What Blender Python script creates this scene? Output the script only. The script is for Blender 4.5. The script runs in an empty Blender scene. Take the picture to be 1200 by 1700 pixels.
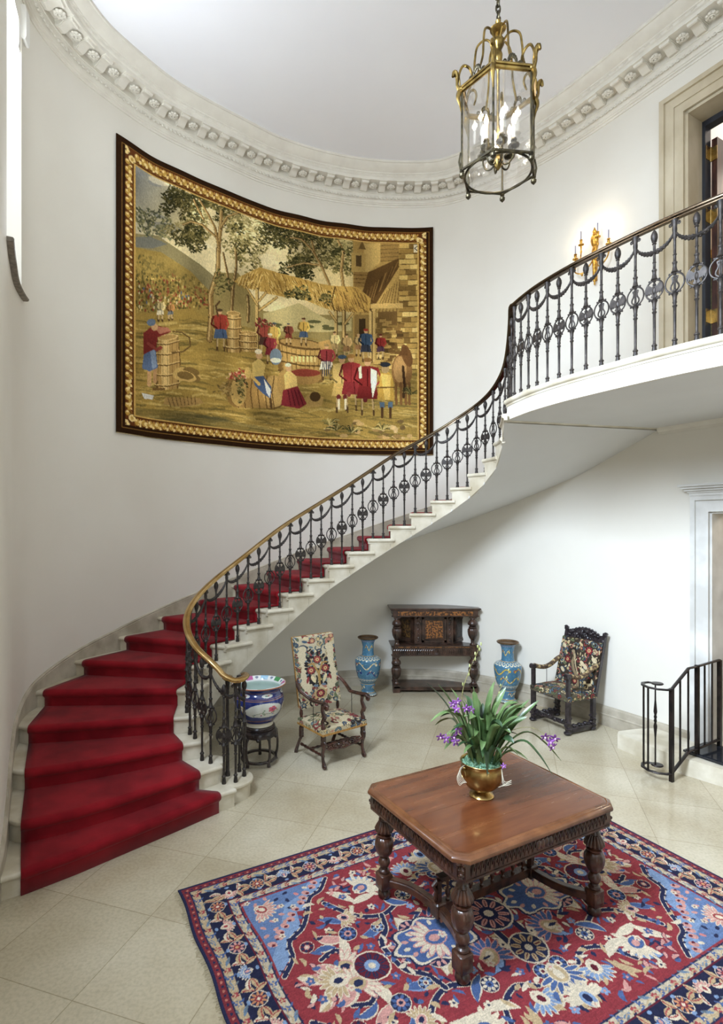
import bpy, math, random
import numpy as np
from mathutils import Vector, Matrix

# ------------------------------------------------------------------ camera, world, lights, exposure
SC = bpy.context.scene
COL = SC.collection
PI = math.pi
RISE = 0.175
EYE = 2.6075
cam_data = bpy.data.cameras.new('camera')
cam = bpy.data.objects.new('camera', cam_data)
COL.objects.link(cam)
cam.location = (0, 0, EYE)
cam.rotation_euler = (PI / 2, 0, 0)
cam_data.sensor_fit = 'VERTICAL'
cam_data.sensor_height = 36.0
cam_data.sensor_width = 36.0 * 1200 / 1700
cam_data.lens = 910.4 / 1700 * 36.0
cam_data.shift_x = 41.0 / 1700
cam_data.shift_y = 25.2 / 1700
cam_data.clip_start = 0.05
SC.camera = cam
SC.view_settings.view_transform = 'Standard'
SC.view_settings.look = 'None'
SC.view_settings.gamma = 1.0
SC.view_settings.exposure = 0.13
SC.view_settings.use_curve_mapping = False

world = bpy.data.worlds.new('world')
SC.world = world
world.use_nodes = True
bg = world.node_tree.nodes['Background']
bg.inputs[0].default_value = (0.86, 0.93, 1.0, 1)
bg.inputs[1].default_value = 1.5


def area_light(name, loc, target, sx, sy, power, color):
    d = bpy.data.lights.new(name, 'AREA')
    d.shape = 'RECTANGLE'
    d.size, d.size_y = sx, sy
    d.energy = power
    d.color = color
    o = bpy.data.objects.new(name, d)
    COL.objects.link(o)
    o.location = loc
    v = Vector(target) - Vector(loc)
    o.rotation_euler = v.to_track_quat('-Z', 'Y').to_euler()
    return o


# daylight through the tall window beside the camera and the one over the foot of the stair
near_window = area_light('window_daylight_near', (-2.22, 1.3, 6.0), (4.0, 6.3, 0.6), 1.5, 2.7, 430, (0.72, 0.84, 1.0))
near_window.data.spread = math.radians(95)
area_light('window_daylight_far', (-3.06, 4.93, 6.27), (1.5, 4.6, 7.2), 1.0, 2.5, 105, (0.85, 0.92, 1.0))


def point_light(name, loc, power, color, radius=0.05):
    d = bpy.data.lights.new(name, 'POINT')
    d.energy = power
    d.color = color
    d.shadow_soft_size = radius
    o = bpy.data.objects.new(name, d)
    COL.objects.link(o)
    o.location = loc
    return o


# ------------------------------------------------------------------ helpers
def empty(name, loc=(0, 0, 0), rz=0.0, label=None, cat=None, group=None, kind=None):
    o = bpy.data.objects.new(name, None)
    o.empty_display_size = 0.1
    COL.objects.link(o)
    o.location = loc
    o.rotation_euler = (0, 0, rz)
    tag(o, label, cat, group, kind)
    return o


def tag(o, label=None, cat=None, group=None, kind=None):
    if label: o['label'] = label
    if cat: o['category'] = cat
    if group: o['group'] = group
    if kind: o['kind'] = kind
    return o


def copy_tree(o, parent=None):
    c = o.copy()
    COL.objects.link(c)
    c.parent = parent
    for ch in list(o.children):
        copy_tree(ch, c)
    return c


class MB:
    def __init__(self):
        self.v = []
        self.f = []

    def add(self, verts, faces, M=None):
        b = len(self.v)
        if M is not None:
            verts = [tuple(M @ Vector(p)) for p in verts]
        self.v.extend([tuple(p) for p in verts])
        self.f.extend([tuple(i + b for i in q) for q in faces])
        return self

    def box(self, c, s, rz=0.0, M=None, bev=0.0):
        x, y, z = s[0] / 2, s[1] / 2, s[2] / 2
        cr, sr = math.cos(rz), math.sin(rz)
        if bev <= 0:
            pts = [(-x, -y, -z), (x, -y, -z), (x, y, -z), (-x, y, -z), (-x, -y, z), (x, -y, z), (x, y, z), (-x, y, z)]
            fs = [(0, 3, 2, 1), (4, 5, 6, 7), (0, 1, 5, 4), (1, 2, 6, 5), (2, 3, 7, 6), (3, 0, 4, 7)]
        else:
            pts = []
            for zz, k in ((-z, bev), (-z + bev, 0), (z - bev, 0), (z, bev)):
                a, b_ = x - k, y - k
                q = bev
                pts += [(-a + q, -b_, zz), (a - q, -b_, zz), (a, -b_ + q, zz), (a, b_ - q, zz), (a - q, b_, zz), (-a + q, b_, zz), (-a, b_ - q, zz), (-a, -b_ + q, zz)]
            fs = [tuple(range(7, -1, -1)), tuple(range(24, 32))]
            for r_ in range(3):
                for i in range(8):
                    j = (i + 1) % 8
                    fs.append((r_ * 8 + i, r_ * 8 + j, r_ * 8 + 8 + j, r_ * 8 + 8 + i))
        pts = [(c[0] + p[0] * cr - p[1] * sr, c[1] + p[0] * sr + p[1] * cr, c[2] + p[2]) for p in pts]
        return self.add(pts, fs, M)

    def prism(self, poly, z0, z1, M=None):
        n = len(poly)
        pts = [(p[0], p[1], z0) for p in poly] + [(p[0], p[1], z1) for p in poly]
        fs = [tuple(range(n - 1, -1, -1)), tuple(range(n, 2 * n))]
        fs += [(i, (i + 1) % n, n + (i + 1) % n, n + i) for i in range(n)]
        return self.add(pts, fs, M)

    def lathe(self, prof, c=(0, 0, 0), seg=24, M=None, flute=None, sx=1.0, sy=1.0, cap=True):
        """prof: (radius, z); flute(a, i) multiplies the radius"""
        pts, fs = [], []
        n = len(prof)
        for i, (r, z) in enumerate(prof):
            for k in range(seg):
                a = 2 * PI * k / seg
                rr = r * (flute(a, i) if flute else 1.0)
                pts.append((c[0] + rr * math.cos(a) * sx, c[1] + rr * math.sin(a) * sy, c[2] + z))
        for i in range(n - 1):
            for k in range(seg):
                k2 = (k + 1) % seg
                fs.append((i * seg + k, i * seg + k2, (i + 1) * seg + k2, (i + 1) * seg + k))
        if cap and prof[0][0] > 1e-5: fs.append(tuple(range(seg - 1, -1, -1)))
        if cap and prof[-1][0] > 1e-5: fs.append(tuple((n - 1) * seg + k for k in range(seg)))
        return self.add(pts, fs, M)

    def tube(self, path, rad, seg=8, M=None, closed=False, flat=1.0, up=None):
        """sweep a round (or flattened) section along a path"""
        P = [Vector(p) for p in path]
        n = len(P)
        if not hasattr(rad, '__len__'): rad = [rad] * n
        pts, fs = [], []
        nrm = None
        for i in range(n):
            if closed:
                t = P[(i + 1) % n] - P[i - 1]
            else:
                t = P[min(i + 1, n - 1)] - P[max(i - 1, 0)]
            if t.length < 1e-9: t = Vector((0, 0, 1))
            t.normalize()
            if up is not None:
                nrm = Vector(up) - t * t.dot(Vector(up))
                if nrm.length < 1e-4: nrm = t.orthogonal()
            elif nrm is None:
                nrm = t.orthogonal()
            else:
                nrm = nrm - t * nrm.dot(t)
                if nrm.length < 1e-6: nrm = t.orthogonal()
            nrm.normalize()
            bn = t.cross(nrm)
            for k in range(seg):
                a = 2 * PI * k / seg
                pts.append(tuple(P[i] + nrm * (math.cos(a) * rad[i] * flat) + bn * (math.sin(a) * rad[i])))
        m = n if closed else n - 1
        for i in range(m):
            j = (i + 1) % n
            for k in range(seg):
                k2 = (k + 1) % seg
                fs.append((i * seg + k, i * seg + k2, j * seg + k2, j * seg + k))
        if not closed:
            fs.append(tuple(range(seg - 1, -1, -1)))
            fs.append(tuple((n - 1) * seg + k for k in range(seg)))
        return self.add(pts, fs, M)

    def ball(self, c, r, seg=12, rings=8, M=None):
        if not hasattr(r, '__len__'): r = (r, r, r)
        pts = [(c[0], c[1], c[2] - r[2])]
        fs = []
        for i in range(1, rings):
            p = PI * i / rings
            for k in range(seg):
                a = 2 * PI * k / seg
                pts.append((c[0] + r[0] * math.sin(p) * math.cos(a), c[1] + r[1] * math.sin(p) * math.sin(a), c[2] - r[2] * math.cos(p)))
        pts.append((c[0], c[1], c[2] + r[2]))
        for k in range(seg):
            k2 = (k + 1) % seg
            fs.append((0, 1 + k2, 1 + k))
            for i in range(rings - 2):
                a, b = 1 + i * seg, 1 + (i + 1) * seg
                fs.append((a + k, a + k2, b + k2, b + k))
            a = 1 + (rings - 2) * seg
            fs.append((a + k, a + k2, len(pts) - 1))
        return self.add(pts, fs, M)

    def grid(self, rows, closed_u=False):
        """rows: list of equal-length point lists"""
        n, m = len(rows), len(rows[0])
        pts = [p for r in rows for p in r]
        fs = []
        for i in range(n - 1):
            for k in range(m if closed_u else m - 1):
                k2 = (k + 1) % m
                fs.append((i * m + k, i * m + k2, (i + 1) * m + k2, (i + 1) * m + k))
        return self.add(pts, fs)

    def sweep(self, path, prof, caps=True, closed_prof=False):
        """path: list of (origin, xdir, zdir) frames; prof: (x, z) section"""
        rows = []
        for o, xd, zd in path:
            rows.append([tuple(Vector(o) + Vector(xd) * x + Vector(zd) * z) for x, z in prof])
        b = len(self.v)
        self.grid(rows, closed_u=closed_prof)
        if caps:
            m = len(prof)
            self.f.append(tuple(b + k for k in range(m)))
            self.f.append(tuple(b + (len(rows) - 1) * m + k for k in range(m - 1, -1, -1)))
        return self

    def build(self, name, mat, parent=None, smooth=35, loc=None, kind=None):
        me = bpy.data.meshes.new(name)
        me.from_pydata(self.v, [], self.f)
        me.validate()
        me.update()
        import bmesh
        bm = bmesh.new()
        bm.from_mesh(me)
        bmesh.ops.recalc_face_normals(bm, faces=bm.faces)
        bm.to_mesh(me)
        bm.free()
        if mat: me.materials.append(mat)
        if smooth:
            me.shade_smooth()
            me.set_sharp_from_angle(angle=math.radians(smooth))
        o = bpy.data.objects.new(name, me)
        COL.objects.link(o)
        if parent: o.parent = parent
        if loc: o.location = loc
        if kind: o['kind'] = kind
        return o


def T(x=0, y=0, z=0, rx=0, ry=0, rz=0, s=1.0):
    return Matrix.Translation((x, y, z)) @ Matrix.Rotation(rz, 4, 'Z') @ Matrix.Rotation(ry, 4, 'Y') @ Matrix.Rotation(rx, 4, 'X') @ Matrix.Scale(s, 4)


def catmull(pts, n=8):
    """smooth curve through the points"""
    out = []
    P = [np.array(p, float) for p in pts]
    P = [2 * P[0] - P[1]] + P + [2 * P[-1] - P[-2]]
    for i in range(1, len(P) - 2):
        for k in range(n):
            t = k / n
            a, b, c, d = P[i - 1], P[i], P[i + 1], P[i + 2]
            out.append(0.5 * ((2 * b) + (c - a) * t + (2 * a - 5 * b + 4 * c - d) * t * t + (3 * b - a - 3 * c + d) * t ** 3))
    out.append(P[-2])
    return [tuple(p) for p in out]


def interp(x, tab):
    xs = [a for a, _ in tab]
    return float(np.interp(x, xs, [b for _, b in tab]))


def spiral(cx, cz, r0, r1, a0, turns, n=20):
    """scroll in the xz plane"""
    return [(cx + (r0 + (r1 - r0) * i / n) * math.cos(a0 + turns * 2 * PI * i / n), 0,
             cz + (r0 + (r1 - r0) * i / n) * math.sin(a0 + turns * 2 * PI * i / n)) for i in range(n + 1)]


# ------------------------------------------------------------------ materials
def srgb(r, g, b):
    def f(c):
        c /= 255.0
        return c / 12.92 if c <= 0.04045 else ((c + 0.055) / 1.055) ** 2.4
    return (f(r), f(g), f(b), 1.0)


def mat(name, c1, c2=None, rough=0.5, metal=0.0, scale=8.0, bump=0.0, bscale=None, detail=6, c3=None, stretch=None, coat=0.0, sheen=0.0, ramp=(0.35, 0.65), vcol=False, rough2=None, spec=0.5):
    m = bpy.data.materials.new(name)
    m.use_nodes = True
    nt = m.node_tree
    b = nt.nodes['Principled BSDF']
    b.inputs['Roughness'].default_value = rough
    b.inputs['Metallic'].default_value = metal
    b.inputs['Specular IOR Level'].default_value = spec
    if coat:
        b.inputs['Coat Weight'].default_value = coat
        b.inputs['Coat Roughness'].default_value = 0.08
    if sheen:
        b.inputs['Sheen Weight'].default_value = sheen
        b.inputs['Sheen Roughness'].default_value = 0.4
    tc = nt.nodes.new('ShaderNodeTexCoord')
    mp = nt.nodes.new('ShaderNodeMapping')
    nt.links.new(tc.outputs['Object'], mp.inputs['Vector'])
    if stretch: mp.inputs['Scale'].default_value = stretch
    if vcol:
        a = nt.nodes.new('ShaderNodeVertexColor')
        a.layer_name = 'Col'
        nt.links.new(a.outputs['Color'], b.inputs['Base Color'])
    elif c2:
        nz = nt.nodes.new('ShaderNodeTexNoise')
        nz.inputs['Scale'].default_value = scale
        nz.inputs['Detail'].default_value = detail
        nt.links.new(mp.outputs['Vector'], nz.inputs['Vector'])
        cr = nt.nodes.new('ShaderNodeValToRGB')
        cr.color_ramp.elements[0].position = ramp[0]
        cr.color_ramp.elements[1].position = ramp[1]
        cr.color_ramp.elements[0].color = c1
        cr.color_ramp.elements[1].color = c2
        if c3:
            e = cr.color_ramp.elements.new(0.5 * (ramp[0] + ramp[1]))
            e.color = c3
        nt.links.new(nz.outputs['Fac'], cr.inputs['Fac'])
        nt.links.new(cr.outputs['Color'], b.inputs['Base Color'])
        if rough2 is not None:
            mr = nt.nodes.new('ShaderNodeMapRange')
            mr.inputs['To Min'].default_value = rough
            mr.inputs['To Max'].default_value = rough2
            nt.links.new(nz.outputs['Fac'], mr.inputs['Value'])
            nt.links.new(mr.outputs['Result'], b.inputs['Roughness'])
    else:
        b.inputs['Base Color'].default_value = c1
    if bump:
        n2 = nt.nodes.new('ShaderNodeTexNoise')
        n2.inputs['Scale'].default_value = bscale or scale * 3
        n2.inputs['Detail'].default_value = 5
        nt.links.new(mp.outputs['Vector'], n2.inputs['Vector'])
        bp = nt.nodes.new('ShaderNodeBump')
        bp.inputs['Strength'].default_value = bump
        bp.inputs['Distance'].default_value = 0.01
        nt.links.new(n2.outputs['Fac'], bp.inputs['Height'])
        nt.links.new(bp.outputs['Normal'], b.inputs['Normal'])
    return m


def emit(name, col, strength):
    m = bpy.data.materials.new(name)
    m.use_nodes = True
    b = m.node_tree.nodes['Principled BSDF']
    b.inputs['Base Color'].default_value = col
    b.inputs['Emission Color'].default_value = col
    b.inputs['Emission Strength'].default_value = strength
    return m


def floor_mat():
    m = mat('floor_limestone', srgb(176, 163, 135), srgb(208, 199, 176), rough=0.24, scale=1.1, detail=10, bump=0.03, bscale=60, ramp=(0.3, 0.72), rough2=0.12)
    nt = m.node_tree
    b = nt.nodes['Principled BSDF']
    tc = [n for n in nt.nodes if n.type == 'TEX_COORD'][0]
    mp = nt.nodes.new('ShaderNodeMapping')
    ang = 0.308
    # tile axes: v = (cos, -sin), u = (sin, cos); rotate into tile space and shift onto the joints
    mp.vector_type = 'POINT'
    mp.inputs['Rotation'].default_value = (0, 0, ang)
    mp.inputs['Location'].default_value = (0.692 * 4 + 0.227, 0.692 * 6 - 2.436, 0)
    nt.links.new(tc.outputs['Object'], mp.inputs['Vector'])
    br = nt.nodes.new('ShaderNodeTexBrick')
    br.offset = 0.0
    br.inputs['Scale'].default_value = 1.0
    br.inputs['Brick Width'].default_value = 0.692
    br.inputs['Row Height'].default_value = 0.692
    br.inputs['Mortar Size'].default_value = 0.0028
    br.inputs['Mortar Smooth'].default_value = 0.1
    br.inputs['Color1'].default_value = (1.0, 1.0, 1.0, 1)
    br.inputs['Color2'].default_value = (0.90, 0.89, 0.87, 1)
    br.inputs['Mortar'].default_value = (0.62, 0.60, 0.54, 1)
    nt.links.new(mp.outputs['Vector'], br.inputs['Vector'])
    cr = [n for n in nt.nodes if n.type == 'VALTORGB'][0]
    mx = nt.nodes.new('ShaderNodeMix')
    mx.data_type = 'RGBA'
    mx.blend_type = 'MULTIPLY'
    mx.inputs['Factor'].default_value = 1.0
    nt.links.new(cr.outputs['Color'], mx.inputs['A'])
    nt.links.new(br.outputs['Color'], mx.inputs['B'])
    nz = nt.nodes.new('ShaderNodeTexNoise')
    nz.inputs['Scale'].default_value = 45
    nz.inputs['Detail'].default_value = 8
    nt.links.new(tc.outputs['Object'], nz.inputs['Vector'])
    mr = nt.nodes.new('ShaderNodeMapRange')
    mr.inputs['From Min'].default_value = 0.3
    mr.inputs['From Max'].default_value = 0.6
    mr.inputs['To Min'].default_value = 0.88
    mr.inputs['To Max'].default_value = 1.05
    nt.links.new(nz.outputs['Fac'], mr.inputs['Value'])
    m2 = nt.nodes.new('ShaderNodeMix')
    m2.data_type = 'RGBA'
    m2.blend_type = 'MULTIPLY'
    m2.inputs['Factor'].default_value = 1.0
    nt.links.new(mx.outputs['Result'], m2.inputs['A'])
    nt.links.new(mr.outputs['Result'], m2.inputs['B'])
    nt.links.new(m2.outputs['Result'], b.inputs['Base Color'])
    return m


M = {}
M['wall'] = mat('cream_plaster', srgb(224, 219, 207), srgb(229, 225, 214), rough=0.75, scale=0.8, bump=0.03, bscale=30)
M['ceiling'] = mat('white_ceiling_paint', srgb(242, 243, 248), srgb(245, 246, 250), rough=0.85, scale=1)
M['plaster_trim'] = mat('cream_moulding', srgb(222, 217, 205), srgb(230, 226, 214), rough=0.6, scale=6)
M['soffit'] = mat('skim_plaster', srgb(212, 211, 208), srgb(217, 216, 213), rough=0.7, scale=1.2, detail=4)
M['floor'] = floor_mat()
M['step_stone'] = mat('pale_limestone', srgb(186, 175, 150), srgb(220, 213, 195), rough=0.42, scale=4, detail=9, bump=0.06, bscale=40)
M['skirting'] = mat('skirting_stone', srgb(160, 150, 131), srgb(192, 183, 165), rough=0.45, scale=5, detail=9, bump=0.05, bscale=40)
M['carpet'] = mat('red_carpet', srgb(112, 14, 24), srgb(146, 26, 36), rough=0.95, scale=3, detail=7, sheen=0.12, bump=0.25, bscale=260, spec=0.15)
M['iron'] = mat('bronzed_iron', srgb(34, 30, 28), srgb(66, 59, 54), rough=0.5, metal=0.35, scale=30, bump=0.1, bscale=80)
M['brass'] = mat('worn_brass', srgb(140, 116, 68), srgb(188, 164, 108), rough=0.24, metal=1.0, scale=12)
M['blackiron'] = mat('black_iron', srgb(24, 22, 22), srgb(44, 36, 34), rough=0.35, metal=0.5, scale=14)
M['darkoak'] = mat('dark_carved_oak', srgb(34, 23, 18), srgb(84, 60, 48), rough=0.30, scale=9, detail=8, bump=0.15, bscale=50, coat=0.15)

# ------------------------------------------------------------------ plan of the oval hall
STAIR_WALL = [(-2.35, 3.78), (-2.57, 4.25), (-2.82, 4.72), (-3.09, 5.28), (-3.20, 5.78), (-3.08, 6.38), (-2.78, 6.92),
              (-2.44, 7.38), (-2.03, 7.76), (-1.58, 8.12), (-1.12, 8.47)]          # wall at the nosing of steps 1..11
WALL_PTS = [(-2.14, -1.2), (-2.10, 1.5), (-2.12, 2.6), (-2.2, 3.2)] + STAIR_WALL + [
    (-0.45, 8.80), (0.3, 9.02), (1.1, 9.10), (1.8, 9.02), (2.42, 8.62), (2.92, 8.10), (3.33, 7.56), (3.66, 7.02), (3.9, 6.59),
    (4.23, 6.0), (4.90, 4.8), (5.3, 4.0), (5.5, 3.0), (5.5, -1.2)]
WALL = catmull(WALL_PTS, 8)
WN = 8
acc = [0.0]
for i in range(1, len(WALL)):
    acc.append(acc[-1] + math.dist(WALL[i], WALL[i - 1]))


def wall_at(a, off=0.0):
    """point on the wall at arc length a, moved off metres into the room"""
    i = min(max(int(np.searchsorted(acc, a)) - 1, 0), len(WALL) - 2)
    t = (a - acc[i]) / (acc[i + 1] - acc[i])
    x = WALL[i][0] + (WALL[i + 1][0] - WALL[i][0]) * t
    y = WALL[i][1] + (WALL[i + 1][1] - WALL[i][1]) * t
    if off:
        e = 0.15
        p, q = wall_at(max(a - e, 0)), wall_at(min(a + e, acc[-1]))
        dx, dy = q[0] - p[0], q[1] - p[1]
        L = math.hypot(dx, dy)
        x += dy / L * off
        y += -dx / L * off
    return (x, y)


def wall_arc(pt):
    """arc length of the wall point nearest to pt"""
    best = min(range(len(WALL)), key=lambda i: math.dist(WALL[i], pt))
    c = [(math.dist(wall_at(acc[best] + d), pt), acc[best] + d) for d in np.linspace(-0.3, 0.3, 61) if 0 <= acc[best] + d <= acc[-1]]
    return min(c)[1]


A11 = wall_arc((-1.12, 8.47))
A23 = wall_arc((3.88, 6.63))
STEP_ARC = [(n + 1, wall_arc(p)) for n, p in enumerate(STAIR_WALL)] + [(n, A11 + (A23 - A11) * (n - 11) / 12) for n in range(12, 24)]


def outer_arc(s):
    return interp(s, STEP_ARC)


def tip_arc(t):
    return wall_arc((3.66 + 0.488 * t, 7.02 - 0.873 * t))


WZ = 8.5
TH = 0.34


def wall_piece(name, a0, a1, z0, z1, holes, parent=None, kind='structure'):
    """curved wall between two arc lengths with rectangular openings (a0, a1, z0, z1)"""
    A = sorted(set([a0, a1] + [a for a in acc if a0 < a < a1] + [h[0] for h in holes] + [h[1] for h in holes]))
    A2 = [A[0]]
    for a in A[1:]:
        if a - A2[-1] > 1e-4: A2.append(a)
    A = A2
    Z = sorted(set([z0, z1] + [h[2] for h in holes] + [h[3] for h in holes]))
    mb = MB()

    def hole(a, z):
        return any(h[0] < a < h[1] and h[2] < z < h[3] for h in holes)
    for i in range(len(A) - 1):
        p, q = wall_at(A[i]), wall_at(A[i + 1])
        po, qo = wall_at(A[i], -TH), wall_at(A[i + 1], -TH)
        am = (A[i] + A[i + 1]) / 2
        for k in range(len(Z) - 1):
            zm = (Z[k] + Z[k + 1]) / 2
            if hole(am, zm): continue
            za, zb = Z[k], Z[k + 1]
            mb.add([(*p, za), (*q, za), (*q, zb), (*p, zb)], [(0, 1, 2, 3)])
            mb.add([(*po, za), (*qo, za), (*qo, zb), (*po, zb)], [(3, 2, 1, 0)])
            if k == 0 or hole(am, (Z[k - 1] + Z[k]) / 2): mb.add([(*p, za), (*q, za), (*qo, za), (*po, za)], [(0, 1, 2, 3)])
            if k == len(Z) - 2 or hole(am, (Z[k + 1] + Z[k + 2]) / 2): mb.add([(*p, zb), (*q, zb), (*qo, zb), (*po, zb)], [(0, 1, 2, 3)])
            if i == 0 or hole((A[i - 1] + A[i]) / 2, zm): mb.add([(*p, za), (*p, zb), (*po, zb), (*po, za)], [(0, 1, 2, 3)])
            if i == len(A) - 2 or hole((A[i + 1] + A[i + 2]) / 2, zm): mb.add([(*q, za), (*q, zb), (*qo, zb), (*qo, za)], [(0, 1, 2, 3)])
    import bmesh
    o = mb.build(name, M['wall'], parent, smooth=0, kind=kind)
    bm = bmesh.new()
    bm.from_mesh(o.data)
    bmesh.ops.remove_doubles(bm, verts=bm.verts, dist=1e-4)
    bmesh.ops.recalc_face_normals(bm, faces=bm.faces)
    bm.to_mesh(o.data)
    bm.free()
    o.data.shade_smooth()
    o.data.set_sharp_from_angle(angle=math.radians(35))
    return o


AW0, AW1 = wall_arc((-2.66, 4.42)), wall_arc((-3.16, 5.50))
AN0, AN1 = wall_arc((-2.1, 0.55)), wall_arc((-2.11, 2.05))
UD0, UD1 = tip_arc(0.76), tip_arc(2.15)          # upper doorway
LD0, LD1 = tip_arc(1.03), tip_arc(2.15)          # lower doorway
AL = wall_arc((-1.58, 8.12))
AR = wall_arc((2.42, 8.62))
wall_piece('wall_left', 0.0, AL, -0.02, WZ, [(AW0, AW1, 4.93, 7.62), (AN0, AN1, 4.6, 7.4)])
wall_piece('wall_back', AL, AR, -0.02, WZ, [])
wall_piece('wall_right', AR, acc[-1], -0.02, WZ, [(UD0, UD1, 4.025, 7.42), (LD0, LD1, 0.175, 2.78)])

fl = MB()
fl.box((1.5, 4.2, -0.06), (9.0, 11.6, 0.12))
fl.build('floor', M['floor'], smooth=0, kind='structure')
wf = MB()  # unseen low wall behind the camera, added so sky light enters only from above
for (x0_, x1_, z0_, z1_) in ((-2.5, 0.6, 0.0, 4.3), (2.4, 5.9, 0.0, 4.3), (0.6, 2.4, 2.9, 4.3)):
    wf.box(((x0_ + x1_) / 2, -1.35, (z0_ + z1_) / 2), (x1_ - x0_, 0.3, z1_ - z0_))
wf.build('wall_front_light_blocker', M['wall'], smooth=0, kind='structure')
ce = MB()
ce.prism([wall_at(a, -0.1) for a in np.linspace(0, acc[-1], 160)], 8.36, 8.5)
ce.build('ceiling', M['ceiling'], smooth=0, kind='structure')

# ------------------------------------------------------------------ cornice
CZ = 7.905


def wall_frames(a0, a1, step=0.1, off=0.0):
    n = max(2, int((a1 - a0) / step))
    out = []
    for i in range(n + 1):
        a = a0 + (a1 - a0) * i / n
        p = wall_at(a, off)
        q = wall_at(a, off + 0.1)
        out.append(((p[0], p[1], 0), ((q[0] - p[0]) * 10, (q[1] - p[1]) * 10, 0), (0, 0, 1)))
    return out


prof = [(-0.02, 7.90), (0.012, 7.905), (0.016, 7.925), (0.034, 7.932), (0.036, 7.945), (0.05, 7.952), (0.052, 7.962), (0.06, 7.975), (0.085, 8.005),
        (0.092, 8.035), (0.10, 8.045), (0.10, 8.055), (0.112, 8.06), (0.112, 8.135), (0.345, 8.135), (0.345, 8.178), (0.355, 8.186), (0.362, 8.19),
        (0.37, 8.215), (0.382, 8.222), (0.385, 8.235), (0.40, 8.243), (0.425, 8.262), (0.47, 8.30), (0.485, 8.325), (0.50, 8.328), (0.50, 8.372), (-0.02, 8.372)]
cor = MB()
cor.sweep(wall_frames(0.02, acc[-1] - 0.02, 0.06), prof, closed_prof=True)
eggs = MB()
CA0, CA1 = wall_arc((-2.2, 3.2)), wall_arc((4.9, 4.8))
ne = int((CA1 - CA0) / 0.0645)
for i in range(ne):
    a = CA0 + (CA1 - CA0) * i / ne
    p, q = wall_at(a, 0.078), wall_at(a, 0.178)
    rz = math.atan2(q[1] - p[1], q[0] - p[0])
    Mx = T(p[0], p[1], 8.004, rz=rz) @ Matrix.Rotation(-0.7, 4, 'Y')
    eggs.ball((0.004, 0, 0), (0.018, 0.017, 0.029), 8, 6, M=Mx)
    eggs.tube([(0.0, 0.024 * math.sin(t), 0.004 - 0.032 * math.cos(t)) for t in np.linspace(-2.2, 2.2, 9)], 0.0048, 5, M=Mx)
    eggs.box((0.0, 0.0325, -0.012), (0.01, 0.006, 0.036), M=Mx)
    if i % 2 == 0:
        p = wall_at(a, 0.368)
        eggs.tube([(p[0] + 0.008 * math.cos(t) * math.cos(rz) - 0.03 * math.sin(t) * math.sin(rz), p[1] + 0.008 * math.cos(t) * math.sin(rz) + 0.03 * math.sin(t) * math.cos(rz), 8.205 + 0.008 * math.sin(2 * t)) for t in np.linspace(0, 2 * PI, 12)], 0.004, 4)
cornice = cor.build('trim_1', M['plaster_trim'], smooth=30, kind='structure')
eggs.build('egg_and_dart', M['plaster_trim'], cornice)
mod, ros = MB(), MB()
# bracket: built along +x (into the room), origin at its wall foot
side = [(0.0, -0.06), (0.04, -0.072), (0.075, -0.06), (0.10, -0.035), (0.14, -0.022), (0.175, -0.03), (0.195, -0.045), (0.212, -0.04), (0.216, -0.012), (0.225, -0.012), (0.225, 0.0), (0.0, 0.0)]
for x0, x1, sc in ((-0.05, 0.05, 1.0), (-0.057, -0.05, 0.8), (0.05, 0.057, 0.8)):
    n = len(side)
    mod.add([(x, x0, z * sc) for x, z in side] + [(x, x1, z * sc) for x, z in side],
            [tuple(range(n)), tuple(range(2 * n - 1, n - 1, -1))] + [(i, (i + 1) % n, n + (i + 1) % n, n + i) for i in range(n)])
mod.box((0.115, 0, -0.004), (0.25, 0.128, 0.014))
for k in range(8):
    a = 2 * PI * k / 8
    ros.ball((0.034 * math.cos(a), 0.034 * math.sin(a), -0.022), (0.017, 0.017, 0.010), 8, 6)
ros.lathe([(0.026, 0.0), (0.024, -0.02), (0.033, -0.022)], seg=16)
ros.ball((0, 0, -0.028), (0.014, 0.014, 0.012), 8, 6)
ros.tube([(0.022 * math.cos(t), 0.022 * math.sin(t), -0.03) for t in np.linspace(0, 2 * PI, 16, endpoint=False)], 0.006, 6, closed=True)
m0 = r0 = None
nm = int((CA1 - CA0) / 0.302)
for i in range(nm + 1):
    a = CA0 + (CA1 - CA0) * i / nm
    for kind_, off, da in (('m', 0.112, 0.0), ('r', 0.228, 0.151)):
        p, q = wall_at(a + da, off), wall_at(a + da, off + 0.1)
        rz = math.atan2(q[1] - p[1], q[0] - p[0])
        if kind_ == 'm':
            if m0 is None:
                o = m0 = mod.build('modillion', M['plaster_trim'], cornice)
            else:
                o = m0.copy(); COL.objects.link(o); o.parent = cornice
        else:
            if r0 is None:
                o = r0 = ros.build('rosette', M['plaster_trim'], cornice)
            else:
                o = r0.copy(); COL.objects.link(o); o.parent = cornice
        o.location = (p[0], p[1], 8.135)
        if kind_ == 'r': o.scale = (1.32, 1.32, 1.5)
        o.rotation_euler = (0, 0, rz)

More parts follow.
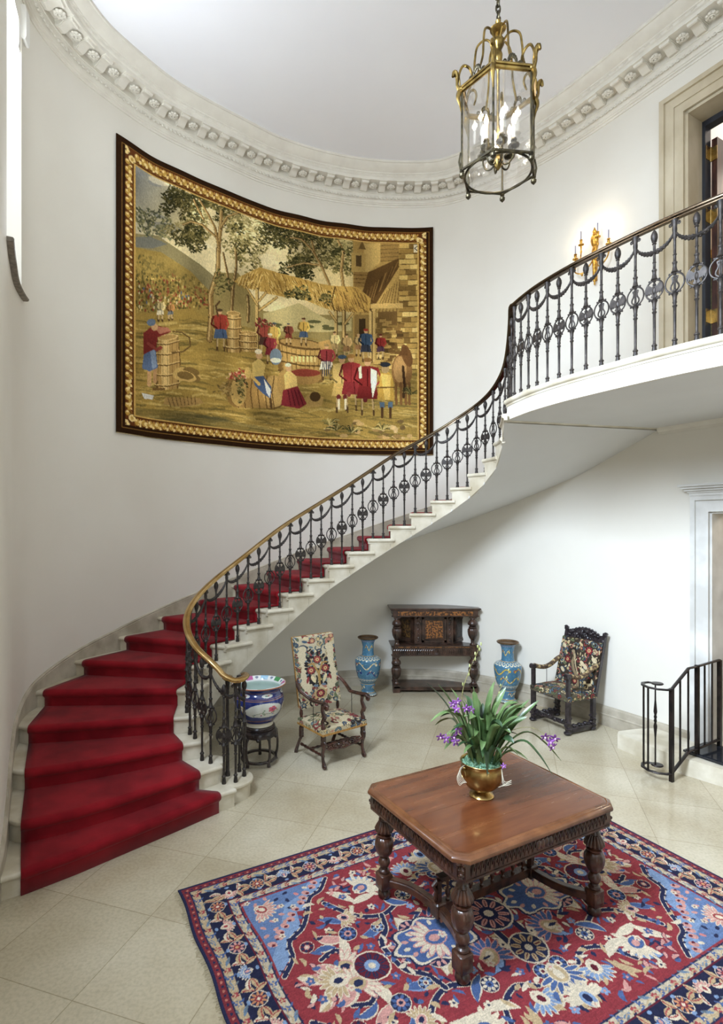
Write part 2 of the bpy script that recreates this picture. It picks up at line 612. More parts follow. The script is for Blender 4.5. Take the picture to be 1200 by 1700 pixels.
# ------------------------------------------------------------------ window over the stair foot, second window beside the camera
def window_unit(name, a0, a1, z0, z1, cut=None):
    root = empty(name, kind='structure')
    fr = MB()
    n = 6
    for da, w in ((0.0, 0.05), (a1 - a0 - 0.05, 0.05)):
        fr.sweep([((*wall_at(a0 + da + w * k, -0.26), 0), ((wall_at(a0 + 0.2, -0.16)[0] - wall_at(a0 + 0.2, -0.26)[0]) * 10, (wall_at(a0 + 0.2, -0.16)[1] - wall_at(a0 + 0.2, -0.26)[1]) * 10, 0), (0, 0, 1)) for k in (0, 1)],
                 [(0, z0), (0.05, z0), (0.05, z1), (0, z1)], closed_prof=True)
    for z in (z0, (z0 + z1) / 2, z1 - 0.05):
        fr.sweep(wall_frames(a0, a1, 0.2, -0.26), [(0, z), (0.05, z), (0.05, z + 0.05), (0, z + 0.05)], closed_prof=True)
    fr.build('window_frame', M['white_paint'], root, smooth=0)
    g = MB()
    g.sweep(wall_frames(a0, a1, 0.2, -0.24), [(0, z0), (0.004, z0), (0.004, z1), (0, z1)], closed_prof=True)
    g.build('pane', M['glass'], root, smooth=0)
    s = MB()
    s.sweep(wall_frames(a0 - 0.06, a1 + 0.06, 0.1, 0.0), [(-0.33, z0 - 0.035), (0.035, z0 - 0.035), (0.05, z0 - 0.03), (0.055, z0 - 0.012), (0.045, z0), (-0.33, z0)], closed_prof=True)
    s.build('window_sill', M['weathered_wood'], root)
    return root


M['white_paint'] = mat('white_window_paint', srgb(226, 224, 218), srgb(234, 233, 228), rough=0.45, scale=5)
M['weathered_wood'] = mat('weathered_sill_stone', srgb(104, 96, 84), srgb(142, 133, 118), rough=0.6, scale=20, bump=0.2)
gm = bpy.data.materials.new('clear_glass')
gm.use_nodes = True
gb = gm.node_tree.nodes['Principled BSDF']
gb.inputs['Base Color'].default_value = (1, 1, 1, 1)
gb.inputs['Roughness'].default_value = 0.0
gb.inputs['Transmission Weight'].default_value = 1.0
gb.inputs['IOR'].default_value = 1.02
gb.inputs['Alpha'].default_value = 0.25
M['glass'] = gm
w1 = window_unit('window_1', AW0, AW1, 4.93, 7.62)
window_unit('window_2', AN0, AN1, 4.6, 7.4)
pel = MB()
pel.sweep(wall_frames(AW1 - 0.02, AW1 + 0.10, 0.03, 0.0), [(0, 7.52), (0.02, 7.50), (0.04, 7.50), (0.05, 7.53), (0.05, 7.80), (0.04, 7.84), (0, 7.84)], closed_prof=True)
pel.sweep(wall_frames(AW1 - 0.10, AW1 - 0.02, 0.03, -0.05), [(0, 7.36), (0.02, 7.34), (0.045, 7.34), (0.05, 7.37), (0.05, 7.62), (0, 7.62)], closed_prof=True)
pel.build('window_trim', M['white_paint'], w1)

# ------------------------------------------------------------------ stair geometry
RAILPTS = [(1.5, -1.07, 5.2), (2.33, -1.197, 5.23), (2.83, -1.31, 5.30), (3.33, -1.40, 5.405), (3.83, -1.48, 5.5), (4.33, -1.55, 5.64),
           (4.83, -1.59, 5.78), (5.33, -1.6, 5.93), (5.83, -1.57, 6.09), (6.33, -1.5, 6.25), (6.83, -1.41, 6.4), (7.33, -1.31, 6.52),
           (7.83, -1.2, 6.62), (8.33, -1.09, 6.74), (8.83, -0.975, 6.84), (9.33, -0.85, 6.94), (9.83, -0.73, 7.03), (10.33, -0.61, 7.12),
           (11.33, -0.343, 7.27), (12.33, -0.073, 7.4), (13.33, 0.211, 7.52), (14.33, 0.501, 7.6), (15.33, 0.791, 7.66), (16.33, 1.098, 7.68),
           (17.33, 1.395, 7.65), (18.33, 1.67, 7.57), (19.33, 1.896, 7.42), (20.33, 2.054, 7.17), (21.33, 2.11, 6.83), (22.33, 2.05, 6.47), (23.0, 1.955, 6.12)]
SV = np.array([p[0] for p in RAILPTS])
XV = np.array([p[1] for p in RAILPTS])
YV = np.array([p[2] for p in RAILPTS])
ker = np.array([0.25, 0.5, 0.25])
sg = np.linspace(1.5, 23.0, 173)
XG, YG = np.interp(sg, SV, XV), np.interp(sg, SV, YV)
for _ in range(14):
    XG[1:-1] = np.convolve(XG, ker, 'valid')
    YG[1:-1] = np.convolve(YG, ker, 'valid')


def B(s, off=0.0):
    """line of the balusters at step number s, moved off metres towards the well"""
    def b(q):
        if q < 1.5: return (XG[0] + (XG[0] - XG[4]) * (1.5 - q) / 0.5, YG[0] + (YG[0] - YG[4]) * (1.5 - q) / 0.5)
        if q > 23: return (XG[-1] + (XG[-1] - XG[-5]) * (q - 23) / 0.5, YG[-1] + (YG[-1] - YG[-5]) * (q - 23) / 0.5)
        return (float(np.interp(q, sg, XG)), float(np.interp(q, sg, YG)))
    p = b(s)
    if off:
        a, c = b(s - 0.2), b(s + 0.2)
        dx, dy = c[0] - a[0], c[1] - a[1]
        L = math.hypot(dx, dy)
        p = (p[0] + dy / L * off, p[1] - dx / L * off)
    return p


def I(s):
    return B(s, 0.085)


LOWER = {1: [(-0.93, 5.10), (-1.06, 5.0), (-1.33, 4.72), (-1.65, 4.40), (-1.95, 4.10), (-2.23, 3.86), (-2.35, 3.78)],
         2: [(-1.08, 5.20), (-1.27, 5.03), (-1.53, 4.80), (-1.80, 4.56), (-2.10, 4.33), (-2.39, 4.17), (-2.57, 4.25)],
         3: [(-1.27, 5.36), (-1.48, 5.26), (-1.76, 5.08), (-2.10, 4.90), (-2.38, 4.77), (-2.66, 4.67), (-2.82, 4.72)],
         4: [(-1.42, 5.54), (-1.64, 5.49), (-1.97, 5.42), (-2.30, 5.34), (-2.62, 5.27), (-2.93, 5.22), (-3.09, 5.28)]}


def nose(n, t):
    """nosing line of step n, t = 0 at the well, 1 at the wall"""
    if n in LOWER:
        P = LOWER[n]
        d = [0]
        for i in range(1, len(P)): d.append(d[-1] + math.dist(P[i], P[i - 1]))
        d = [x / d[-1] for x in d]
        return (float(np.interp(t, d, [p[0] for p in P])), float(np.interp(t, d, [p[1] for p in P])))
    a, b = I(n), wall_at(outer_arc(n))
    return (a[0] + (b[0] - a[0]) * t, a[1] + (b[1] - a[1]) * t)


def soff(s):
    return RISE * s - 0.32 - 0.035 * max(0.0, 12 - s) + 0.047 * max(0.0, s - 21.0)


NOSE = [(0.03, -0.052), (0.022, -0.05), (0.006, -0.038), (0.0, -0.024), (0.004, -0.010), (0.013, -0.002), (0.022, 0.0)]
stair = empty('staircase', (0, 0, 0), label='sweeping curved stone staircase climbing along the oval wall to the balcony', cat='staircase')
KT = 15
for n in range(1, 23):
    mb = MB()
    rows = []
    for k in range(KT + 1):
        t = k / KT
        p, q = nose(n, t), nose(n + 1, t)
        L = math.dist(p, q)
        d = ((q[0] - p[0]) / L, (q[1] - p[1]) / L)
        top = n * RISE
        z0, z1 = max(0.0, soff(n)), max(0.0, soff(n + 1))
        if z0 > top - 0.06: z0 = top - 0.06
        pr = [(L + 0.028, z1 if z1 > 0 else 0.0), (0.03, z0)] + [(x, top + z) for x, z in NOSE] + [(L + 0.028, top)]
        rows.append([(p[0] + d[0] * x, p[1] + d[1] * x, z) for x, z in pr])
    mb.grid(rows, closed_u=True)
    m_ = len(rows[0])
    mb.f.append(tuple(range(m_)))
    mb.f.append(tuple(KT * m_ + k for k in range(m_ - 1, -1, -1)))
    # return nosing along the well side
    fr = []
    s1 = n + 1.28 if n > 5 else n + 1.05
    if n > 4:
        for k in range(13):
            s = n + 0.02 + (s1 - n - 0.02) * k / 12
            p, q = B(s, 0.085), B(s, 0.185)
            fr.append(((p[0], p[1], 0), ((q[0] - p[0]) * 10, (q[1] - p[1]) * 10, 0), (0, 0, 1)))
        zt = n * RISE
        mb.sweep(fr, [(-0.03, zt - 0.05), (0.012, zt - 0.05), (0.024, zt - 0.044), (0.032, zt - 0.034), (0.034, zt - 0.022), (0.030, zt - 0.009), (0.022, zt - 0.002), (0.01, zt + 0.0005), (-0.03, zt + 0.0005)], closed_prof=True)
        mb.sweep(fr, [(-0.03, zt - 0.072), (0.006, zt - 0.072), (0.010, zt - 0.05), (-0.03, zt - 0.05)], closed_prof=True)
    if n in (1, 2, 3, 4):
        c, R = {1: ((-1.015, 5.345), 0.20), 2: ((-1.20, 5.335), 0.115), 3: ((-1.36, 5.48), 0.12), 4: ((-1.48, 5.68), 0.12)}[n]
        zt = n * RISE
        mb.lathe([(R - 0.03, 0.0), (R - 0.03, zt - 0.052), (R - 0.006, zt - 0.038), (R, zt - 0.024), (R - 0.004, zt - 0.01), (R - 0.022, zt + 0.0004), (0.001, zt + 0.0004)], c=(c[0], c[1], 0), seg=36)
    mb.build('step', M['step_stone'], stair, smooth=40)

# helical soffit skin and the wall string (skirting)
so = MB()
rows = []
for k in range(0, 100):
    s = 3.6 + (23.0 - 3.6) * k / 99
    a, b = B(s, 0.083), wall_at(outer_arc(s))
    z = max(0.001, soff(s))
    rows.append([(a[0] + (b[0] - a[0]) * t / 6, a[1] + (b[1] - a[1]) * t / 6, max(0.001, z - 0.022)) for t in range(7)] +
                [(a[0] + (b[0] - a[0]) * t / 6, a[1] + (b[1] - a[1]) * t / 6, z + 0.01) for t in range(6, -1, -1)])
so.grid(rows, closed_u=True)
so.build('soffit', M['soffit'], stair, smooth=60)
sk = MB()
fr = []
SK = [(0.0, 0), (0.028, 0), (0.028, 0.0), (0.022, 0.012), (0.012, 0.022), (0.0, 0.026)]
rows = []
for k in range(170):
    s = 0.6 + (23.2 - 0.6) * k / 169
    if s < 1: a = outer_arc(1) - 0.5 * (1 - s)
    else: a = outer_arc(min(s, 23)) + max(0, s - 23) * 0.5
    p, q = wall_at(a, -0.005), wall_at(a, 0.095)
    dx, dy = (q[0] - p[0]) * 10, (q[1] - p[1]) * 10
    zt = max(RISE * s + 0.10, 0.26)
    zb = max(soff(min(s, 23)) + 0.03, 0.0)
    pr = [(0, zb), (0.032, zb), (0.032, zt - 0.03), (0.026, zt - 0.025), (0.030, zt - 0.012), (0.018, zt), (0, zt)]
    rows.append([(p[0] + dx * x, p[1] + dy * x, z) for x, z in pr])
sk.grid(rows, closed_u=True)
m_ = len(rows[0])
sk.f.append(tuple(range(m_)))
sk.f.append(tuple((len(rows) - 1) * m_ + k for k in range(m_ - 1, -1, -1)))
sk.build('baseboard_left', M['skirting'], kind='structure')

# red runner
cp = MB()
KC = 17
cols = []
for k in range(KC + 1):
    col = []
    for n in range(1, 23):
        p0, p1 = nose(n, 0), nose(n, 1)
        if n in LOWER:
            Lw = sum(math.dist(LOWER[n][i], LOWER[n][i + 1]) for i in range(6))
        else:
            Lw = math.dist(p0, p1)
        tin = {1: 0.17, 2: 0.24, 3: 0.23, 4: 0.22, 5: 0.20}.get(n, 0.19) / Lw
        tout = 1 - {1: 0.15, 2: 0.18, 3: 0.17, 4: 0.16, 5: 0.11}.get(n, 0.14) / Lw
        t = tin + (tout - tin) * k / KC
        p = nose(n, t)
        q0, q1 = nose(n + 1, t), None
        L = math.dist(p, q0)
        d = ((q0[0] - p[0]) / L, (q0[1] - p[1]) / L)
        top = n * RISE
        th = 0.013
        for x, z in [(0.03 - th, -RISE + (0.001 if n == 1 else th)), (0.03 - th, -0.07), (0.014 - th, -0.054), (-th, -0.038), (-th - 0.001, -0.02), (-th + 0.003, -0.004), (0.006, 0.009), (0.03, th)]:
            col.append((p[0] + d[0] * x, p[1] + d[1] * x, top + z))
        # last tread point: foot of the next riser, taken from the next step's own width
        if n == 22:
            col.append((p[0] + d[0] * (L + 0.0), p[1] + d[1] * (L + 0.0), top + th))
    cols.append(col)
cp.grid(cols)
runner = cp.build('stair_runner', M['carpet'], smooth=50)
tag(runner, 'crimson red carpet runner covering the middle of the curved stairs', 'carpet')
sm = runner.modifiers.new('thickness', 'SOLIDIFY')
sm.thickness = 0.012
sm.offset = 0

# baseboards of the ground floor
ba = MB()
bp = [(-0.005, 0), (0.03, 0), (0.03, 0.135), (0.038, 0.14), (0.038, 0.152), (0.026, 0.16), (0.022, 0.235), (0.014, 0.245), (0.012, 0.26), (-0.005, 0.26)]
ba.sweep(wall_frames(wall_arc((-3.0, 6.5)), AR, 0.1), bp, closed_prof=True)
ba.build('baseboard_back', M['skirting'], kind='structure')
ba = MB()
ba.sweep(wall_frames(AR, tip_arc(0.83), 0.1), bp, closed_prof=True)
ba.build('baseboard_right', M['skirting'], kind='structure')

# ------------------------------------------------------------------ balcony
BAL = catmull([(1.965, 6.12), (1.985, 5.95), (2.06, 5.60), (2.21, 5.20), (2.40, 4.83), (2.62, 4.45), (2.85, 4.12), (3.15, 3.78), (3.6, 3.45)], 8)   # balusters
bacc = [0]
for i in range(1, len(BAL)): bacc.append(bacc[-1] + math.dist(BAL[i], BAL[i - 1]))


def bal_at(a, off=0.0):
    """point on the balcony baluster line; off > 0 towards the hall"""
    def f(q):
        return (float(np.interp(q, bacc, [p[0] for p in BAL])), float(np.interp(q, bacc, [p[1] for p in BAL])))
    p = f(a)
    if off:
        e = 0.1
        b, c = f(max(a - e, 0)), f(min(a + e, bacc[-1]))
        dx, dy = c[0] - b[0], c[1] - b[1]
        L = math.hypot(dx, dy)
        p = (p[0] + dy / L * off, p[1] - dx / L * off)
    return p


LZ = 4.025
balcony = empty('balcony', label='curved stone balcony landing cantilevered above the ground floor at the stair head', cat='balcony')
edge = [bal_at(a, 0.06) for a in np.linspace(0, bacc[-1], 60)]
wl = [wall_at(a, 0.0) for a in np.linspace(acc[-1] - 3.9, outer_arc(23), 40)]
slab = MB()
slab.prism(edge + wl, 3.80, LZ)
slab.build('slab', M['soffit'], balcony, smooth=0)
nb = MB()
fr = []
for a in np.linspace(0, bacc[-1], 80):
    p, q = bal_at(a, 0.06), bal_at(a, 0.16)
    fr.append(((p[0], p[1], 0), ((q[0] - p[0]) * 10, (q[1] - p[1]) * 10, 0), (0, 0, 1)))
nb.sweep(fr, [(-0.05, LZ - 0.06), (0.02, LZ - 0.06), (0.036, LZ - 0.052), (0.045, LZ - 0.038), (0.047, LZ - 0.024), (0.042, LZ - 0.010), (0.03, LZ - 0.001), (0.01, LZ + 0.002), (-0.05, LZ + 0.002)], closed_prof=True)
nb.sweep(fr, [(-0.02, LZ - 0.078), (0.016, LZ - 0.078), (0.022, LZ - 0.06), (-0.02, LZ - 0.06)], closed_prof=True)
nb.build('nosing', M['step_stone'], balcony, smooth=50)
fa = MB()
fa.sweep(fr, [(-0.03, 3.797), (0.008, 3.797), (0.008, LZ - 0.07), (-0.03, LZ - 0.07)], closed_prof=True)
fa.build('fascia', M['white_fascia'] if 'white_fascia' in M else M['wall'], balcony, smooth=50)
fl2 = MB()
fl2.prism(edge + wl, LZ, LZ + 0.004)
fl2.build('landing_floor', M['step_stone'], balcony, smooth=0)
cr = MB()
cr.sweep(wall_frames(outer_arc(23) + 0.02, outer_arc(23) + 2.2, 0.1), [(-0.004, 3.72), (0.01, 3.72), (0.014, 3.75), (0.035, 3.765), (0.045, 3.785), (0.05, 3.80), (-0.004, 3.80)], closed_prof=True)
cr.build('trim_2', M['plaster_trim'], kind='structure')

# ------------------------------------------------------------------ bronze railing
RZ = [(1.0, 1.16), (1.5, 1.20), (2.0, 1.325), (2.5, 1.37), (3, 1.42), (3.5, 1.475), (4, 1.55), (4.5, 1.62), (5, 1.69), (5.5, 1.775), (6, 1.87), (6.45, 1.965), (8.2, 2.28), (9.65, 2.585),
      (12.73, 3.12), (15.55, 3.675), (17.45, 3.98), (18.44, 4.15), (19.9, 4.35), (20.95, 4.53), (21.5, 4.655), (22, 4.79), (22.5, 4.93), (23.0, 5.085)]
rzs = np.linspace(1.0, 23.0, 221)
rzv = np.interp(rzs, [a for a, _ in RZ], [b for _, b in RZ])
for _ in range(40): rzv[1:-1] = np.convolve(rzv[1 - 1:], ker, 'valid')


def railz(s): return float(np.interp(s, rzs, rzv))


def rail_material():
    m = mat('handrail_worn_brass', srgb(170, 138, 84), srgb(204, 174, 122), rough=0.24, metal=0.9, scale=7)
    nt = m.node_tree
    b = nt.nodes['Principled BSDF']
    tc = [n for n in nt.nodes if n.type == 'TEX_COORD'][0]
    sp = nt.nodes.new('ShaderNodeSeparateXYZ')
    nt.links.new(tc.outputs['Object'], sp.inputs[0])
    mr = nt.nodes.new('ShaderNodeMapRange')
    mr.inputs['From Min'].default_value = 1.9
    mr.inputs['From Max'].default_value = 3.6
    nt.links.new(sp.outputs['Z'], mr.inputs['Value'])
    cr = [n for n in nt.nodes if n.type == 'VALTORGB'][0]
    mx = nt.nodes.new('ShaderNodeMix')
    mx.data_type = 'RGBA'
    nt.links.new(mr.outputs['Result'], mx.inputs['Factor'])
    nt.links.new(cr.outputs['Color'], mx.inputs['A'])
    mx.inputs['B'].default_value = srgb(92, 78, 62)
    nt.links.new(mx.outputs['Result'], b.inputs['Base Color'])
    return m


M['handrail'] = rail_material()
railing = empty('stair_railing', label='bronze railing of eagle and lyre balusters with brass handrail along stairs and balcony', cat='railing')
path = []
VOL = [(-0.915, 5.44), (-0.888, 5.36), (-0.905, 5.26), (-0.97, 5.195)]
for k, p in enumerate(VOL): path.append((p[0], p[1], 1.148 + 0.003 * k))
for s in np.arange(1.5, 23.01, 0.25):
    p = B(s)
    path.append((p[0], p[1], railz(s) - 0.022))
for a in np.linspace(0.06, bacc[-1], 26):
    p = bal_at(a)
    path.append((p[0], p[1], 5.07))
path = catmull(path, 3)
hr = MB()
fr = []
for i, p in enumerate(path):
    a, c = path[max(i - 1, 0)], path[min(i + 1, len(path) - 1)]
    d = Vector((c[0] - a[0], c[1] - a[1], c[2] - a[2]))
    if d.length < 1e-6: continue
    d.normalize()
    side = Vector((d.y, -d.x, 0))
    if side.length < 1e-5: continue
    side.normalize()
    up = side.cross(d)
    if up.z < 0: up = -up
    fr.append((p, tuple(side), tuple(up)))
hp = [(-0.020, -0.022), (-0.020, -0.012), (-0.034, -0.008), (-0.038, 0.002), (-0.034, 0.012), (-0.022, 0.020), (0.0, 0.024), (0.022, 0.020), (0.034, 0.012), (0.038, 0.002), (0.034, -0.008), (0.020, -0.012), (0.020, -0.022)]
hr.sweep(fr, hp, closed_prof=True)
hr.build('handrail', M['handrail'], railing, smooth=50)


def eagle_poly():
    h = [(0.0, 0.052), (0.010, 0.050), (0.013, 0.040), (0.010, 0.030), (0.020, 0.026), (0.030, 0.038), (0.044, 0.050), (0.058, 0.044), (0.066, 0.026), (0.068, 0.004), (0.062, -0.018),
         (0.054, -0.034), (0.048, -0.018), (0.040, -0.034), (0.033, -0.020), (0.026, -0.030), (0.020, -0.020), (0.016, -0.036), (0.028, -0.058), (0.012, -0.066), (0.0, -0.064)]
    return h + [(-x, z) for x, z in reversed(h[1:-1])]


def lyre_poly_paths():
    L = [(0.0, 0.058), (0.012, 0.052), (0.020, 0.040), (0.014, 0.022), (0.018, 0.0), (0.030, -0.022), (0.030, -0.044), (0.014, -0.062), (0.0, -0.066)]
    return L


def baluster(x, y, z0, z1, rz, kind, parent=railing):
    """kind A carries a lyre ring and a capital, kind B an eagle ring and a pine-cone finial; z1 = underside of the rail"""
    H = z1 - z0
    zc = H - 0.50
    mb = MB()
    pr = [(0.017, 0), (0.0175, 0.012), (0.013, 0.05), (0.012, 0.058), (0.017, 0.064), (0.017, 0.072), (0.011, 0.078), (0.0088, 0.09)]
    zr = zc - 0.076
    kz = (zr - 0.10) if zr > 0.25 else zr - 0.06
    pr += [(0.0095, kz - 0.02), (0.013, kz - 0.014), (0.015, kz - 0.005), (0.010, kz), (0.0105, kz + 0.012), (0.014, kz + 0.02), (0.011, kz + 0.03), (0.014, zr - 0.03), (0.021, zr - 0.012), (0.012, zr + 0.004), (0.009, zr + 0.012)]
    pr = [(r_ * 1.22, z_) for r_, z_ in pr]
    mb.lathe(pr, seg=10)
    mb.tube([(0, 0, zr), (0, 0, zc + 0.08)], 0.0065 if kind == 'A' else 0.008, 6)
    zt = zc + 0.076
    up = [(0.009, zt - 0.012), (0.012, zt), (0.022, zt + 0.008), (0.015, zt + 0.025), (0.011, zt + 0.055), (0.012, zt + 0.075), (0.015, zt + 0.08), (0.015, zt + 0.088), (0.009, zt + 0.095), (0.0085, zt + 0.14), (0.012, zt + 0.147), (0.0085, zt + 0.155)]
    if kind == 'A':
        up += [(0.0085, H - 0.15), (0.013, H - 0.14), (0.011, H - 0.12), (0.015, H - 0.075), (0.013, H - 0.05), (0.020, H - 0.02), (0.022, H)]
    else:
        up += [(0.0085, H - 0.13), (0.014, H - 0.125), (0.010, H - 0.115), (0.016, H - 0.10), (0.021, H - 0.075), (0.020, H - 0.05), (0.012, H - 0.025), (0.004, H - 0.012)]
    up = [(r_ * 1.25, z_) for r_, z_ in up]
    mb.lathe(up, seg=10)
    if kind == 'A':
        for sg_ in (-1, 1):
            mb.tube([(sg_ * a, 0, c) for a, _, c in spiral(0.030, H - 0.034, 0.016, 0.004, PI * 0.9, -1.4, 12)], [0.005] * 12 + [0.007], 5)
    else:
        for q in range(5):
            mb.tube([(0.017 * math.cos(t + q) + 0.0, 0.017 * math.sin(t + q), H - 0.105 + 0.012 * q + 0.004 * math.sin(3 * t)) for t in np.linspace(0, 2 * PI, 9)], 0.004, 4)
    o = mb.build('baluster', M['iron'], parent, smooth=50)
    o.location = (x, y, z0)
    o.rotation_euler = (0, 0, rz)
    md = MB()
    md.tube([(0.072 * math.cos(t), 0, 0.078 * math.sin(t)) for t in np.linspace(0, 2 * PI, 25)[:-1]], 0.0068, 6, closed=True)
    for sg_ in (-1, 1):
        for sz in (-1, 1):
            md.ball((sg_ * 0.040, 0, sz * 0.078), 0.009, 6, 4)
            md.tube([(sg_ * 0.012, 0, sz * 0.083), (sg_ * 0.026, 0, sz * 0.080), (sg_ * 0.038, 0, sz * 0.078)], 0.006, 5)
    if kind == 'B':
        P = eagle_poly()
        n = len(P)
        md.add([(a, -0.006, b) for a, b in P] + [(a, 0.006, b) for a, b in P], [tuple(range(n)), tuple(range(2 * n - 1, n - 1, -1))] + [(i, (i + 1) % n, n + (i + 1) % n, n + i) for i in range(n)])
        md.ball((0, 0, -0.008), (0.017, 0.017, 0.034), 8, 6)
        md.ball((0.004, 0, 0.040), (0.011, 0.013, 0.012), 8, 6)
    else:
        for sg_ in (-1, 1):
            md.tube([(sg_ * a, 0, b) for a, b in catmull(lyre_poly_paths(), 3)], 0.0068, 5)
            md.tube([(sg_ * 0.008, 0, 0.045), (sg_ * 0.008, 0, -0.05)], 0.0022, 4)
        md.box((0, 0, 0.048), (0.05, 0.01, 0.009))
        md.ball((0, 0, -0.058), (0.012, 0.012, 0.014), 8, 6)
    m = md.build('medallion', M['iron'], o, smooth=40)
    m.location = (0, 0, zc)
    return o


def garland(p, m, q, parent=railing):
    """leafy swag from capital p through m to capital q"""
    P = []
    pa, ma, qa = np.array(p), np.array(m), np.array(q)
    for th in np.linspace(0.0, PI, 19):
        t = (1 - math.cos(th)) / 2
        flat = (1 - t) ** 2 * pa + 2 * t * (1 - t) * (2 * ma - (pa + qa) / 2) + t ** 2 * qa
        z = (1 - t) * p[2] + t * q[2] - 0.15 * math.sin(th) ** 0.9
        P.append((flat[0], flat[1], z))
    n = len(P)
    mb = MB()
    rad = [0.0055 + 0.0115 * math.sin(PI * i / (n - 1)) ** 1.5 for i in range(n)]
    mb.tube(P, rad, 6)
    for i in range(2, n - 2):
        r = rad[i]
        for sgn in (-1, 1):
            mb.ball((P[i][0], P[i][1], P[i][2] + sgn * r * 0.8), (r * 0.8, r * 0.8, r * 0.55), 6, 4)
    return mb.build('garland', M['iron'], parent, smooth=60)


def swag_pts(a, b, c, za, zb, zc):
    return garland((a[0], a[1], za - 0.045), (b[0], b[1], zb - 0.19), (c[0], c[1], zc - 0.045))


def ang(f, s, e=0.1):
    a, b = f(s - e), f(s + e)
    return math.atan2(b[1] - a[1], b[0] - a[0])


prev = None
seq = []
for n in range(2, 23):
    for ds, kind in ((0.33, 'A'), (0.83, 'B')):
        s = n + ds
        p = B(s)
        seq.append((p, n * RISE, railz(s) - 0.042, ang(B, s), kind))
vol = [((-1.07, 5.2), 'B', 0.0), ((-0.965, 5.235), 'A', 0.6), ((-0.905, 5.36), 'B', 1.5), ((-0.97, 5.46), 'A', 2.6)]
for (p, kind, rz) in vol:
    baluster(p[0], p[1], RISE, 1.130, rz, kind)
nw = MB()
nw.lathe([(0.026, 0), (0.026, 0.02), (0.019, 0.05), (0.017, 0.2), (0.020, 0.21), (0.016, 0.22), (0.015, 0.80), (0.02, 0.82), (0.016, 0.84), (0.024, 0.93), (0.03, 0.955)], c=(0, 0, 0), seg=12)
o = nw.build('newel_post', M['iron'], railing)
nc = MB()
nc.lathe([(0.0, 0.93), (0.035, 0.935), (0.052, 0.955), (0.050, 0.972), (0.03, 0.982), (0.0, 0.985)], seg=24)
nc.build('newel_cap', M['brass'], o)
o.location = (-1.07, 5.37, RISE)
swag_pts(seq[0][0], vol[0][0], vol[1][0], seq[0][2], 1.14, 1.13)
swag_pts(vol[1][0], vol[2][0], vol[3][0], 1.13, 1.13, 1.13)
for i, (p, z0, z1, rz, kind) in enumerate(seq):
    baluster(p[0], p[1], z0, z1, rz, kind)
    if kind == 'B' and i + 1 < len(seq):
        a, c = seq[i - 1], seq[i + 1]
        swag_pts(a[0], p, c[0], a[2], z1, c[2])
NBAL = int((bacc[-1] - 0.08) / 0.157)
bs = []
a0 = 0.04
gaps = [0.0, 0.13, 0.13]
k = 0
# balusters on the balcony: spacing read along the edge
while a0 < bacc[-1] - 0.05:
    bs.append((a0, 'AB'[k % 2]))
    a0 += 0.155 if k < 3 else 0.158
    k += 1
for i, (a, kind) in enumerate(bs):
    p = bal_at(a)
    baluster(p[0], p[1], LZ, 5.048, ang(bal_at, max(a, 0.1)), kind)
    if kind == 'B' and i + 1 < len(bs):
        q, r = bal_at(bs[i - 1][0]), bal_at(bs[i + 1][0])
        swag_pts(q, p, r, 5.048, 5.048, 5.048)

# ------------------------------------------------------------------ doorways in the right wall
def on_right(t, off=0.0, z=0.0):
    """point on the straight right wall: t metres along, off metres into the room"""
    return (3.66 + 0.488 * t - 0.873 * off, 7.02 - 0.873 * t - 0.488 * off, z)


RWZ = math.atan2(-0.873, 0.488)      # local x runs along the wall towards the camera, local y points out of the room
door_rot = RWZ


def arch_box(mb, t0, t1, o0, o1, z0, z1):
    c = on_right((t0 + t1) / 2, (o0 + o1) / 2)
    return mb.box((c[0], c[1], (z0 + z1) / 2), (abs(t1 - t0), abs(o1 - o0), z1 - z0), rz=RWZ)


M['door_stone'] = mat('tan_stone_architrave', srgb(172, 157, 128), srgb(200, 188, 162), rough=0.5, scale=3, stretch=(1, 1, 0.5), detail=8)
M['grey_stone'] = mat('pale_grey_stone', srgb(196, 194, 188), srgb(222, 221, 216), rough=0.5, scale=3, detail=8)
M['dark_wood'] = mat('dark_mahogany', srgb(40, 22, 16), srgb(78, 44, 32), rough=0.35, scale=6, stretch=(6, 6, 1), coat=0.2)
M['dark_paint'] = mat('blue_black_door_frame', srgb(30, 33, 40), srgb(44, 48, 56), rough=0.4, scale=4)
M['room_wall'] = mat('warm_beige_wall', srgb(206, 190, 164), srgb(214, 199, 174), rough=0.8, scale=1)
M['gilt'] = mat('gilding', srgb(150, 104, 36), srgb(226, 178, 84), rough=0.32, metal=0.9, scale=30, bump=0.3, bscale=90)
M['green_panel'] = mat('dark_green_panel', srgb(66, 82, 58), srgb(112, 122, 84), rough=0.5, scale=14)
M['black_stone'] = mat('polished_black_stone', srgb(22, 24, 28), srgb(38, 40, 46), rough=0.12, scale=10)

d1 = empty('door_1', kind='structure')
t0, t1, zt = 0.76, 2.15, 7.42
ar = MB()
for (w0, w1, pr_) in ((0.0, 0.10, 0.030), (0.10, 0.20, 0.045), (0.20, 0.255, 0.075)):
    arch_box(ar, t0 - w1, t0 - w0, -0.01, pr_, LZ, zt + w1)
    arch_box(ar, t1 + w0, t1 + w1, -0.01, pr_, LZ, zt + w1)
    arch_box(ar, t0 - w0, t1 + w0, -0.01, pr_, zt + w0, zt + w1)
ar.build('architrave', M['door_stone'], d1, smooth=0)
jb = MB()
arch_box(jb, t0, t0 + 0.035, -0.30, -0.005, LZ, zt)
arch_box(jb, t0, t1, -0.30, -0.005, zt - 0.035, zt)
jb.build('reveal', M['door_stone'], d1, smooth=0)
jb = MB()
arch_box(jb, t0, t0 + 0.07, -0.42, -0.30, LZ, zt)
arch_box(jb, t0, t1, -0.42, -0.30, zt - 0.10, zt)
jb.build('door_frame', M['dark_paint'], d1, smooth=0)
lf = MB()
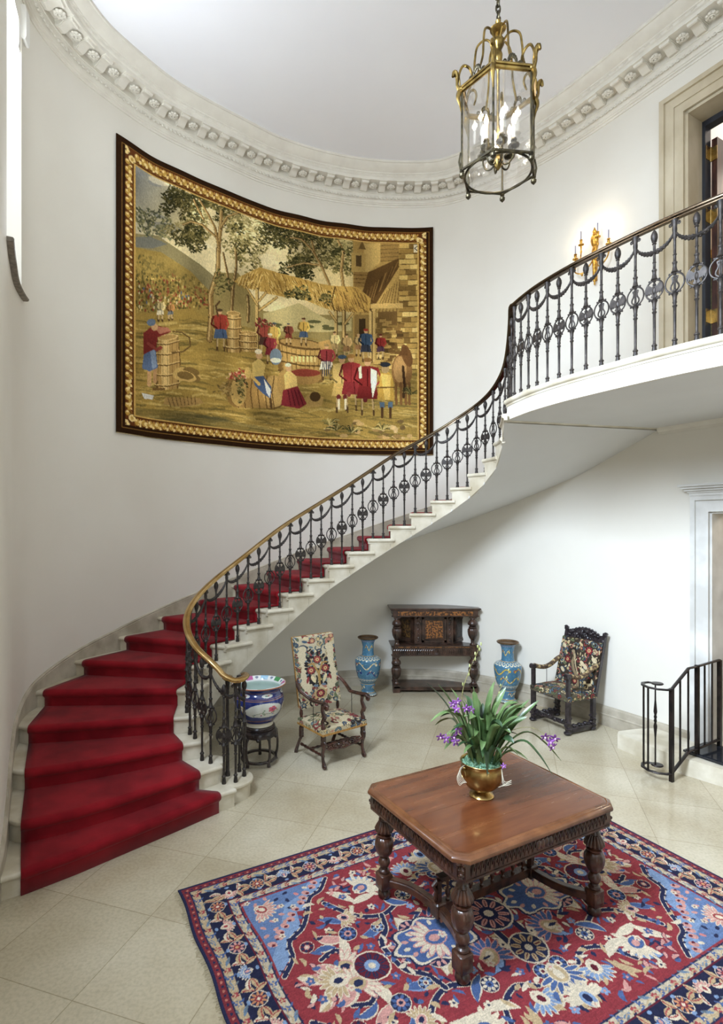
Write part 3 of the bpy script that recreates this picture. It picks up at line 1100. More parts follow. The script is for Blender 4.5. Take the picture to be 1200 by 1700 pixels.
arch_box(lf, t0 + 0.075, t0 + 0.135, -1.10, -0.43, LZ + 0.02, zt - 0.22)
leaf = lf.build('door_leaf', M['dark_wood'], d1, smooth=0)
for z in (7.02, 6.28, 5.1, 4.35):
    h = MB()
    arch_box(h, t0 + 0.064, t0 + 0.0745, -0.43, -0.31, z - 0.08, z + 0.08)
    arch_box(h, t0 + 0.06, t0 + 0.138, -0.432, -0.42, z - 0.08, z + 0.08)
    c = on_right(t0 + 0.07, -0.415)
    h.lathe([(0.010, -0.085), (0.012, -0.08), (0.010, 0.08), (0.012, 0.085)], c=(c[0], c[1], z), seg=10)
    h.build('hinge', M['brass'], d1, smooth=30)
# the room beyond the upper doorway
ub = MB()
arch_box(ub, -2.5, 5.0, -3.4, -3.3, 3.8, 8.4)
arch_box(ub, -2.6, -2.5, -3.4, -0.36, 3.8, 8.4)
arch_box(ub, 5.0, 5.1, -3.4, -0.36, 3.8, 8.4)
ub.build('wall_upper_room', M['room_wall'], smooth=0, kind='structure')
ub = MB()
arch_box(ub, -2.6, 5.1, -3.4, -0.36, 8.05, 8.15)
ub.build('ceiling_upper_room', M['ceiling'], smooth=0, kind='structure')
ub = MB()
arch_box(ub, -2.6, 5.1, -3.4, 0.0, 3.85, 4.02)
ub.build('floor_upper_room', M['dark_wood'], smooth=0, kind='structure')
ub = MB()
for k, (a, b_) in enumerate(((0.0, 0.05), (0.05, 0.12), (0.12, 0.2))):
    arch_box(ub, -2.5, 5.0, -3.3, -3.3 + 0.05 * (k + 1), 7.80 + 0.08 * k, 7.88 + 0.08 * k)
ub.build('trim_3', M['plaster_trim'], smooth=0, kind='structure')
c = on_right(1.0, -1.9)
point_light('upper_room_fill_light', (c[0], c[1], 7.3), 70, (1.0, 0.86, 0.72), 0.3)  # warm point light added to brighten the upper room, no fixture built
gp = empty('gilt_panel', on_right(0.15, -3.28, 4.5), RWZ, label='tall gilt-framed green panel seen through the upper doorway', cat='decorative panel')
g = MB()
for x in (-1.15, 0.95):
    g.box((x, 0.0, 1.3), (0.16, 0.06, 2.7))
for z in (0.0, 1.1, 2.65):
    g.box((-0.1, 0.0, z), (2.2, 0.06, 0.13))
g.build('frame', M['gilt'], gp, smooth=0)
g = MB()
g.box((-0.1, 0.01, 1.3), (2.0, 0.03, 2.6))
g.build('panel', M['green_panel'], gp, smooth=0)
g = MB()
for x in (-0.98, 0.78):
    for k in range(34):
        g.ball((x, -0.02, 0.12 + k * 0.075), 0.018, 6, 4)
g.build('beading', mat('pale_gold_beads', srgb(210, 200, 160), rough=0.4, metal=0.4), gp)

d2 = empty('door_2', kind='structure')
t0, t1, zt = 1.03, 2.15, 2.78
ar = MB()
for (w0, w1, pr_) in ((0.0, 0.13, 0.035), (0.13, 0.18, 0.06)):
    arch_box(ar, t0 - w1, t0 - w0, -0.01, pr_, 0.175, zt + w1)
    arch_box(ar, t1 + w0, t1 + w1, -0.01, pr_, 0.175, zt + w1)
    arch_box(ar, t0 - w0, t1 + w0, -0.01, pr_, zt + w0, zt + w1)
ar.build('architrave', M['grey_stone'], d2, smooth=0)
hd = MB()
for z0_, z1_, ov, pj in ((zt + 0.18, zt + 0.215, 0.185, 0.07), (zt + 0.215, zt + 0.235, 0.20, 0.085), (zt + 0.235, zt + 0.26, 0.22, 0.11), (zt + 0.26, zt + 0.285, 0.245, 0.14), (zt + 0.285, zt + 0.31, 0.265, 0.165)):
    arch_box(hd, t0 - ov, t1 + ov, -0.01, pj, z0_, z1_)
hd.build('hood', M['grey_stone'], d2, smooth=0)
jb = MB()
arch_box(jb, t0, t0 + 0.02, -0.34, -0.005, 0.175, zt)
arch_box(jb, t0, t1, -0.34, -0.005, zt - 0.02, zt)
jb.build('reveal', M['grey_stone'], d2, smooth=0)
lf = MB()
arch_box(lf, t0 + 0.02, t0 + 0.075, -1.05, -0.35, 0.19, zt - 0.03)
lf.build('door_leaf', mat('bronze_brown_door', srgb(96, 82, 62), srgb(122, 104, 80), rough=0.4, scale=5), d2, smooth=0)
lf = MB()
arch_box(lf, t0 + 0.03, t0 + 0.068, -0.352, -0.345, 1.22, 1.52)
arch_box(lf, t0 + 0.07, t0 + 0.08, -0.50, -0.36, 1.22, 1.52)
lf.build('lock_plate', M['brass'], d2, smooth=0)
lf = MB()
arch_box(lf, t0 + 0.078, t0 + 0.093, -0.44, -0.36, 0.19, zt - 0.03)
lf.build('door_stop', M['white_paint'], d2, smooth=0)
ub = MB()
arch_box(ub, -1.5, 4.0, -2.3, -2.2, 0.0, 3.6)
arch_box(ub, -1.6, -1.5, -2.3, -0.36, 0.0, 3.6)
arch_box(ub, 4.0, 4.1, -2.3, -0.36, 0.0, 3.6)
ub.build('wall_lower_room', M['room_wall'], smooth=0, kind='structure')
ub = MB()
arch_box(ub, -1.6, 4.1, -2.3, -0.36, 3.5, 3.6)
ub.build('ceiling_lower_room', M['ceiling'], smooth=0, kind='structure')
ub = MB()
arch_box(ub, -1.6, 4.1, -2.3, 0.0, 0.10, 0.172)
ub.build('floor_lower_room', M['step_stone'], smooth=0, kind='structure')
c = on_right(1.6, -1.2)
point_light('lower_room_fill_light', (c[0], c[1], 3.1), 30, (1.0, 0.84, 0.64), 0.2)  # unseen warm point light inside the lower room, no fixture built

# stone step in front of the lower doorway, black threshold slab, iron railing
ps = MB()
pts = [on_right(0.42, -0.0)[:2], (3.60, 6.62), (3.36, 6.55), (3.31, 6.47), (3.57, 5.88), (3.87, 5.50), (4.4, 4.78), on_right(2.35, 0.0)[:2]]
for z0_, z1_, sh in ((0.0, 0.16, 0.0), (0.16, 0.17, 0.004), (0.17, 0.175, 0.012)):
    cx_ = sum(p[0] for p in pts) / len(pts)
    cy_ = sum(p[1] for p in pts) / len(pts)
    ps.prism([(p[0] + (cx_ - p[0]) * sh, p[1] + (cy_ - p[1]) * sh) for p in pts], z0_, z1_)
tag(ps.build('stone_step', M['step_stone'], smooth=0), 'low pale stone step in front of the lower doorway', 'step')
bk = MB()
arch_box(bk, 1.02, 2.35, 0.02, 0.46, 0.176, 0.215)
arch_box(bk, 1.0, 2.37, 0.01, 0.475, 0.190, 0.208)
tag(bk.build('threshold_slab', M['black_stone'], smooth=0), 'polished black slab lying on the stone step before the lower doorway', 'threshold')
ir = empty('iron_railing', label='black iron railing with scrolled end beside the stone step', cat='railing')
P0, PK, PE = (3.43, 5.62), (3.81, 5.80), (4.20, 6.02)
PB = (3.62, 5.71)


def bar(mb, x, y, z0, z1, w):
    mb.box((x, y, (z0 + z1) / 2), (w, w, z1 - z0), rz=0.44)


posts = [(P0[0], P0[1], 0.0, 0.955, 0.036, 'post'), (PK[0], PK[1], 0.216, 1.15, 0.036, 'post'), (PE[0], PE[1], 0.176, 1.15, 0.036, 'post')]
for x, y, z0_, z1_, w, nm_ in posts:
    mb = MB(); bar(mb, x, y, z0_, z1_, w); mb.build(nm_, M['blackiron'], ir, smooth=0)
kx, ky = P0[0] + (PK[0] - P0[0]) * 0.66, P0[1] + (PK[1] - P0[1]) * 0.66


def lerp(a, b, t): return tuple(a[i] + (b[i] - a[i]) * t for i in range(len(a)))


K3 = (kx, ky)
SC_ = (3.335, 5.76)
curl = [(P0[0], P0[1]), (3.37, 5.60), (3.29, 5.625), (3.235, 5.69), (3.225, 5.78), (3.27, 5.86), (3.34, 5.88), (3.385, 5.84)]
for zz, za, nm_ in ((0.945, 1.13, 'top_rail'), (0.085, 0.26, 'bottom_rail')):
    mb = MB()
    pth = [(x, y, zz + (0.05 * (k / 7) if nm_ == 'top_rail' else -0.0)) for k, (x, y) in reversed(list(enumerate(catmull(curl, 3)[::3])))]
    pth = [(p[0], p[1], zz) for p in pth] + [(K3[0], K3[1], za + (0.0)), (PK[0], PK[1], za + 0.005), (PE[0], PE[1], za + 0.02)]
    mb.tube(pth, 0.020, 8, flat=0.55, up=(0, 0, 1))
    mb.build(nm_, M['blackiron'], ir, smooth=40)
for zz in (0.955, 0.10):
    mb = MB()
    mb.lathe([(0.0, 0.0), (0.05, 0.002), (0.056, 0.01), (0.05, 0.018), (0.0, 0.02)], c=(SC_[0] + 0.03, SC_[1], zz), seg=20, sx=1.1)
    mb.build('scroll_eye', M['blackiron'], ir)
mb = MB()
mb.lathe([(0.008, 0.10), (0.008, 0.40), (0.018, 0.52), (0.010, 0.555), (0.016, 0.575), (0.010, 0.595), (0.016, 0.615), (0.010, 0.635), (0.018, 0.67), (0.008, 0.79), (0.007, 0.96)], c=(SC_[0] + 0.01, SC_[1], 0), seg=10)
mb.build('baluster', M['blackiron'], ir)
for (x, y, z0_, z1_) in [(3.235, 5.70, 0.09, 0.945), (3.275, 5.855, 0.09, 0.945)] + [(*lerp(P0, K3, t), 0.085 + 0.175 * t, 0.945 + 0.185 * t) for t in (0.5, 0.98)] + \
        [(*lerp(PK, PE, t), 0.27, 1.14) for t in (0.33, 0.66)]:
    mb = MB(); bar(mb, x, y, z0_, z1_, 0.014); mb.build('baluster', M['blackiron'], ir, smooth=0)

# ------------------------------------------------------------------ woven and enamelled patterns: drawn into a grid of threads, one colour per mesh vertex
class Weave:
    def __init__(self, w, h, base=(128, 128, 128), fx=None, seed=1):
        self.w, self.h = w, h
        self.a = np.zeros((h, w, 3), np.float32)
        self.a[:] = base
        self.fx = fx or (lambda x, y: (x, y))
        self.rng = np.random.RandomState(seed)

    def pt(self, p):
        u, v = self.fx(p[0], p[1])
        return (u * (self.w - 1), v * (self.h - 1))

    def poly(self, pts, col, raw=False, alpha=1.0):
        P = np.array(pts if raw else [self.pt(p) for p in pts], np.float32)
        x0, y0 = np.floor(P.min(0)).astype(int)
        x1, y1 = np.ceil(P.max(0)).astype(int) + 1
        x0, y0, x1, y1 = max(x0, 0), max(y0, 0), min(x1, self.w), min(y1, self.h)
        if x1 <= x0 or y1 <= y0: return
        X, Y = np.meshgrid(np.arange(x0, x1), np.arange(y0, y1))
        ins = np.zeros(X.shape, bool)
        n = len(P)
        for i in range(n):
            ax, ay = P[i]
            bx, by = P[(i + 1) % n]
            if ay == by: continue
            c = ((ay > Y) != (by > Y)) & (X < (bx - ax) * (Y - ay) / (by - ay) + ax)
            ins ^= c
        v = self.a[y0:y1, x0:x1]
        v[ins] = v[ins] * (1 - alpha) + np.array(col, np.float32) * alpha

    def ell(self, x, y, rx, ry, col, ang=0.0, n=18, alpha=1.0):
        c, s = math.cos(ang), math.sin(ang)
        self.poly([(x + rx * math.cos(t) * c - ry * math.sin(t) * s, y + rx * math.cos(t) * s + ry * math.sin(t) * c) for t in np.linspace(0, 2 * PI, n, endpoint=False)], col, alpha=alpha)

    def line(self, pts, w, col, alpha=1.0):
        """w in grid threads"""
        P = [self.pt(p) for p in pts]
        for i in range(len(P) - 1):
            (ax, ay), (bx, by) = P[i], P[i + 1]
            x0, x1 = int(max(min(ax, bx) - w, 0)), int(min(max(ax, bx) + w + 2, self.w))
            y0, y1 = int(max(min(ay, by) - w, 0)), int(min(max(ay, by) + w + 2, self.h))
            if x1 <= x0 or y1 <= y0: continue
            X, Y = np.meshgrid(np.arange(x0, x1), np.arange(y0, y1))
            dx, dy = bx - ax, by - ay
            L = dx * dx + dy * dy + 1e-9
            t = np.clip(((X - ax) * dx + (Y - ay) * dy) / L, 0, 1)
            d = np.hypot(X - ax - t * dx, Y - ay - t * dy)
            m = d <= w / 2 + 0.05
            v = self.a[y0:y1, x0:x1]
            v[m] = v[m] * (1 - alpha) + np.array(col, np.float32) * alpha

    def fade(self, amt, tint):
        g = self.a.mean(-1, keepdims=True) * np.array(tint, np.float32)
        self.a = self.a * (1 - amt) + g * amt

    def grain(self, amt, sx=1, sy=1):
        h, w = self.h // sy + 2, self.w // sx + 2
        n = self.rng.rand(h, w, 1).astype(np.float32)
        n = np.repeat(np.repeat(n, sy, 0), sx, 1)[:self.h, :self.w]
        self.a *= 1 + amt * (n - 0.5)


def to_linear(a):
    a = np.clip(a / 255.0, 0, 1)
    return np.where(a <= 0.04045, a / 12.92, ((a + 0.055) / 1.055) ** 2.4)


def painted(name, weave, pos, material, parent=None, closed_u=False, smooth=True, normal_flip=False):
    """regular grid of weave.w by weave.h vertices coloured by the weave; pos(U, V) returns an (h, w, 3) array"""
    w, h = weave.w, weave.h
    U, V = np.meshgrid(np.linspace(0, 1, w), np.linspace(0, 1, h))
    P = pos(U, V).reshape(-1, 3)
    idx = np.arange(w * h).reshape(h, w)
    a, b, c, d = idx[:-1, :-1], idx[:-1, 1:], idx[1:, 1:], idx[1:, :-1]
    F = np.stack([a, b, c, d], -1).reshape(-1, 4)
    if normal_flip: F = F[:, ::-1]
    me = bpy.data.meshes.new(name)
    me.vertices.add(len(P))
    me.vertices.foreach_set('co', P.astype(np.float32).ravel())
    me.loops.add(F.size)
    me.loops.foreach_set('vertex_index', F.astype(np.int32).ravel())
    me.polygons.add(len(F))
    me.polygons.foreach_set('loop_start', np.arange(0, F.size, 4, dtype=np.int32))
    me.polygons.foreach_set('loop_total', np.full(len(F), 4, np.int32))
    me.update(calc_edges=True)
    col = me.color_attributes.new('Col', 'FLOAT_COLOR', 'POINT')
    L = np.ones((w * h, 4), np.float32)
    L[:, :3] = to_linear(weave.a.reshape(-1, 3))
    col.data.foreach_set('color', L.ravel())
    me.materials.append(material)
    if smooth: me.shade_smooth()
    o = bpy.data.objects.new(name, me)
    COL.objects.link(o)
    if parent: o.parent = parent
    return o


M['woven'] = mat('woven_wool', (1, 1, 1, 1), rough=0.95, vcol=True, bump=0.3, bscale=400, spec=0.1)
M['enamel'] = mat('glazed_enamel', (1, 1, 1, 1), rough=0.16, vcol=True, coat=0.5)

# ------------------------------------------------------------------ tapestry on the curved wall
UT = [(29, 0.0), (124, 0.0751), (219, 0.1511), (314, 0.2272), (409, 0.3067), (504, 0.3913), (599, 0.4783), (694, 0.5646), (789, 0.6512), (884, 0.738), (979, 0.8243), (1074, 0.9098), (1169, 0.9946), (1175, 1.0)]  # enlarged image pixel columns against cloth fraction
VT = [(29, 40), (120, 95), (210, 152), (300, 213), (450, 275), (600, 321), (750, 355), (900, 376), (1040, 387), (1175, 392)]
VB = [(29, 1120), (300, 1170), (600, 1194), (900, 1210), (1175, 1209)]


def cloth(x, y):
    """enlarged image pixel coordinates to cloth fractions"""
    u = interp(x, UT)
    a, b = interp(x, VT), interp(x, VB)
    return (u, (y - a) / (b - a))


def make_tapestry():
    W = Weave(600, 440, (176, 146, 82), cloth, seed=4)
    R = random.Random(9)
    a = W.a
    # sky: blue-grey corner to cream, then ochre haze
    U, V = np.meshgrid(np.linspace(0, 1, W.w), np.linspace(0, 1, W.h))
    cr = np.array((214, 200, 156), np.float32)
    bl = np.array((104, 118, 140), np.float32)
    oc = np.array((196, 170, 108), np.float32)
    t = np.clip(1.25 - U * 4.6 - V * 2.3, 0, 1)[..., None]
    a[:] = cr * (1 - t) + bl * t
    t = np.clip((U - 0.45) * 2.2, 0, 1)[..., None]
    a[:] = a * (1 - t) + oc * t
    for k in range(26):
        x, y = R.uniform(100, 560), R.uniform(140, 470)
        W.ell(x, y, R.uniform(25, 60), R.uniform(7, 16), R.choice([(126, 134, 146), (196, 190, 168), (226, 218, 188), (236, 230, 206)]), 0.35, alpha=0.55)
    for k in range(14):
        W.ell(R.uniform(560, 720), R.uniform(490, 540), R.uniform(14, 34), R.uniform(5, 11), (226, 214, 172), 0.1, alpha=0.7)
    # far hills
    W.poly([(90, 400), (180, 410), (250, 470), (330, 530), (390, 580), (390, 700), (90, 700)], (140, 130, 92))
    W.poly([(95, 415), (150, 410), (215, 445), (160, 455), (95, 450)], (112, 116, 112))
    W.poly([(95, 450), (190, 470), (300, 560), (380, 640), (380, 900), (95, 900)], (158, 132, 66))
    W.poly([(380, 560), (470, 560), (560, 690), (800, 700), (1000, 720), (1000, 900), (380, 900)], (150, 132, 80))
    W.poly([(560, 700), (690, 660), (800, 720), (880, 700), (880, 760), (560, 760)], (186, 172, 118))
    for k in range(9):
        W.ell(R.uniform(590, 880), R.uniform(725, 765), R.uniform(12, 30), 6, (98, 98, 62))
    # vineyard slope: rows of tiny tufts with coloured pickers
    for k in range(900):
        x, y = R.uniform(98, 360), R.uniform(480, 690)
        if y > 455 + (x - 95) * 0.85 or True:
            if y < 470 + (x - 95) * 0.62 - 20: continue
            c = R.choice([(110, 98, 48), (92, 86, 46), (170, 140, 66), (204, 176, 98), (128, 112, 58), (150, 70, 50)] if y > 560 else [(120, 104, 52), (146, 122, 62), (98, 90, 50)])
            W.ell(x, y, R.uniform(2, 5), R.uniform(3, 8), c, n=7)
    for k in range(60):
        x, y = R.uniform(105, 300), R.uniform(590, 680)
        if y < 560 + (x - 95) * 0.4: continue
        W.ell(x, y, 3, 6, R.choice([(172, 52, 44), (214, 200, 150), (92, 110, 140), (200, 120, 80)]), n=6)
    W.poly([(130, 470), (230, 500), (330, 600), (360, 640), (330, 650), (240, 570), (130, 540)], (168, 142, 74), alpha=0.4)
    # ground in long waving bands
    W.poly([(90, 690), (300, 690), (420, 760), (560, 800), (1125, 900), (1125, 1165), (90, 1130)], (164, 134, 64))
    cols = [(122, 104, 52), (148, 122, 60), (188, 158, 84), (206, 178, 104), (104, 92, 50), (170, 138, 66)]
    for k in range(900):
        x, y = R.uniform(95, 1120), R.uniform(690, 1160)
        if y < 700 + (x - 95) * 0.14: continue
        L = R.uniform(18, 75)
        s = R.uniform(-0.1, 0.25)
        W.line([(x - L, y - s * L), (x - L * 0.3, y - R.uniform(2, 7)), (x + L * 0.3, y), (x + L, y + s * L)], R.uniform(1.2, 4.2), R.choice(cols), alpha=0.55)
    W.poly([(95, 1030), (300, 1060), (560, 1110), (700, 1140), (700, 1170), (95, 1130)], (96, 88, 52), alpha=0.45)
    for k in range(40):
        W.ell(R.uniform(95, 420), R.uniform(1070, 1130), R.uniform(20, 50), R.uniform(3, 7), (86, 84, 56), 0.1, alpha=0.4)

    def foliage(cx, cy, rx, ry, n, pal, rr=(3, 8)):
        for k in range(n):
            t, q = R.uniform(0, 2 * PI), math.sqrt(R.random())
            q *= 1.0 + 0.30 * math.sin(3 * t + cx) + 0.16 * math.sin(7 * t + cy)
            x, y = cx + rx * q * math.cos(t), cy + ry * q * math.sin(t)
            w = R.uniform(*rr)
            W.ell(x, y, w, w * 0.45, R.choice(pal), R.uniform(-1.2, 1.2), n=7)
    dk = [(52, 54, 34), (66, 66, 38), (84, 82, 46), (106, 98, 56)]
    md = [(98, 92, 52), (128, 118, 66), (150, 136, 82), (74, 72, 42)]
    lt = [(168, 154, 100), (190, 176, 122), (146, 134, 84), (120, 112, 66)]
    foliage(135, 350, 45, 45, 260, [(92, 98, 78), (120, 122, 90), (140, 138, 96), (70, 78, 62)])
    foliage(200, 390, 35, 35, 160, [(92, 98, 78), (120, 122, 90), (150, 146, 100)])

    def trunk(pts, w0, w1, c=(150, 116, 66), hi=(196, 162, 102), sh=(92, 70, 42)):
        n = len(pts)
        for i in range(n - 1):
            w = w0 + (w1 - w0) * i / max(1, n - 2)
            W.line(pts[i:i + 2], w + 1.6, sh)
            W.line(pts[i:i + 2], w, c)
        for i in range(n - 1):
            W.line([(p[0] - 3, p[1]) for p in pts[i:i + 2]], max(1.2, w0 * 0.3), hi)
    # left group of trees
    foliage(300, 400, 75, 60, 420, lt)
    foliage(240, 290, 55, 45, 420, dk)
    foliage(310, 300, 70, 60, 520, dk)
    foliage(430, 330, 70, 60, 520, dk + md)
    foliage(300, 430, 55, 55, 420, dk)
    foliage(480, 390, 70, 55, 380, lt)
    foliage(500, 480, 75, 65, 420, lt + md)
    foliage(380, 260, 60, 30, 160, md)
    trunk([(365, 800), (372, 720), (368, 640), (395, 560), (398, 470), (405, 400), (408, 340)], 9, 5)
    trunk([(400, 480), (385, 400), (360, 350), (330, 300)], 4, 2)
    trunk([(385, 430), (340, 390), (300, 380), (270, 385)], 3, 1.5)
    trunk([(405, 400), (430, 360), (480, 340)], 3, 1.5)
    trunk([(345, 370), (318, 320), (310, 300)], 2.5, 1.2)
    trunk([(445, 700), (450, 620), (462, 540), (460, 460)], 5, 3, c=(120, 92, 54))
    trunk([(440, 620), (425, 540), (415, 490)], 3, 2, c=(120, 92, 54))
    trunk([(505, 730), (508, 680), (504, 640)], 5, 4, c=(104, 82, 48))
    for (x, y) in ((290, 330), (350, 290), (430, 300), (250, 300), (330, 440), (290, 430), (420, 330), (480, 470), (470, 400)):
        foliage(x, y, 24, 20, 60, dk + md)
    foliage(410, 600, 30, 40, 160, md)
    # right hanging tree
    foliage(610, 400, 65, 48, 520, dk)
    foliage(700, 440, 80, 55, 520, dk + md)
    foliage(800, 450, 80, 55, 560, dk + md)
    foliage(760, 500, 90, 45, 420, lt + md)
    foliage(690, 530, 60, 40, 360, dk)
    foliage(860, 500, 50, 60, 360, md)
    foliage(850, 430, 55, 40, 260, lt)
    trunk([(850, 600), (842, 540), (850, 470), (830, 430)], 5, 3)
    trunk([(800, 590), (770, 520), (740, 470), (700, 430), (640, 420)], 4, 2)
    trunk([(770, 520), (710, 515), (650, 530)], 3, 1.5)
    trunk([(745, 470), (735, 430), (700, 410)], 2.5, 1.2)
    for (x, y) in ((590, 380), (640, 430), (720, 420), (800, 420), (700, 540), (830, 470), (620, 450)):
        foliage(x, y, 26, 18, 60, dk)
    # house: plank and brick wall, chimney, gable
    W.poly([(885, 430), (950, 425), (1050, 440), (1125, 440), (1125, 900), (885, 900)], (176, 140, 74))
    for r_ in range(24):
        y = 445 + r_ * 19
        x = 960 + (r_ % 2) * 10 if y > 680 else 1052
        while x < 1122:
            w = R.uniform(22, 46)
            W.poly([(x + 1, y + 1), (min(x + w, 1124), y + 1), (min(x + w, 1124), y + 17), (x + 1, y + 17)], R.choice([(196, 160, 86), (210, 176, 98), (180, 142, 72), (222, 190, 112), (160, 124, 62), (128, 98, 50)]))
            W.line([(x, y + 18), (min(x + w, 1124), y + 18)], 1.2, (104, 78, 42))
            x += w
    W.poly([(925, 440), (985, 440), (985, 510), (940, 545), (925, 545)], (196, 162, 92))
    W.poly([(985, 440), (1050, 440), (1050, 505), (985, 510)], (160, 124, 66))
    for y in range(450, 510, 14): W.line([(985, y), (1050, y)], 1, (110, 84, 46))
    W.poly([(880, 475), (930, 475), (930, 545), (880, 545)], (184, 150, 82))
    W.poly([(896, 485), (916, 485), (916, 525), (896, 525)], (96, 74, 44))
    W.poly([(888, 545), (942, 545), (942, 600), (888, 600)], (154, 118, 62))
    for y in (556, 570, 584): W.line([(888, y), (942, y)], 1.2, (104, 76, 42))
    W.poly([(905, 462), (918, 432), (932, 462)], (120, 92, 50))
    W.poly([(945, 690), (1050, 520), (1055, 520), (1050, 560), (960, 700)], (190, 152, 80))
    for k in range(7):
        W.line([(965 + k * 13, 690), (1000 + k * 9, 600 + (3 - k) * 8)], 1.4, (124, 94, 50))
    W.poly([(940, 545), (1050, 498), (1052, 530), (950, 690), (900, 690)], (104, 74, 40))
    for k in range(26):
        x = R.uniform(905, 1030)
        W.line([(x, 690 - (x - 905) * 1.25 + 20), (x + 22, 620 - (x - 905) * 0.9)], 1.2, R.choice([(134, 98, 52), (82, 58, 32), (158, 118, 62)]), alpha=0.8)
    W.poly([(950, 660), (1065, 660), (1065, 678), (950, 678)], (206, 168, 96))
    W.poly([(952, 680), (966, 680), (966, 870), (952, 870)], (204, 168, 98))
    W.poly([(975, 690), (1045, 690), (1045, 740), (975, 740)], (128, 96, 52))
    for k in range(40):
        x, y = R.uniform(972, 1050), R.uniform(700, 880)
        W.poly([(x, y), (x + 24, y), (x + 24, y + 11), (x, y + 11)], R.choice([(150, 112, 58), (118, 86, 46), (176, 138, 74), (92, 68, 38)]))
    W.poly([(890, 700), (950, 700), (950, 800), (890, 800)], (140, 110, 60))
    W.poly([(906, 715), (930, 715), (930, 780), (906, 780)], (72, 54, 34))
    W.poly([(1105, 450), (1124, 450), (1124, 478), (1105, 478)], (214, 206, 180))
    W.line([(1122, 452), (1108, 464), (1122, 476)], 1.6, (60, 60, 66))
    # thatched shelter
    W.poly([(455, 592), (470, 575), (548, 533), (640, 556), (740, 582), (820, 596), (900, 600), (950, 640), (945, 688), (900, 692), (820, 688), (760, 668), (690, 640), (640, 640), (560, 622), (500, 612)], (196, 154, 74))
    for k in range(420):
        x = R.uniform(470, 935)
        yt = interp(x, [(470, 575), (548, 535), (740, 582), (900, 602), (940, 640)])
        yb = interp(x, [(470, 600), (560, 622), (690, 640), (820, 686), (940, 688)])
        y = R.uniform(yt, yb)
        L = R.uniform(8, 26)
        W.line([(x, y), (x - 6 if x < 560 else x + 7, min(y + L, yb + 5))], 1.3, R.choice([(222, 184, 98), (160, 118, 52), (236, 204, 124), (132, 96, 44), (180, 138, 64)]) if x < 820 else R.choice([(150, 110, 54), (112, 80, 40), (180, 136, 68)]))
    W.line([(820, 600), (808, 650), (818, 688)], 2.4, (106, 78, 40))
    for x, y0_, y1_ in ((538, 615, 830), (852, 690, 800), (824, 690, 770), (950, 690, 870)):
        W.line([(x, y0_), (x, y1_)], 7, (110, 82, 46))
        W.line([(x - 2, y0_), (x - 2, y1_)], 4.5, (206, 172, 104))
    for (p, q) in (((500, 610), (538, 670)), ((610, 640), (545, 690)), ((570, 625), (545, 655)), ((885, 695), (855, 735)), ((800, 690), (824, 725))):
        W.line([p, q], 5, (120, 90, 50)); W.line([p, q], 3, (200, 164, 96))
    foliage(690, 625, 45, 24, 150, dk + md)
    foliage(790, 640, 20, 24, 50, md)

    def barrel(x, y, w, h, c=(176, 138, 78), hi=(214, 180, 116), sh=(112, 82, 44), hoops=4):
        W.poly([(x - w * 0.42, y - h / 2), (x + w * 0.42, y - h / 2), (x + w * 0.52, y), (x + w * 0.42, y + h / 2), (x - w * 0.42, y + h / 2), (x - w * 0.52, y)], sh)
        W.poly([(x - w * 0.36, y - h / 2), (x + w * 0.40, y - h / 2), (x + w * 0.48, y), (x + w * 0.38, y + h / 2), (x - w * 0.34, y + h / 2), (x - w * 0.44, y)], c)
        W.poly([(x - w * 0.2, y - h / 2), (x + w * 0.05, y - h / 2), (x + w * 0.07, y), (x + w * 0.05, y + h / 2), (x - w * 0.2, y + h / 2), (x - w * 0.24, y)], hi)
        for k in range(5):
            xx = x - w * 0.35 + k * w * 0.18
            W.line([(xx, y - h / 2), (xx, y + h / 2)], 1.0, sh, alpha=0.6)
        for k in range(hoops):
            yy = y - h / 2 + h * (k + 0.5) / hoops
            W.line([(x - w * 0.47, yy), (x, yy + h * 0.035), (x + w * 0.47, yy)], 2.2, sh)
            W.line([(x - w * 0.47, yy - 3), (x, yy + h * 0.035 - 3), (x + w * 0.47, yy - 3)], 1.2, hi)
        W.ell(x, y - h / 2, w * 0.42, h * 0.06, hi)
        W.ell(x, y - h / 2, w * 0.36, h * 0.045, c)
    barrel(213, 878, 92, 190, hoops=5)
    barrel(452, 775, 60, 140, hoops=4)
    barrel(505, 805, 66, 70, hoops=3)
    for k in range(7):
        W.ell(285 + R.uniform(-20, 20), 925 + R.uniform(-14, 14), 36, 17, (196, 160, 92), 0.3)
        W.ell(285 + R.uniform(-20, 20), 925 + R.uniform(-14, 14), 32, 14, (128, 100, 54), 0.3)
    W.line([(232, 765), (265, 772), (294, 795), (296, 825), (270, 842), (230, 840)], 2.2, (110, 84, 48))
    W.poly([(205, 1000), (330, 1010), (345, 1028), (270, 1042), (200, 1025)], (176, 138, 80))
    for k in range(8): W.line([(215 + k * 14, 1003), (225 + k * 13, 1035)], 1.2, (112, 84, 48))
    W.poly([(120, 978), (165, 990), (160, 1005), (130, 1000)], (190, 196, 204))
    W.poly([(160, 962), (205, 966), (205, 974), (160, 972)], (120, 88, 50))
    # great vat
    W.poly([(608, 790), (785, 825), (775, 945), (640, 955), (615, 900)], (132, 98, 52))
    W.poly([(620, 800), (770, 830), (762, 940), (650, 948), (630, 890)], (192, 152, 84))
    W.ell(698, 808, 86, 20, (110, 80, 44), 0.12); W.ell(698, 806, 78, 14, (176, 138, 78), 0.12)
    for k in range(9): W.line([(628 + k * 17, 812 + k * 3), (636 + k * 15, 945)], 1.3, (128, 96, 50))
    for y in (845, 880, 915): W.line([(615, y - 12), (700, y + 6), (775, y + 6)], 2.6, (104, 76, 42))
    for k in range(7): W.poly([(660 + k * 14, 852), (668 + k * 14, 853), (668 + k * 14, 874), (660 + k * 14, 872)], (226, 196, 124))
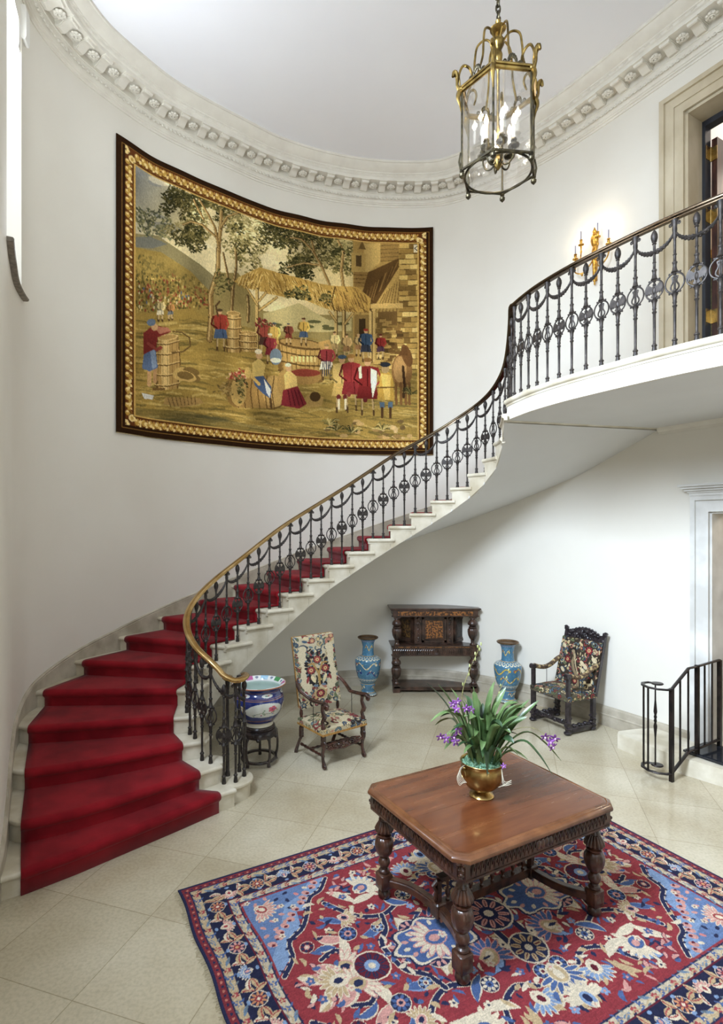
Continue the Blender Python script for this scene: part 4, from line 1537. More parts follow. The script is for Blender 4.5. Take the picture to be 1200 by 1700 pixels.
    W.ell(712, 915, 34, 12, (150, 66, 54)); W.ell(712, 925, 60, 30, (168, 128, 70)); W.ell(712, 912, 56, 14, (150, 60, 50))
    # lying barrels
    W.ell(590, 985, 60, 62, (120, 90, 48)); W.poly([(455, 925), (600, 925), (600, 1042), (455, 1042)], (172, 132, 72))
    W.ell(600, 980, 44, 58, (188, 150, 86)); W.ell(640, 950, 30, 50, (176, 138, 76))
    for k in range(6): W.line([(470 + k * 26, 925), (462 + k * 26, 985), (470 + k * 26, 1042)], 2.0, (112, 82, 44))
    W.ell(458, 980, 34, 60, (148, 112, 60)); W.ell(470, 985, 30, 52, (196, 160, 90))
    foliage(470, 930, 32, 22, 90, [(170, 60, 54), (214, 178, 140), (110, 104, 56), (206, 96, 84)])
    foliage(480, 970, 18, 45, 80, md)
    W.poly([(730, 985), (780, 1000), (772, 1032), (718, 1038), (700, 1010)], (186, 148, 82)); W.ell(748, 998, 20, 18, (92, 66, 38))

    skin = (206, 158, 112)

    def fig(x, y, h, top, bot, hat, lean=0.0, legs=(190, 160, 110), wide=1.0, sh=None):
        """small standing figure: y is the feet, h the height"""
        w = h * 0.17 * wide
        hy = y - h
        dx = lean * h
        W.line([(x - w * 0.45, y - h * 0.45), (x - w * 0.5, y)], 3.6, (96, 70, 44)); W.line([(x + w * 0.4, y - h * 0.45), (x + w * 0.55, y)], 3.6, (96, 70, 44))
        W.line([(x - w * 0.45, y - h * 0.35), (x - w * 0.48, y - h * 0.1)], 3.0, legs); W.line([(x + w * 0.4, y - h * 0.35), (x + w * 0.5, y - h * 0.1)], 3.0, legs)
        W.poly([(x - w, y - h * 0.28), (x + w, y - h * 0.28), (x + w * 0.7, y - h * 0.56), (x - w * 0.7, y - h * 0.56)], bot)
        W.poly([(x - w * 0.75, y - h * 0.5), (x + w * 0.75, y - h * 0.5), (x + w * 0.95 + dx, y - h * 0.82), (x + dx, y - h * 0.86), (x - w * 0.95 + dx, y - h * 0.82)], top)
        dkc = tuple(int(c * 0.62) for c in top)
        W.line([(x - w * 0.9 + dx, y - h * 0.8), (x - w * 1.2 + dx, y - h * 0.62), (x - w * 0.5, y - h * 0.52)], 3.2, dkc)
        W.line([(x + w * 0.9 + dx, y - h * 0.8), (x + w * 1.2 + dx, y - h * 0.62), (x + w * 0.7, y - h * 0.5)], 3.2, tuple(min(255, int(c * 1.15)) for c in top))
        W.line([(x + dx * 0.6, y - h * 0.8), (x, y - h * 0.5)], 1.4, dkc)
        W.line([(x + w * 0.3, y - h * 0.5), (x + w * 0.4, y - h * 0.3)], 1.2, tuple(int(c * 0.6) for c in bot))
        W.ell(x + dx, y - h * 0.91, h * 0.055, h * 0.065, skin)
        W.ell(x + dx, y - h * 0.955, h * 0.075, h * 0.038, hat)
    # cooper at left
    W.line([(150, 890), (148, 950)], 7, (196, 150, 104)); W.line([(170, 890), (168, 940)], 6, (180, 134, 92))
    W.poly([(122, 890), (130, 830), (170, 815), (180, 890), (150, 902)], (82, 110, 158))
    W.poly([(150, 815), (168, 815), (176, 885), (160, 895)], (120, 148, 190))
    W.poly([(128, 760), (165, 735), (215, 748), (225, 765), (180, 780), (172, 820), (128, 840)], (140, 46, 46))
    W.poly([(165, 738), (215, 748), (225, 762), (185, 768)], (186, 112, 92))
    W.ell(168, 742, 12, 13, skin); W.ell(156, 724, 16, 13, (96, 118, 150))
    W.line([(145, 800), (175, 825), (190, 818)], 5, (160, 66, 60))
    fig(405, 838, 150, (168, 58, 48), (70, 98, 140), (90, 74, 50), lean=-0.02)
    W.line([(395, 715), (388, 680), (402, 664)], 3, (96, 70, 44))
    fig(188, 720, 78, (206, 186, 130), (220, 210, 180), (170, 70, 56)); fig(224, 720, 64, (180, 124, 70), (110, 120, 130), (170, 90, 60))
    # group round the vat
    for (x, y, h, t_, b_, hh) in ((565, 850, 130, (170, 70, 62), (90, 60, 54), (158, 60, 56)), (600, 840, 110, (214, 174, 84), (196, 150, 80), (58, 92, 110)),
                                  (585, 880, 110, (150, 48, 60), (130, 40, 52), (224, 214, 186)), (652, 808, 76, (128, 64, 52), (140, 60, 50), (72, 80, 92)),
                                  (706, 812, 100, (214, 170, 76), (70, 96, 134), (104, 64, 44)), (818, 850, 90, (206, 186, 124), (170, 140, 90), (120, 90, 56)),
                                  (862, 860, 90, (186, 150, 96), (150, 110, 70), (100, 80, 50)), (905, 850, 80, (204, 170, 110), (170, 120, 80), (200, 160, 110)),
                                  (932, 870, 120, (58, 86, 120), (60, 66, 84), (168, 50, 44)), (985, 860, 90, (156, 44, 44), (90, 60, 80), (110, 50, 40))):
        fig(x, y, h, t_, b_, hh)
    foliage(560, 735, 30, 16, 60, [(150, 50, 52), (120, 44, 48), (96, 88, 50)])
    W.ell(606, 855, 22, 30, (104, 128, 150)); W.ell(606, 868, 20, 9, (216, 206, 188))
    # carrier with basket and striped skirt
    W.poly([(760, 800), (800, 790), (812, 830), (775, 850)], (188, 146, 82))
    fig(790, 935, 130, (160, 54, 62), (220, 214, 200), (160, 130, 80), wide=1.15)
    for k in range(5): W.line([(778 + k * 6, 868), (774 + k * 8, 922)], 1.6, (44, 54, 84))
    # seated woman in blue, seated woman in red
    W.poly([(520, 880), (545, 862), (568, 885), (560, 935), (520, 935)], (218, 186, 104))
    W.poly([(520, 930), (560, 925), (590, 965), (588, 1008), (560, 990), (530, 960)], (66, 92, 138))
    W.poly([(562, 935), (588, 975), (584, 1004), (572, 985)], (214, 216, 214))
    W.line([(586, 1008), (590, 1038)], 5, (100, 72, 44)); W.ell(545, 852, 12, 14, skin); W.ell(543, 838, 13, 9, (222, 214, 186))
    W.line([(505, 905), (525, 935), (545, 955)], 6, (206, 168, 92)); W.ell(505, 915, 12, 20, (204, 170, 96))
    W.poly([(636, 920), (652, 900), (680, 925), (684, 965), (640, 975)], (220, 186, 108))
    W.poly([(632, 975), (684, 960), (718, 1025), (690, 1042), (625, 1030)], (146, 42, 54))
    for k in range(4): W.line([(650 + k * 12, 975), (660 + k * 15, 1030)], 1.6, (96, 26, 40))
    W.ell(652, 896, 10, 12, skin); W.ell(650, 884, 11, 7, (222, 210, 176))
    # gentlemen at right
    fig(845, 1055, 210, (214, 180, 104), (206, 170, 92), (66, 92, 120), wide=1.05)
    fig(878, 1048, 205, (168, 50, 56), (150, 44, 52), (170, 120, 60))
    fig(938, 1065, 210, (140, 38, 42), (130, 36, 40), (150, 104, 56), wide=1.15)
    W.poly([(950, 895), (972, 905), (972, 945), (956, 1005), (950, 950)], (220, 214, 196))
    W.poly([(905, 895), (915, 885), (918, 930), (908, 935)], (214, 206, 180))
    W.poly([(972, 1010), (984, 915), (1005, 905), (1030, 920), (1035, 1012)], (196, 152, 62))
    W.poly([(985, 915), (1000, 1010), (1018, 1010), (1022, 920)], (220, 182, 92))
    W.line([(974, 965), (1034, 965)], 2.2, (120, 84, 40))
    W.line([(1025, 925), (1058, 942)], 6, (206, 164, 76)); W.ell(1002, 898, 14, 16, (170, 140, 96)); W.ell(1002, 882, 19, 9, (48, 54, 66))
    for xx in (990, 1020): W.poly([(xx - 9, 1018), (xx + 9, 1018), (xx + 8, 1040), (xx - 8, 1040)], (80, 110, 140)); W.line([(xx, 1040), (xx, 1072)], 5, (90, 62, 40))
    for xx, yy in ((833, 1000), (856, 1000), (870, 990), (930, 1010)): W.ell(xx, yy, 8, 10, (120, 44, 46) if xx != 870 else (150, 60, 60))
    for xx in (834, 858): W.line([(xx, 1010), (xx, 1042)], 4, (222, 212, 180))
    # horse seen from behind
    W.ell(1062, 905, 38, 62, (150, 106, 60)); W.ell(1055, 900, 24, 48, (186, 140, 84)); W.ell(1080, 850, 18, 42, (120, 80, 46), -0.3)
    W.poly([(1050, 850), (1062, 820), (1078, 815), (1085, 850)], (110, 72, 42))
    for xx in (1040, 1058, 1075, 1088): W.line([(xx, 950), (xx + 2, 1025)], 5, (128, 88, 50))
    W.line([(1066, 890), (1072, 960), (1068, 1000)], 5, (78, 54, 36))
    # plants and stones in the foreground
    for k in range(26):
        x, y = R.uniform(790, 1115), R.uniform(1080, 1150)
        W.ell(x, y, R.uniform(6, 17), R.uniform(4, 10), R.choice([(188, 152, 96), (160, 124, 74), (206, 174, 120), (120, 96, 58)]), n=9)
    for (cx_, cy_) in ((825, 1120), (800, 1100), (1095, 990), (990, 1120), (880, 1130)):
        for k in range(16):
            t = R.uniform(-1.4, 1.4)
            L = R.uniform(20, 46)
            W.line([(cx_, cy_), (cx_ + L * 0.6 * math.sin(t), cy_ - L * 0.7 * math.cos(t)), (cx_ + L * math.sin(t), cy_ - L * 0.6 * math.cos(t))], 1.6, R.choice([(96, 92, 52), (186, 168, 104), (128, 118, 66), (70, 70, 42)]))
    foliage(420, 975, 30, 22, 60, [(150, 120, 66), (176, 146, 86), (110, 92, 52)])
    # ---- borders, in cloth fractions
    W.fx = lambda x, y: (x, y)
    ub_, vb_ = 0.052, 0.067
    brown, dbrown = (74, 42, 22), (58, 36, 20)
    for (x0, y0, x1, y1) in ((0, 0, 1, vb_), (0, 1 - vb_, 1, 1), (0, 0, ub_, 1), (1 - ub_ * 0.93, 0, 1, 1)):
        W.poly([(x0, y0), (x1, y0), (x1, y1), (x0, y1)], (112, 60, 30))
    for k in range(2):
        pass

    def run(n, f):
        for i in range(n): f(i)
    nh, nv = 46, 34
    gold, lg, tan = (196, 152, 68), (232, 206, 140), (150, 98, 42)
    for v_ in (0.043, 1 - 0.043):
        for i in range(nh):
            x = 0.05 + 0.9 * (i + 0.5) / nh
            W.ell(x, v_, 0.0088, 0.017, tan); W.ell(x, v_ - 0.003, 0.0068, 0.012, gold)
            W.ell(x - 0.0035, v_ - 0.008, 0.0032, 0.0055, lg); W.ell(x + 0.004, v_ + 0.004, 0.003, 0.005, (222, 186, 108))
            W.ell(x + 0.0098, v_ + 0.006, 0.0032, 0.008, lg, 0.4); W.ell(x + 0.0098, v_ - 0.010, 0.0022, 0.005, (206, 150, 70))
            W.line([(x - 0.004, v_ + 0.008), (x, v_ + 0.013), (x + 0.004, v_ + 0.008)], 1.2, (92, 46, 26))
    for x in (0.034, 1 - 0.032):
        for i in range(nv):
            v_ = 0.06 + 0.88 * (i + 0.5) / nv
            W.ell(x, v_, 0.011, 0.0115, tan); W.ell(x - 0.002, v_, 0.008, 0.0085, gold)
            W.ell(x - 0.004, v_ - 0.004, 0.004, 0.004, lg); W.ell(x + 0.006, v_ + 0.009, 0.005, 0.004, lg, 0.5)
            W.line([(x + 0.003, v_ - 0.006), (x + 0.007, v_ + 0.002), (x + 0.002, v_ + 0.007)], 1.2, (92, 46, 26))
    for (cx_, cy_, sx_, sy_) in ((0.026, 0.035, 1, 1), (0.975, 0.035, -1, 1), (0.026, 0.965, 1, -1), (0.975, 0.965, -1, -1)):
        W.ell(cx_, cy_, 0.013, 0.018, (104, 56, 30))
        for k in range(5):
            t = k * 1.25
            W.ell(cx_ + 0.006 * math.cos(t), cy_ + 0.009 * math.sin(t), 0.005, 0.006, lg, t)
        W.ell(cx_ + sx_ * 0.018, cy_ + sy_ * 0.022, 0.010, 0.012, lg); W.ell(cx_ + sx_ * 0.018, cy_ + sy_ * 0.022, 0.004, 0.006, gold)
        for k in range(9):
            W.ell(cx_ + sx_ * (0.035 + k * 0.008), cy_ + sy_ * (0.010 + 0.004 * math.sin(k)), 0.006, 0.005, lg if k % 2 else gold, 0.5 * sx_ * sy_)
            W.ell(cx_ + sx_ * (0.010 + 0.003 * math.sin(k)), cy_ + sy_ * (0.055 + k * 0.013), 0.004, 0.008, lg if k % 2 else gold, 0.4 * sx_)
    gd = (206, 164, 84)
    for d, c, w in ((0.0, gd, 2.4), (0.0035, (96, 60, 30), 1.2)):
        W.line([(ub_ - d, vb_ - d), (1 - ub_ * 0.93 + d, vb_ - d), (1 - ub_ * 0.93 + d, 1 - vb_ + d), (ub_ - d, 1 - vb_ + d), (ub_ - d, vb_ - d)], w, c)
    for (x0, y0, x1, y1) in ((0, 0, 1, 0.021), (0, 1 - 0.021, 1, 1), (0, 0, 0.015, 1), (1 - 0.013, 0, 1, 1)):
        W.poly([(x0 - 0.01, y0 - 0.01), (x1 + 0.01, y0 - 0.01), (x1 + 0.01, y1), (x0 - 0.01, y1)], dbrown)
    W.line([(0.015, 0.021), (0.987, 0.021), (0.987, 0.979), (0.015, 0.979), (0.015, 0.021)], 1.2, (150, 106, 48))
    W.fade(0.30, (1.14, 1.0, 0.72))
    big = np.kron(W.rng.rand(12, 16), np.ones((40, 40)))[:W.h, :W.w]
    for _ in range(24):
        big = (big + np.roll(big, 3, 0) + np.roll(big, -3, 0) + np.roll(big, 3, 1) + np.roll(big, -3, 1)) / 5
    inner = ((U > 0.055) & (U < 0.948) & (V > 0.07) & (V < 0.93))[..., None]
    W.a = np.where(inner, W.a * (0.80 + 0.40 * big[..., None]), W.a)
    W.a = np.clip(130 + (W.a - 128) * 1.12 - 1, 4, 250)
    W.grain(0.16)
    W.grain(0.10, 1, 3)
    return W


TA0, TA1 = wall_arc((-2.7927, 6.902)), wall_arc((1.598, 9.072))


def tap_pos(U, V):
    out = np.zeros(U.shape + (3,))
    for j in range(U.shape[1]):
        a = TA0 + (TA1 - TA0) * U[0, j]
        p = wall_at(a, 0.022 + 0.006 * math.sin(a * 9))
        out[:, j, 0] = p[0]
        out[:, j, 1] = p[1]
    out[:, :, 2] = 7.56 - (7.56 - 3.80) * V + 0.004 * np.sin(U * 37) * (1 - V)
    return out


tapestry = painted('tapestry', make_tapestry(), tap_pos, M['woven'])
tag(tapestry, 'large woven tapestry of a grape harvest with gold leafy border on curved wall', 'tapestry')
ts = tapestry.modifiers.new('thickness', 'SOLIDIFY')
ts.thickness = 0.012
ts.offset = 0


# ------------------------------------------------------------------ rug
RW, RL = 3.57, 2.46


def make_rug():
    W = Weave(714, 492, (150, 42, 50), lambda x, y: (x / RW, y / RL), seed=7)
    R = random.Random(5)
    red, navy, blue, sky, cream, tan, pink, dred = (148, 40, 50), (34, 40, 78), (62, 92, 150), (112, 146, 190), (212, 198, 166), (188, 160, 112), (206, 140, 128), (104, 24, 40)

    def rosette(x, y, r, cs, petals=8, ang=0.0):
        c0, c1, c2 = cs
        W.ell(x, y, r * 1.14, r * 1.14, cream); W.ell(x, y, r * 1.04, r * 1.04, navy if c0 != navy else dred)
        for k in range(petals):
            t = ang + 2 * PI * k / petals
            W.ell(x + r * 0.68 * math.cos(t), y + r * 0.68 * math.sin(t), r * 0.32, r * 1.45 / petals, c0, t, n=9)
            if r > 0.09: W.line([(x + r * 0.5 * math.cos(t), y + r * 0.5 * math.sin(t)), (x + r * 0.85 * math.cos(t), y + r * 0.85 * math.sin(t))], 1.2, dred)
        W.ell(x, y, r * 0.46, r * 0.46, c1, n=12)
        W.ell(x, y, r * 0.24, r * 0.24, c2, n=8)

    def floret(x, y, r, c, d=cream):
        for k in range(5):
            t = 2 * PI * k / 5 + x * 7
            W.ell(x + r * 0.6 * math.cos(t), y + r * 0.6 * math.sin(t), r * 0.42, r * 0.36, c, t, n=7)
        W.ell(x, y, r * 0.3, r * 0.3, d, n=7)

    def leafy(x, y, L, w, ang, c, edge=None, bend=0.35, spine=None):
        def pts(k):
            out = []
            for t in np.linspace(0, 1, 11):
                out.append((t, k * w * math.sin(PI * t) ** 0.8))
            for t in np.linspace(1, 0, 11):
                out.append((t, -k * w * 0.5 * math.sin(PI * t)))
            res = []
            for t, d in out:
                a_ = ang + bend * t * 2
                xx = x + L * t * math.cos(ang + bend * t) - d * math.sin(a_)
                yy = y + L * t * math.sin(ang + bend * t) + d * math.cos(a_)
                res.append((xx, yy))
            return res
        if edge: W.poly(pts(1.35), edge)
        W.poly(pts(1.0), c)
        if spine: W.line([(x + L * t * math.cos(ang + bend * t), y + L * t * math.sin(ang + bend * t)) for t in np.linspace(0.1, 0.85, 6)], 1.3, spine)

    def palmette(x, y, r, ang, c_out, c_in, c_core, edge=cream):
        for k in range(9):
            t = ang + (k - 4) * 0.36
            W.ell(x + r * 0.62 * math.cos(t), y + r * 0.62 * math.sin(t), r * 0.48, r * 0.14, edge, t, n=9)
            W.ell(x + r * 0.58 * math.cos(t), y + r * 0.58 * math.sin(t), r * 0.42, r * 0.10, c_out, t, n=9)
        W.ell(x, y, r * 0.50, r * 0.40, edge, ang); W.ell(x, y, r * 0.43, r * 0.34, c_in, ang); W.ell(x + r * 0.05 * math.cos(ang), y + r * 0.05 * math.sin(ang), r * 0.24, r * 0.18, c_core, ang)
        floret(x - r * 0.35 * math.cos(ang), y - r * 0.35 * math.sin(ang), r * 0.2, cream, pink)

    def vine(pts, c=navy, w=3, edge=cream, hooks=True):
        P = catmull(pts, 8)
        W.line(P, w + 2.2, edge)
        W.line(P, w, c)
        if hooks:
            for i in range(3, len(P) - 2, 4):
                dx, dy = P[i + 1][0] - P[i][0], P[i + 1][1] - P[i][1]
                L = math.hypot(dx, dy) + 1e-6
                W.ell(P[i][0] - dy / L * 0.018, P[i][1] + dx / L * 0.018, 0.013, 0.010, c, n=7)
    # field texture
    for k in range(900):
        y = R.uniform(0.38, RL - 0.38); x = R.uniform(0.38, RW - 0.38)
        W.line([(x, y), (x + R.uniform(0.05, 0.3), y)], 1, R.choice([(160, 48, 56), (136, 34, 44), (170, 60, 62)]), alpha=0.5)
    cx, cy = RW / 2, RL / 2

    def quad(f):
        for sx_ in (1, -1):
            for sy_ in (1, -1):
                f(lambda x, y: (cx + sx_ * (x - cx), cy + sy_ * (y - cy)), lambda a: math.atan2(sy_ * math.sin(a), sx_ * math.cos(a)), sx_ * sy_)

    def one(m, an, sg_):
        def lf(x, y, L, w, a_, c, e=None, b=0.35, sp=None): leafy(*m(x, y), L, w, an(a_), c, e, b * sg_, sp)
        # corner spandrel in light blue with pink florets and a navy serrated edge
        W.poly([m(0.36, 0.36), m(0.98, 0.36), m(0.90, 0.47), m(0.80, 0.50), m(0.72, 0.62), m(0.66, 0.60), m(0.62, 0.74), m(0.50, 0.80), m(0.46, 0.95), m(0.36, 1.04)], sky)
        W.poly([m(0.36, 0.36), m(0.86, 0.36), m(0.76, 0.46), m(0.62, 0.50), m(0.52, 0.66), m(0.44, 0.78), m(0.36, 0.90)], blue, alpha=0.55)
        for k in range(12):
            x, y = 0.40 + 0.045 * k, 0.80 - 0.038 * k
            W.ell(*m(x + 0.012 * math.sin(k * 2), y), 0.030, 0.022, pink, an(0.8)); W.ell(*m(x, y + 0.01), 0.013, 0.010, dred)
        for k in range(46):
            x, y = 0.37 + 0.52 * ((k * 37) % 46) / 46, 0.37 + 0.50 * ((k * 17) % 46) / 46
            if x - 0.36 + (y - 0.36) * 0.95 > 0.50: continue
            W.ell(*m(x, y), 0.022, 0.013, (pink, cream, (210, 120, 116), navy, pink)[k % 5], an(k * 0.9), n=8)
            if k % 4 == 0: floret(*m(x + 0.02, y), 0.022, cream, dred)
        palmette(*m(0.46, 0.47), 0.10, an(0.78), pink, (170, 60, 62), cream)
        vine([m(0.99, 0.38), m(0.90, 0.48), m(0.80, 0.52), m(0.72, 0.64), m(0.62, 0.76), m(0.50, 0.83), m(0.47, 0.96), m(0.38, 1.06)], navy, 5)
        # arabesque straps
        vine([m(0.86, 0.62), m(0.98, 0.82), m(1.14, 0.90), m(1.28, 0.86)], navy, 6)
        vine([m(1.14, 0.90), m(1.10, 1.02), m(1.02, 1.10), m(1.00, 1.2)], navy, 6)
        vine([m(1.28, 0.52), m(1.36, 0.66), m(1.50, 0.72), m(1.62, 0.66)], navy, 5)
        vine([m(0.62, 1.05), m(0.72, 1.02), m(0.80, 1.10), m(0.84, 1.2)], navy, 5)
        vine([m(1.40, 0.98), m(1.30, 1.06), m(1.26, 1.18)], (46, 64, 112), 4)
        for (x, y, L, w, a_, c, e, b) in ((0.92, 0.52, 0.24, 0.045, 0.5, cream, None, 0.5), (1.02, 0.72, 0.20, 0.045, -0.6, cream, None, 0.5), (0.66, 0.86, 0.20, 0.04, 0.9, pink, cream, -0.4),
                                          (0.54, 1.08, 0.22, 0.05, 0.2, pink, cream, 0.6), (0.80, 0.94, 0.20, 0.045, 1.3, cream, None, 0.5), (1.20, 0.96, 0.22, 0.05, 1.0, cream, tan, 0.5),
                                          (1.42, 0.60, 0.22, 0.045, 2.3, cream, None, 0.5), (1.56, 0.50, 0.18, 0.04, 0.5, tan, cream, 0.5), (1.10, 0.46, 0.20, 0.035, 0.1, sky, navy, 0.4),
                                          (0.74, 0.74, 0.18, 0.03, 0.2, blue, sky, 0.5), (1.24, 0.74, 0.20, 0.035, 1.3, blue, cream, -0.5), (1.46, 0.84, 0.20, 0.035, 0.4, sky, navy, 0.5),
                                          (0.92, 1.00, 0.20, 0.035, 0.2, blue, sky, -0.6), (1.50, 1.05, 0.2, 0.045, 1.9, tan, cream, 0.5), (1.34, 0.44, 0.2, 0.035, 0.4, tan, None, 0.6),
                                          (1.66, 0.86, 0.2, 0.04, 1.2, cream, navy, 0.5), (0.60, 0.98, 0.15, 0.03, -0.4, blue, cream, 0.6), (0.44, 1.10, 0.16, 0.04, 0.3, cream, pink, 0.5)):
            lf(x, y, L, w, a_, c, e, b)
        palmette(*m(1.16, 0.60), 0.13, an(-0.4), cream, blue, pink)
        palmette(*m(0.90, 0.80), 0.085, an(0.7), tan, pink, navy)
        palmette(*m(1.52, 0.95), 0.15, an(0.9), blue, tan, cream, pink)
        palmette(*m(1.56, 0.60), 0.11, an(-1.2), sky, cream, dred)
        palmette(*m(0.72, 1.16), 0.13, an(0.2), cream, tan, navy, pink)
        rosette(*m(0.86, 0.94), 0.055, (blue, pink, navy)); rosette(*m(1.24, 1.10), 0.075, (pink, navy, cream), 9)
        rosette(*m(1.38, 0.80), 0.05, (cream, blue, navy)); rosette(*m(1.06, 0.98), 0.04, (sky, cream, dred), 6)
        rosette(*m(1.72, 0.72), 0.05, (blue, cream, dred)); rosette(*m(0.58, 0.92), 0.042, (navy, pink, cream), 6)
        for (x, y, c) in ((1.0, 0.62, blue), (1.28, 0.70, cream), (0.76, 0.86, cream), (1.46, 0.46, blue), (1.12, 0.80, cream), (0.94, 1.10, blue), (1.40, 1.12, cream), (1.20, 0.42, cream), (1.60, 0.78, blue),
                          (0.50, 1.16, blue), (1.66, 0.98, cream), (1.06, 1.16, cream), (1.36, 0.92, sky), (1.66, 0.46, sky)):
            floret(*m(x, y), 0.030, c, pink if c != cream else navy)
    quad(one)
    for k in range(330):
        x, y = R.uniform(0.40, RW / 2), R.uniform(0.40, RL / 2)
        ix, iy = int(x / RW * 713), int(y / RL * 491)
        px_ = W.a[iy, ix]
        if not (px_[0] > 125 and px_[1] < 72): continue
        c = R.choice([cream, pink, blue, navy, tan, navy, blue, tan])
        t, b, L = R.uniform(0, 6.28), R.uniform(-0.8, 0.8), R.uniform(0.04, 0.10)
        for sx_ in (1, -1):
            for sy_ in (1, -1):
                leafy(cx + sx_ * (x - cx), cy + sy_ * (y - cy), L, R.uniform(0.012, 0.022), math.atan2(sy_ * math.sin(t), sx_ * math.cos(t)), c, navy if c in (cream, pink) and R.random() < 0.4 else None, b * sx_ * sy_)
    # centre: blue cartouches left and right of a rosette
    for s in (-1, 1):
        for (rr_, c_) in ((1.12, navy), (1.05, cream), (0.96, blue)):
            W.poly([(cx + s * 0.45 + rr_ * 0.27 * math.cos(t) * (1 + 0.10 * math.cos(8 * t)), cy + rr_ * 0.165 * math.sin(t) * (1 + 0.12 * math.cos(8 * t))) for t in np.linspace(0, 2 * PI, 49)[:-1]], c_)
        for k in range(14):
            t = k * 2 * PI / 14
            W.ell(cx + s * 0.45 + 0.215 * math.cos(t), cy + 0.125 * math.sin(t), 0.024, 0.014, (pink, cream)[k % 2], t, n=9)
        palmette(cx + s * 0.45, cy, 0.16, 0 if s > 0 else PI, cream, blue, pink, pink)
        rosette(cx + s * 0.92, cy, 0.10, (navy, sky, cream), 10)
        palmette(cx + s * 1.14, cy, 0.12, 0 if s > 0 else PI, tan, cream, navy)
        W.poly([(cx + s * 0.06, cy + q * 0.30) for q in (-1, 1)] + [(cx + s * 0.10, cy + 0.34), (cx + s * 0.10, cy - 0.34)], navy)
        rosette(cx, cy + s * 0.34, 0.11, (tan, navy, cream), 10)
        palmette(cx, cy + s * 0.56, 0.15, s * PI / 2, blue, tan, cream)
        palmette(cx, cy + s * 0.76, 0.12, -s * PI / 2, cream, sky, navy)
    rosette(cx, cy, 0.14, (pink, navy, cream), 12)
    # borders
    B0 = 0.345

    def frame(d0, d1, c):
        for (x0, y0, x1, y1) in ((d0, d0, RW - d0, d1), (d0, RL - d1, RW - d0, RL - d0), (d0, d0, d1, RL - d0), (RW - d1, d0, RW - d0, RL - d0)):
            W.poly([(x0, y0), (x1, y0), (x1, y1), (x0, y1)], c)
    frame(-0.01, 0.018, navy); frame(0.018, 0.060, (132, 38, 48)); frame(0.060, 0.066, navy); frame(0.066, 0.118, (186, 164, 122)); frame(0.118, 0.125, navy)
    frame(0.125, 0.275, (30, 34, 66)); frame(0.275, 0.282, dred); frame(0.282, 0.335, (190, 176, 144)); frame(0.335, 0.345, navy)

    def around(d, step, f):
        for (x0, y0, dx, dy, L) in ((d, d, 1, 0, RW - 2 * d), (RW - d, d, 0, 1, RL - 2 * d), (RW - d, RL - d, -1, 0, RW - 2 * d), (d, RL - d, 0, -1, RL - 2 * d)):
            n = max(1, round(L / step))
            for i in range(n):
                t = (i + 0.5) * L / n
                f(x0 + dx * t, y0 + dy * t, math.atan2(dy, dx), i)
    around(0.039, 0.032, lambda x, y, a_, i: W.ell(x, y, 0.009, 0.010, navy if i % 2 else (196, 110, 90), n=6))
    for d in (0.092, 0.309):
        def g(x, y, a_, i):
            if i % 3 == 0: floret(x, y, 0.022, (172, 56, 62), pink)
            elif i % 3 == 1: leafy(x - 0.03 * math.cos(a_), y - 0.03 * math.sin(a_), 0.075, 0.014, a_ + (0.35 if i % 2 else -0.35), (94, 126, 158), None, 0.2)
            else: floret(x, y, 0.022, blue, cream)
            nx_, ny_ = -math.sin(a_), math.cos(a_)
            for q_ in (-1, 1):
                leafy(x + nx_ * 0.017 * q_, y + ny_ * 0.017 * q_, 0.036, 0.008, a_ + 0.5 * q_, (navy, (96, 112, 120), blue)[i % 3], None, 0.3)
            W.line([(x - 0.03 * math.cos(a_ + 0.5), y - 0.03 * math.sin(a_ + 0.5)), (x, y), (x + 0.03 * math.cos(a_ - 0.5), y + 0.03 * math.sin(a_ - 0.5))], 1.2, tan)
        around(d, 0.062, g)

    def mainb(x, y, a_, i):
        nx, ny = -math.sin(a_), math.cos(a_)
        for s in (-1, 1):
            leafy(x + math.cos(a_) * 0.055 * s, y + math.sin(a_) * 0.055 * s, 0.085, 0.024, a_ + (0.75 if s > 0 else PI - 0.75), tan, None, 0.5, (170, 60, 60))
            leafy(x + math.cos(a_) * 0.055 * s, y + math.sin(a_) * 0.055 * s, 0.085, 0.022, a_ + (-0.75 if s > 0 else PI + 0.75), tan if i % 2 else cream, None, -0.5, (170, 60, 60))
        k = i % 4
        if k == 0: palmette(x, y, 0.060, a_ + PI / 2, pink, cream, (170, 50, 60))
        elif k == 1: rosette(x, y, 0.048, ((206, 130, 80), (150, 40, 50), cream), 9)
        elif k == 2: palmette(x, y, 0.058, a_ - PI / 2, sky, blue, pink)
        else: rosette(x, y, 0.048, (pink, (150, 40, 50), (206, 150, 90)), 8)
        W.ell(x + nx * 0.058, y + ny * 0.058, 0.016, 0.010, sky, a_); W.ell(x - nx * 0.058, y - ny * 0.058, 0.016, 0.010, sky, a_)
    around(0.20, 0.215, mainb)
    W.fade(0.24, (1.06, 0.98, 0.96))
    W.a = W.a * 0.95 + 4
    W.grain(0.20)
    W.grain(0.12, 6, 1)
    return W


def rug_pos(U, V):
    out = np.zeros(U.shape + (3,))
    out[..., 0] = U * RW
    out[..., 1] = -V * RL
    wob = 0.006 * np.sin(U * 21 + V * 3) + 0.004 * np.sin(V * 33)
    out[..., 0] += 0.008 * np.sin(V * 24) * (1 - U)
    out[..., 2] = 0.010 + 0.0 * wob
    return out


